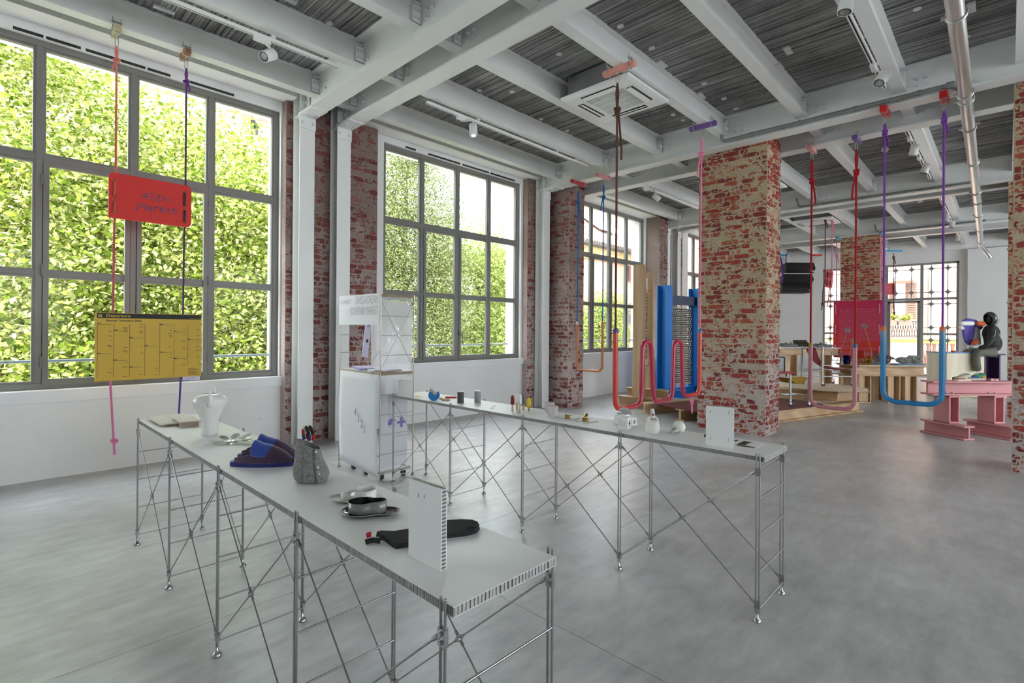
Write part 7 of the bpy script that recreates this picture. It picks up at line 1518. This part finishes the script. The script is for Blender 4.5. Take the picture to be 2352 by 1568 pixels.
m.obox(c2+FY*.30+uh*zs/2, RX*.17, FY*.02, uh*(zs/2-.02)); m.build('body', M['violetp'], t); MB().obox(c2+RX*.03+FY*.25+uh*(zs-.01), RX*.25, FY*.27, uh*.012).build('top', M['violetp'], t)
MB().obox(c2-RX*.62+FY*.1+uh*.02, RX*.12, FY*.1, uh*.02).build('foot', M['pineh'], t)
c3 = fp_(2309, 900, 12.6); c3 = Vector((c3.x, c3.y, 0)); t = thing('low_bench', 'low pine bench with a violet pad beside the right brick pillar', 'bench', c3); MB().obox(c3+uh*.11, RX*.35, FY*.2, uh*.11).build('base', M['pineh'], t); MB().obox(c3+uh*.26, RX*.33, FY*.2, uh*.04).build('pad', M['violetp'], t, bevel=.01)
c3 = fp_(2190, 806); c3.z = zt2+.001; alone(MB().obox(c3+uh*.02, RX*.035, FY*.03, uh*.02), 'brown_block', M['sn_rust'], 'tiny brown block on the blue plinth top', 'block', c3, bevel=.003)
# violet sculpture with white bolsters
M['sculpt'] = mat('violet_foam_panel', (.16, .12, .52), .7, noise=(6, .05)); M['orangef'] = mat('orange_foam', (.74, .14, .04), .7, noise=(6, .05)); M['whitef'] = mat('white_foam', (.80, .79, .76), .7, noise=(6, .03))
def cp(x, y, w_=WF+.25): return atd(1880+x/4.983, 560+y/4.983, w_)
t = thing('foam_sculpture', 'violet and white foam figure with orange spots behind the seated figure', 'sculpture', cp(1735, 1240))
MB().prism([cp(*q) for q in [(1640, 905), (1665, 878), (1715, 850), (1800, 868), (1862, 905), (1885, 960), (1855, 985), (1797, 945), (1783, 1060), (1765, 1145), (1735, 1160), (1692, 1120), (1672, 1040), (1660, 960)]], FY*.06).build('torso', M['sculpt'], t, bevel=.01)
def capsule(a, b2_, r_, m, name): a, b2_ = V(a), V(b2_); d = (b2_-a).normalized(); n6 = 6; P = [a-d*r_*math.cos(pi/2*i/n6) for i in range(n6)]+[a, b2_]+[b2_+d*r_*math.sin(pi/2*i/n6) for i in range(1, n6+1)]; Rr = [max(.003, r_*math.sin(pi/2*i/n6)) for i in range(n6)]+[r_, r_]+[max(.003, r_*math.cos(pi/2*i/n6)) for i in range(1, n6+1)]; MB().tube(P, Rr, 16).build(name, m, t)
capsule(cp(1640, 910, WF+.1), cp(1752, 910, WF+.1), .058, M['whitef'], 'bolster'); capsule(cp(1830, 912, WF+.12), cp(1880, 912, WF+.12), .058, M['orangef'], 'bolster'); capsule(cp(1626, 958, WF+.2), cp(1640, 965, WF+.2), .05, M['whitef'], 'bolster')
MB().prism([cp(*q) for q in [(1798, 945), (1850, 980), (1860, 1150), (1800, 1165), (1765, 1150), (1785, 1060)]], FY*.05).build('wing', M['whitef'], t, bevel=.008); capsule(cp(1780, 1135, WF+.15), cp(1805, 1115, WF+.15), .055, M['orangef'], 'spot'); MB().tube([cp(1742, 1160), cp(1742, 1200), cp(1742, 1245)], [.06, .05, .055], 12).build('foot', M['whitef'], t)
# seated figure: hooded jacket and wide trousers grown over a skeleton
def skin(name, pts, edges, rad, m, parent, root=0, lv=2):
    me = bpy.data.meshes.new(name); base = BASE[parent.name]; me.from_pydata([V(p)-base for p in pts], edges, []); me.materials.append(m)
    o = bpy.data.objects.new(name, me); COL.objects.link(o); o.parent = parent
    bm = bmesh.new(); bm.from_mesh(me); ly = bm.verts.layers.skin.verify(); bm.verts.ensure_lookup_table()
    for i, v_ in enumerate(bm.verts): r_ = rad[i]; v_[ly].radius = r_ if isinstance(r_, tuple) else (r_, r_); v_[ly].use_root = (i == root)
    bm.to_mesh(me); bm.free(); s = o.modifiers.new('skin', 'SKIN'); s.use_smooth_shade = True; d_ = o.modifiers.new('subd', 'SUBSURF'); d_.levels = lv; d_.render_levels = lv; return o
M['jacket'] = mat('black_jacket_nylon', (.022, .021, .020), .75, noise=(30, .4), bump=(18, .6, .02)); M['trouser'] = mat('olive_grey_trousers', (.13, .13, .10), .8, noise=(14, .2), bump=(16, .7, .02)); M['piping'] = mat('grey_piping', (.32, .32, .33), .5, noise=(20, .05)); M['backlit_slit'] = mat('backlight_white', (.72, .72, .72), .8, noise=(20, .05))
def jp(x, y, d_=0.): return atd(1880+x/4.983, 560+y/4.983, WF+.05)+FY*d_
hip = jp(2000, 1228)
t = thing('seated_figure', 'faceless display figure in black hooded jacket and olive trousers, seated on the violet plinth', 'mannequin', (hip.x, hip.y, hip.z-.08))
jk = [jp(1990, 1205), jp(1985, 1120), jp(1975, 1040), jp(1965, 965), jp(1960, 925), jp(1905, 985, -.17), jp(1875, 1080, -.24), jp(1830, 1170, -.2), jp(1785, 1190, -.1), jp(2045, 975, .15), jp(2105, 1060, .17), jp(2118, 1140, .12), jp(2040, 1195, -.02), jp(1960, 1205, -.14)]
skin('body', jk, [(0, 1), (1, 2), (2, 3), (3, 4), (3, 5), (5, 6), (6, 7), (7, 8), (3, 9), (9, 10), (10, 11), (11, 12), (12, 13)], [(.16, .155), (.155, .15), (.165, .15), (.14, .12), (.08, .08), .088, .072, .062, .05, .10, .085, .08, .066, .052], M['jacket'], t)
# hood: a shell around a black ball, opening forward (to the left)
hc = jp(1962, 862); N = 20; rows = []
fwd = (-RX*.93-uh*.12-FY*.2).normalized()
for i in range(10):
    s = i/9; ang_ = pi*(.5-.5*0) ; ctr_ = hc+fwd*(.17*s-.11+.0)+uh*(.02*(1-s)); rr2 = [.02, .09, .13, .15, .158, .156, .150, .140, .128, .118][i]
    e2 = uh-fwd*uh.dot(fwd); e2.normalize(); e1 = fwd.cross(e2); rows.append([ctr_+e1*(rr2*.80*math.cos(a_))+e2*(rr2*1.06*math.sin(a_))+fwd*(.06*s*max(0, math.sin(a_))**2) for a_ in [2*pi*k_/N for k_ in range(N)]])
MB().grid(rows, True, True).build('hood', M['jacket'], t, solid=.008, subsurf=1)
MB().ball(hc-fwd*.02, (.085, .085, .115), 16, 12).build('hood_shade_ball', M['dark'], t)  # black ball stands in for the shade inside the hood
MB().tube([jp(1948, 830, -.17), jp(1955, 850, -.172), jp(1950, 872, -.172)], [.006, .016, .005], 8).build('backlit_slit', M['backlit_slit'], t)  # pale sliver stands for backlight showing through the hood opening
for pts in ([(2012, 868, -.13), (1985, 905, -.15), (1960, 940, -.165), (1965, 985, -.165), (1990, 1030, -.155), (2030, 1070, -.12), (2045, 1085, -.08)], [(1910, 985, -.26), (1905, 1010, -.265), (1885, 1040, -.3), (1860, 1060, -.31)]): MB().tube([jp(*q) for q in pts], .008, 6).build('piping', M['piping'], t)
tr = [jp(1985, 1232), jp(1900, 1238, -.12), jp(1775, 1240, -.14), jp(1740, 1262, -.14), jp(1745, 1340, -.14), jp(1765, 1460, -.13), jp(1890, 1235, .1), jp(1745, 1235, .08), jp(1708, 1262, .08), jp(1712, 1350, .08), jp(1735, 1470, .08)]
skin('trousers', tr, [(0, 1), (1, 2), (2, 3), (3, 4), (4, 5), (0, 6), (6, 7), (7, 8), (8, 9), (9, 10)], [(.13, .12), .105, .092, .09, .082, .088, .105, .092, .09, .082, .088], M['trouser'], t)
# loose pink ropes on the floor by the distant pillar
for px, py, w_, lab in ((1905, 871, 13.0, 'short pink rope end coiled on the floor behind the sling chair'), (2015, 881, 13.2, 'short pink rope end on the floor under the pine table')):
    q = atd(px, py, w_); q = atz(px, py, .02); alone(MB().tube([q+RX*(.05*i-.15)+FY*.03*math.sin(i*1.7) for i in range(7)], .014, 6), 'rope_end', M['r_pinkp'], lab, 'rope', (q.x, q.y, 0))
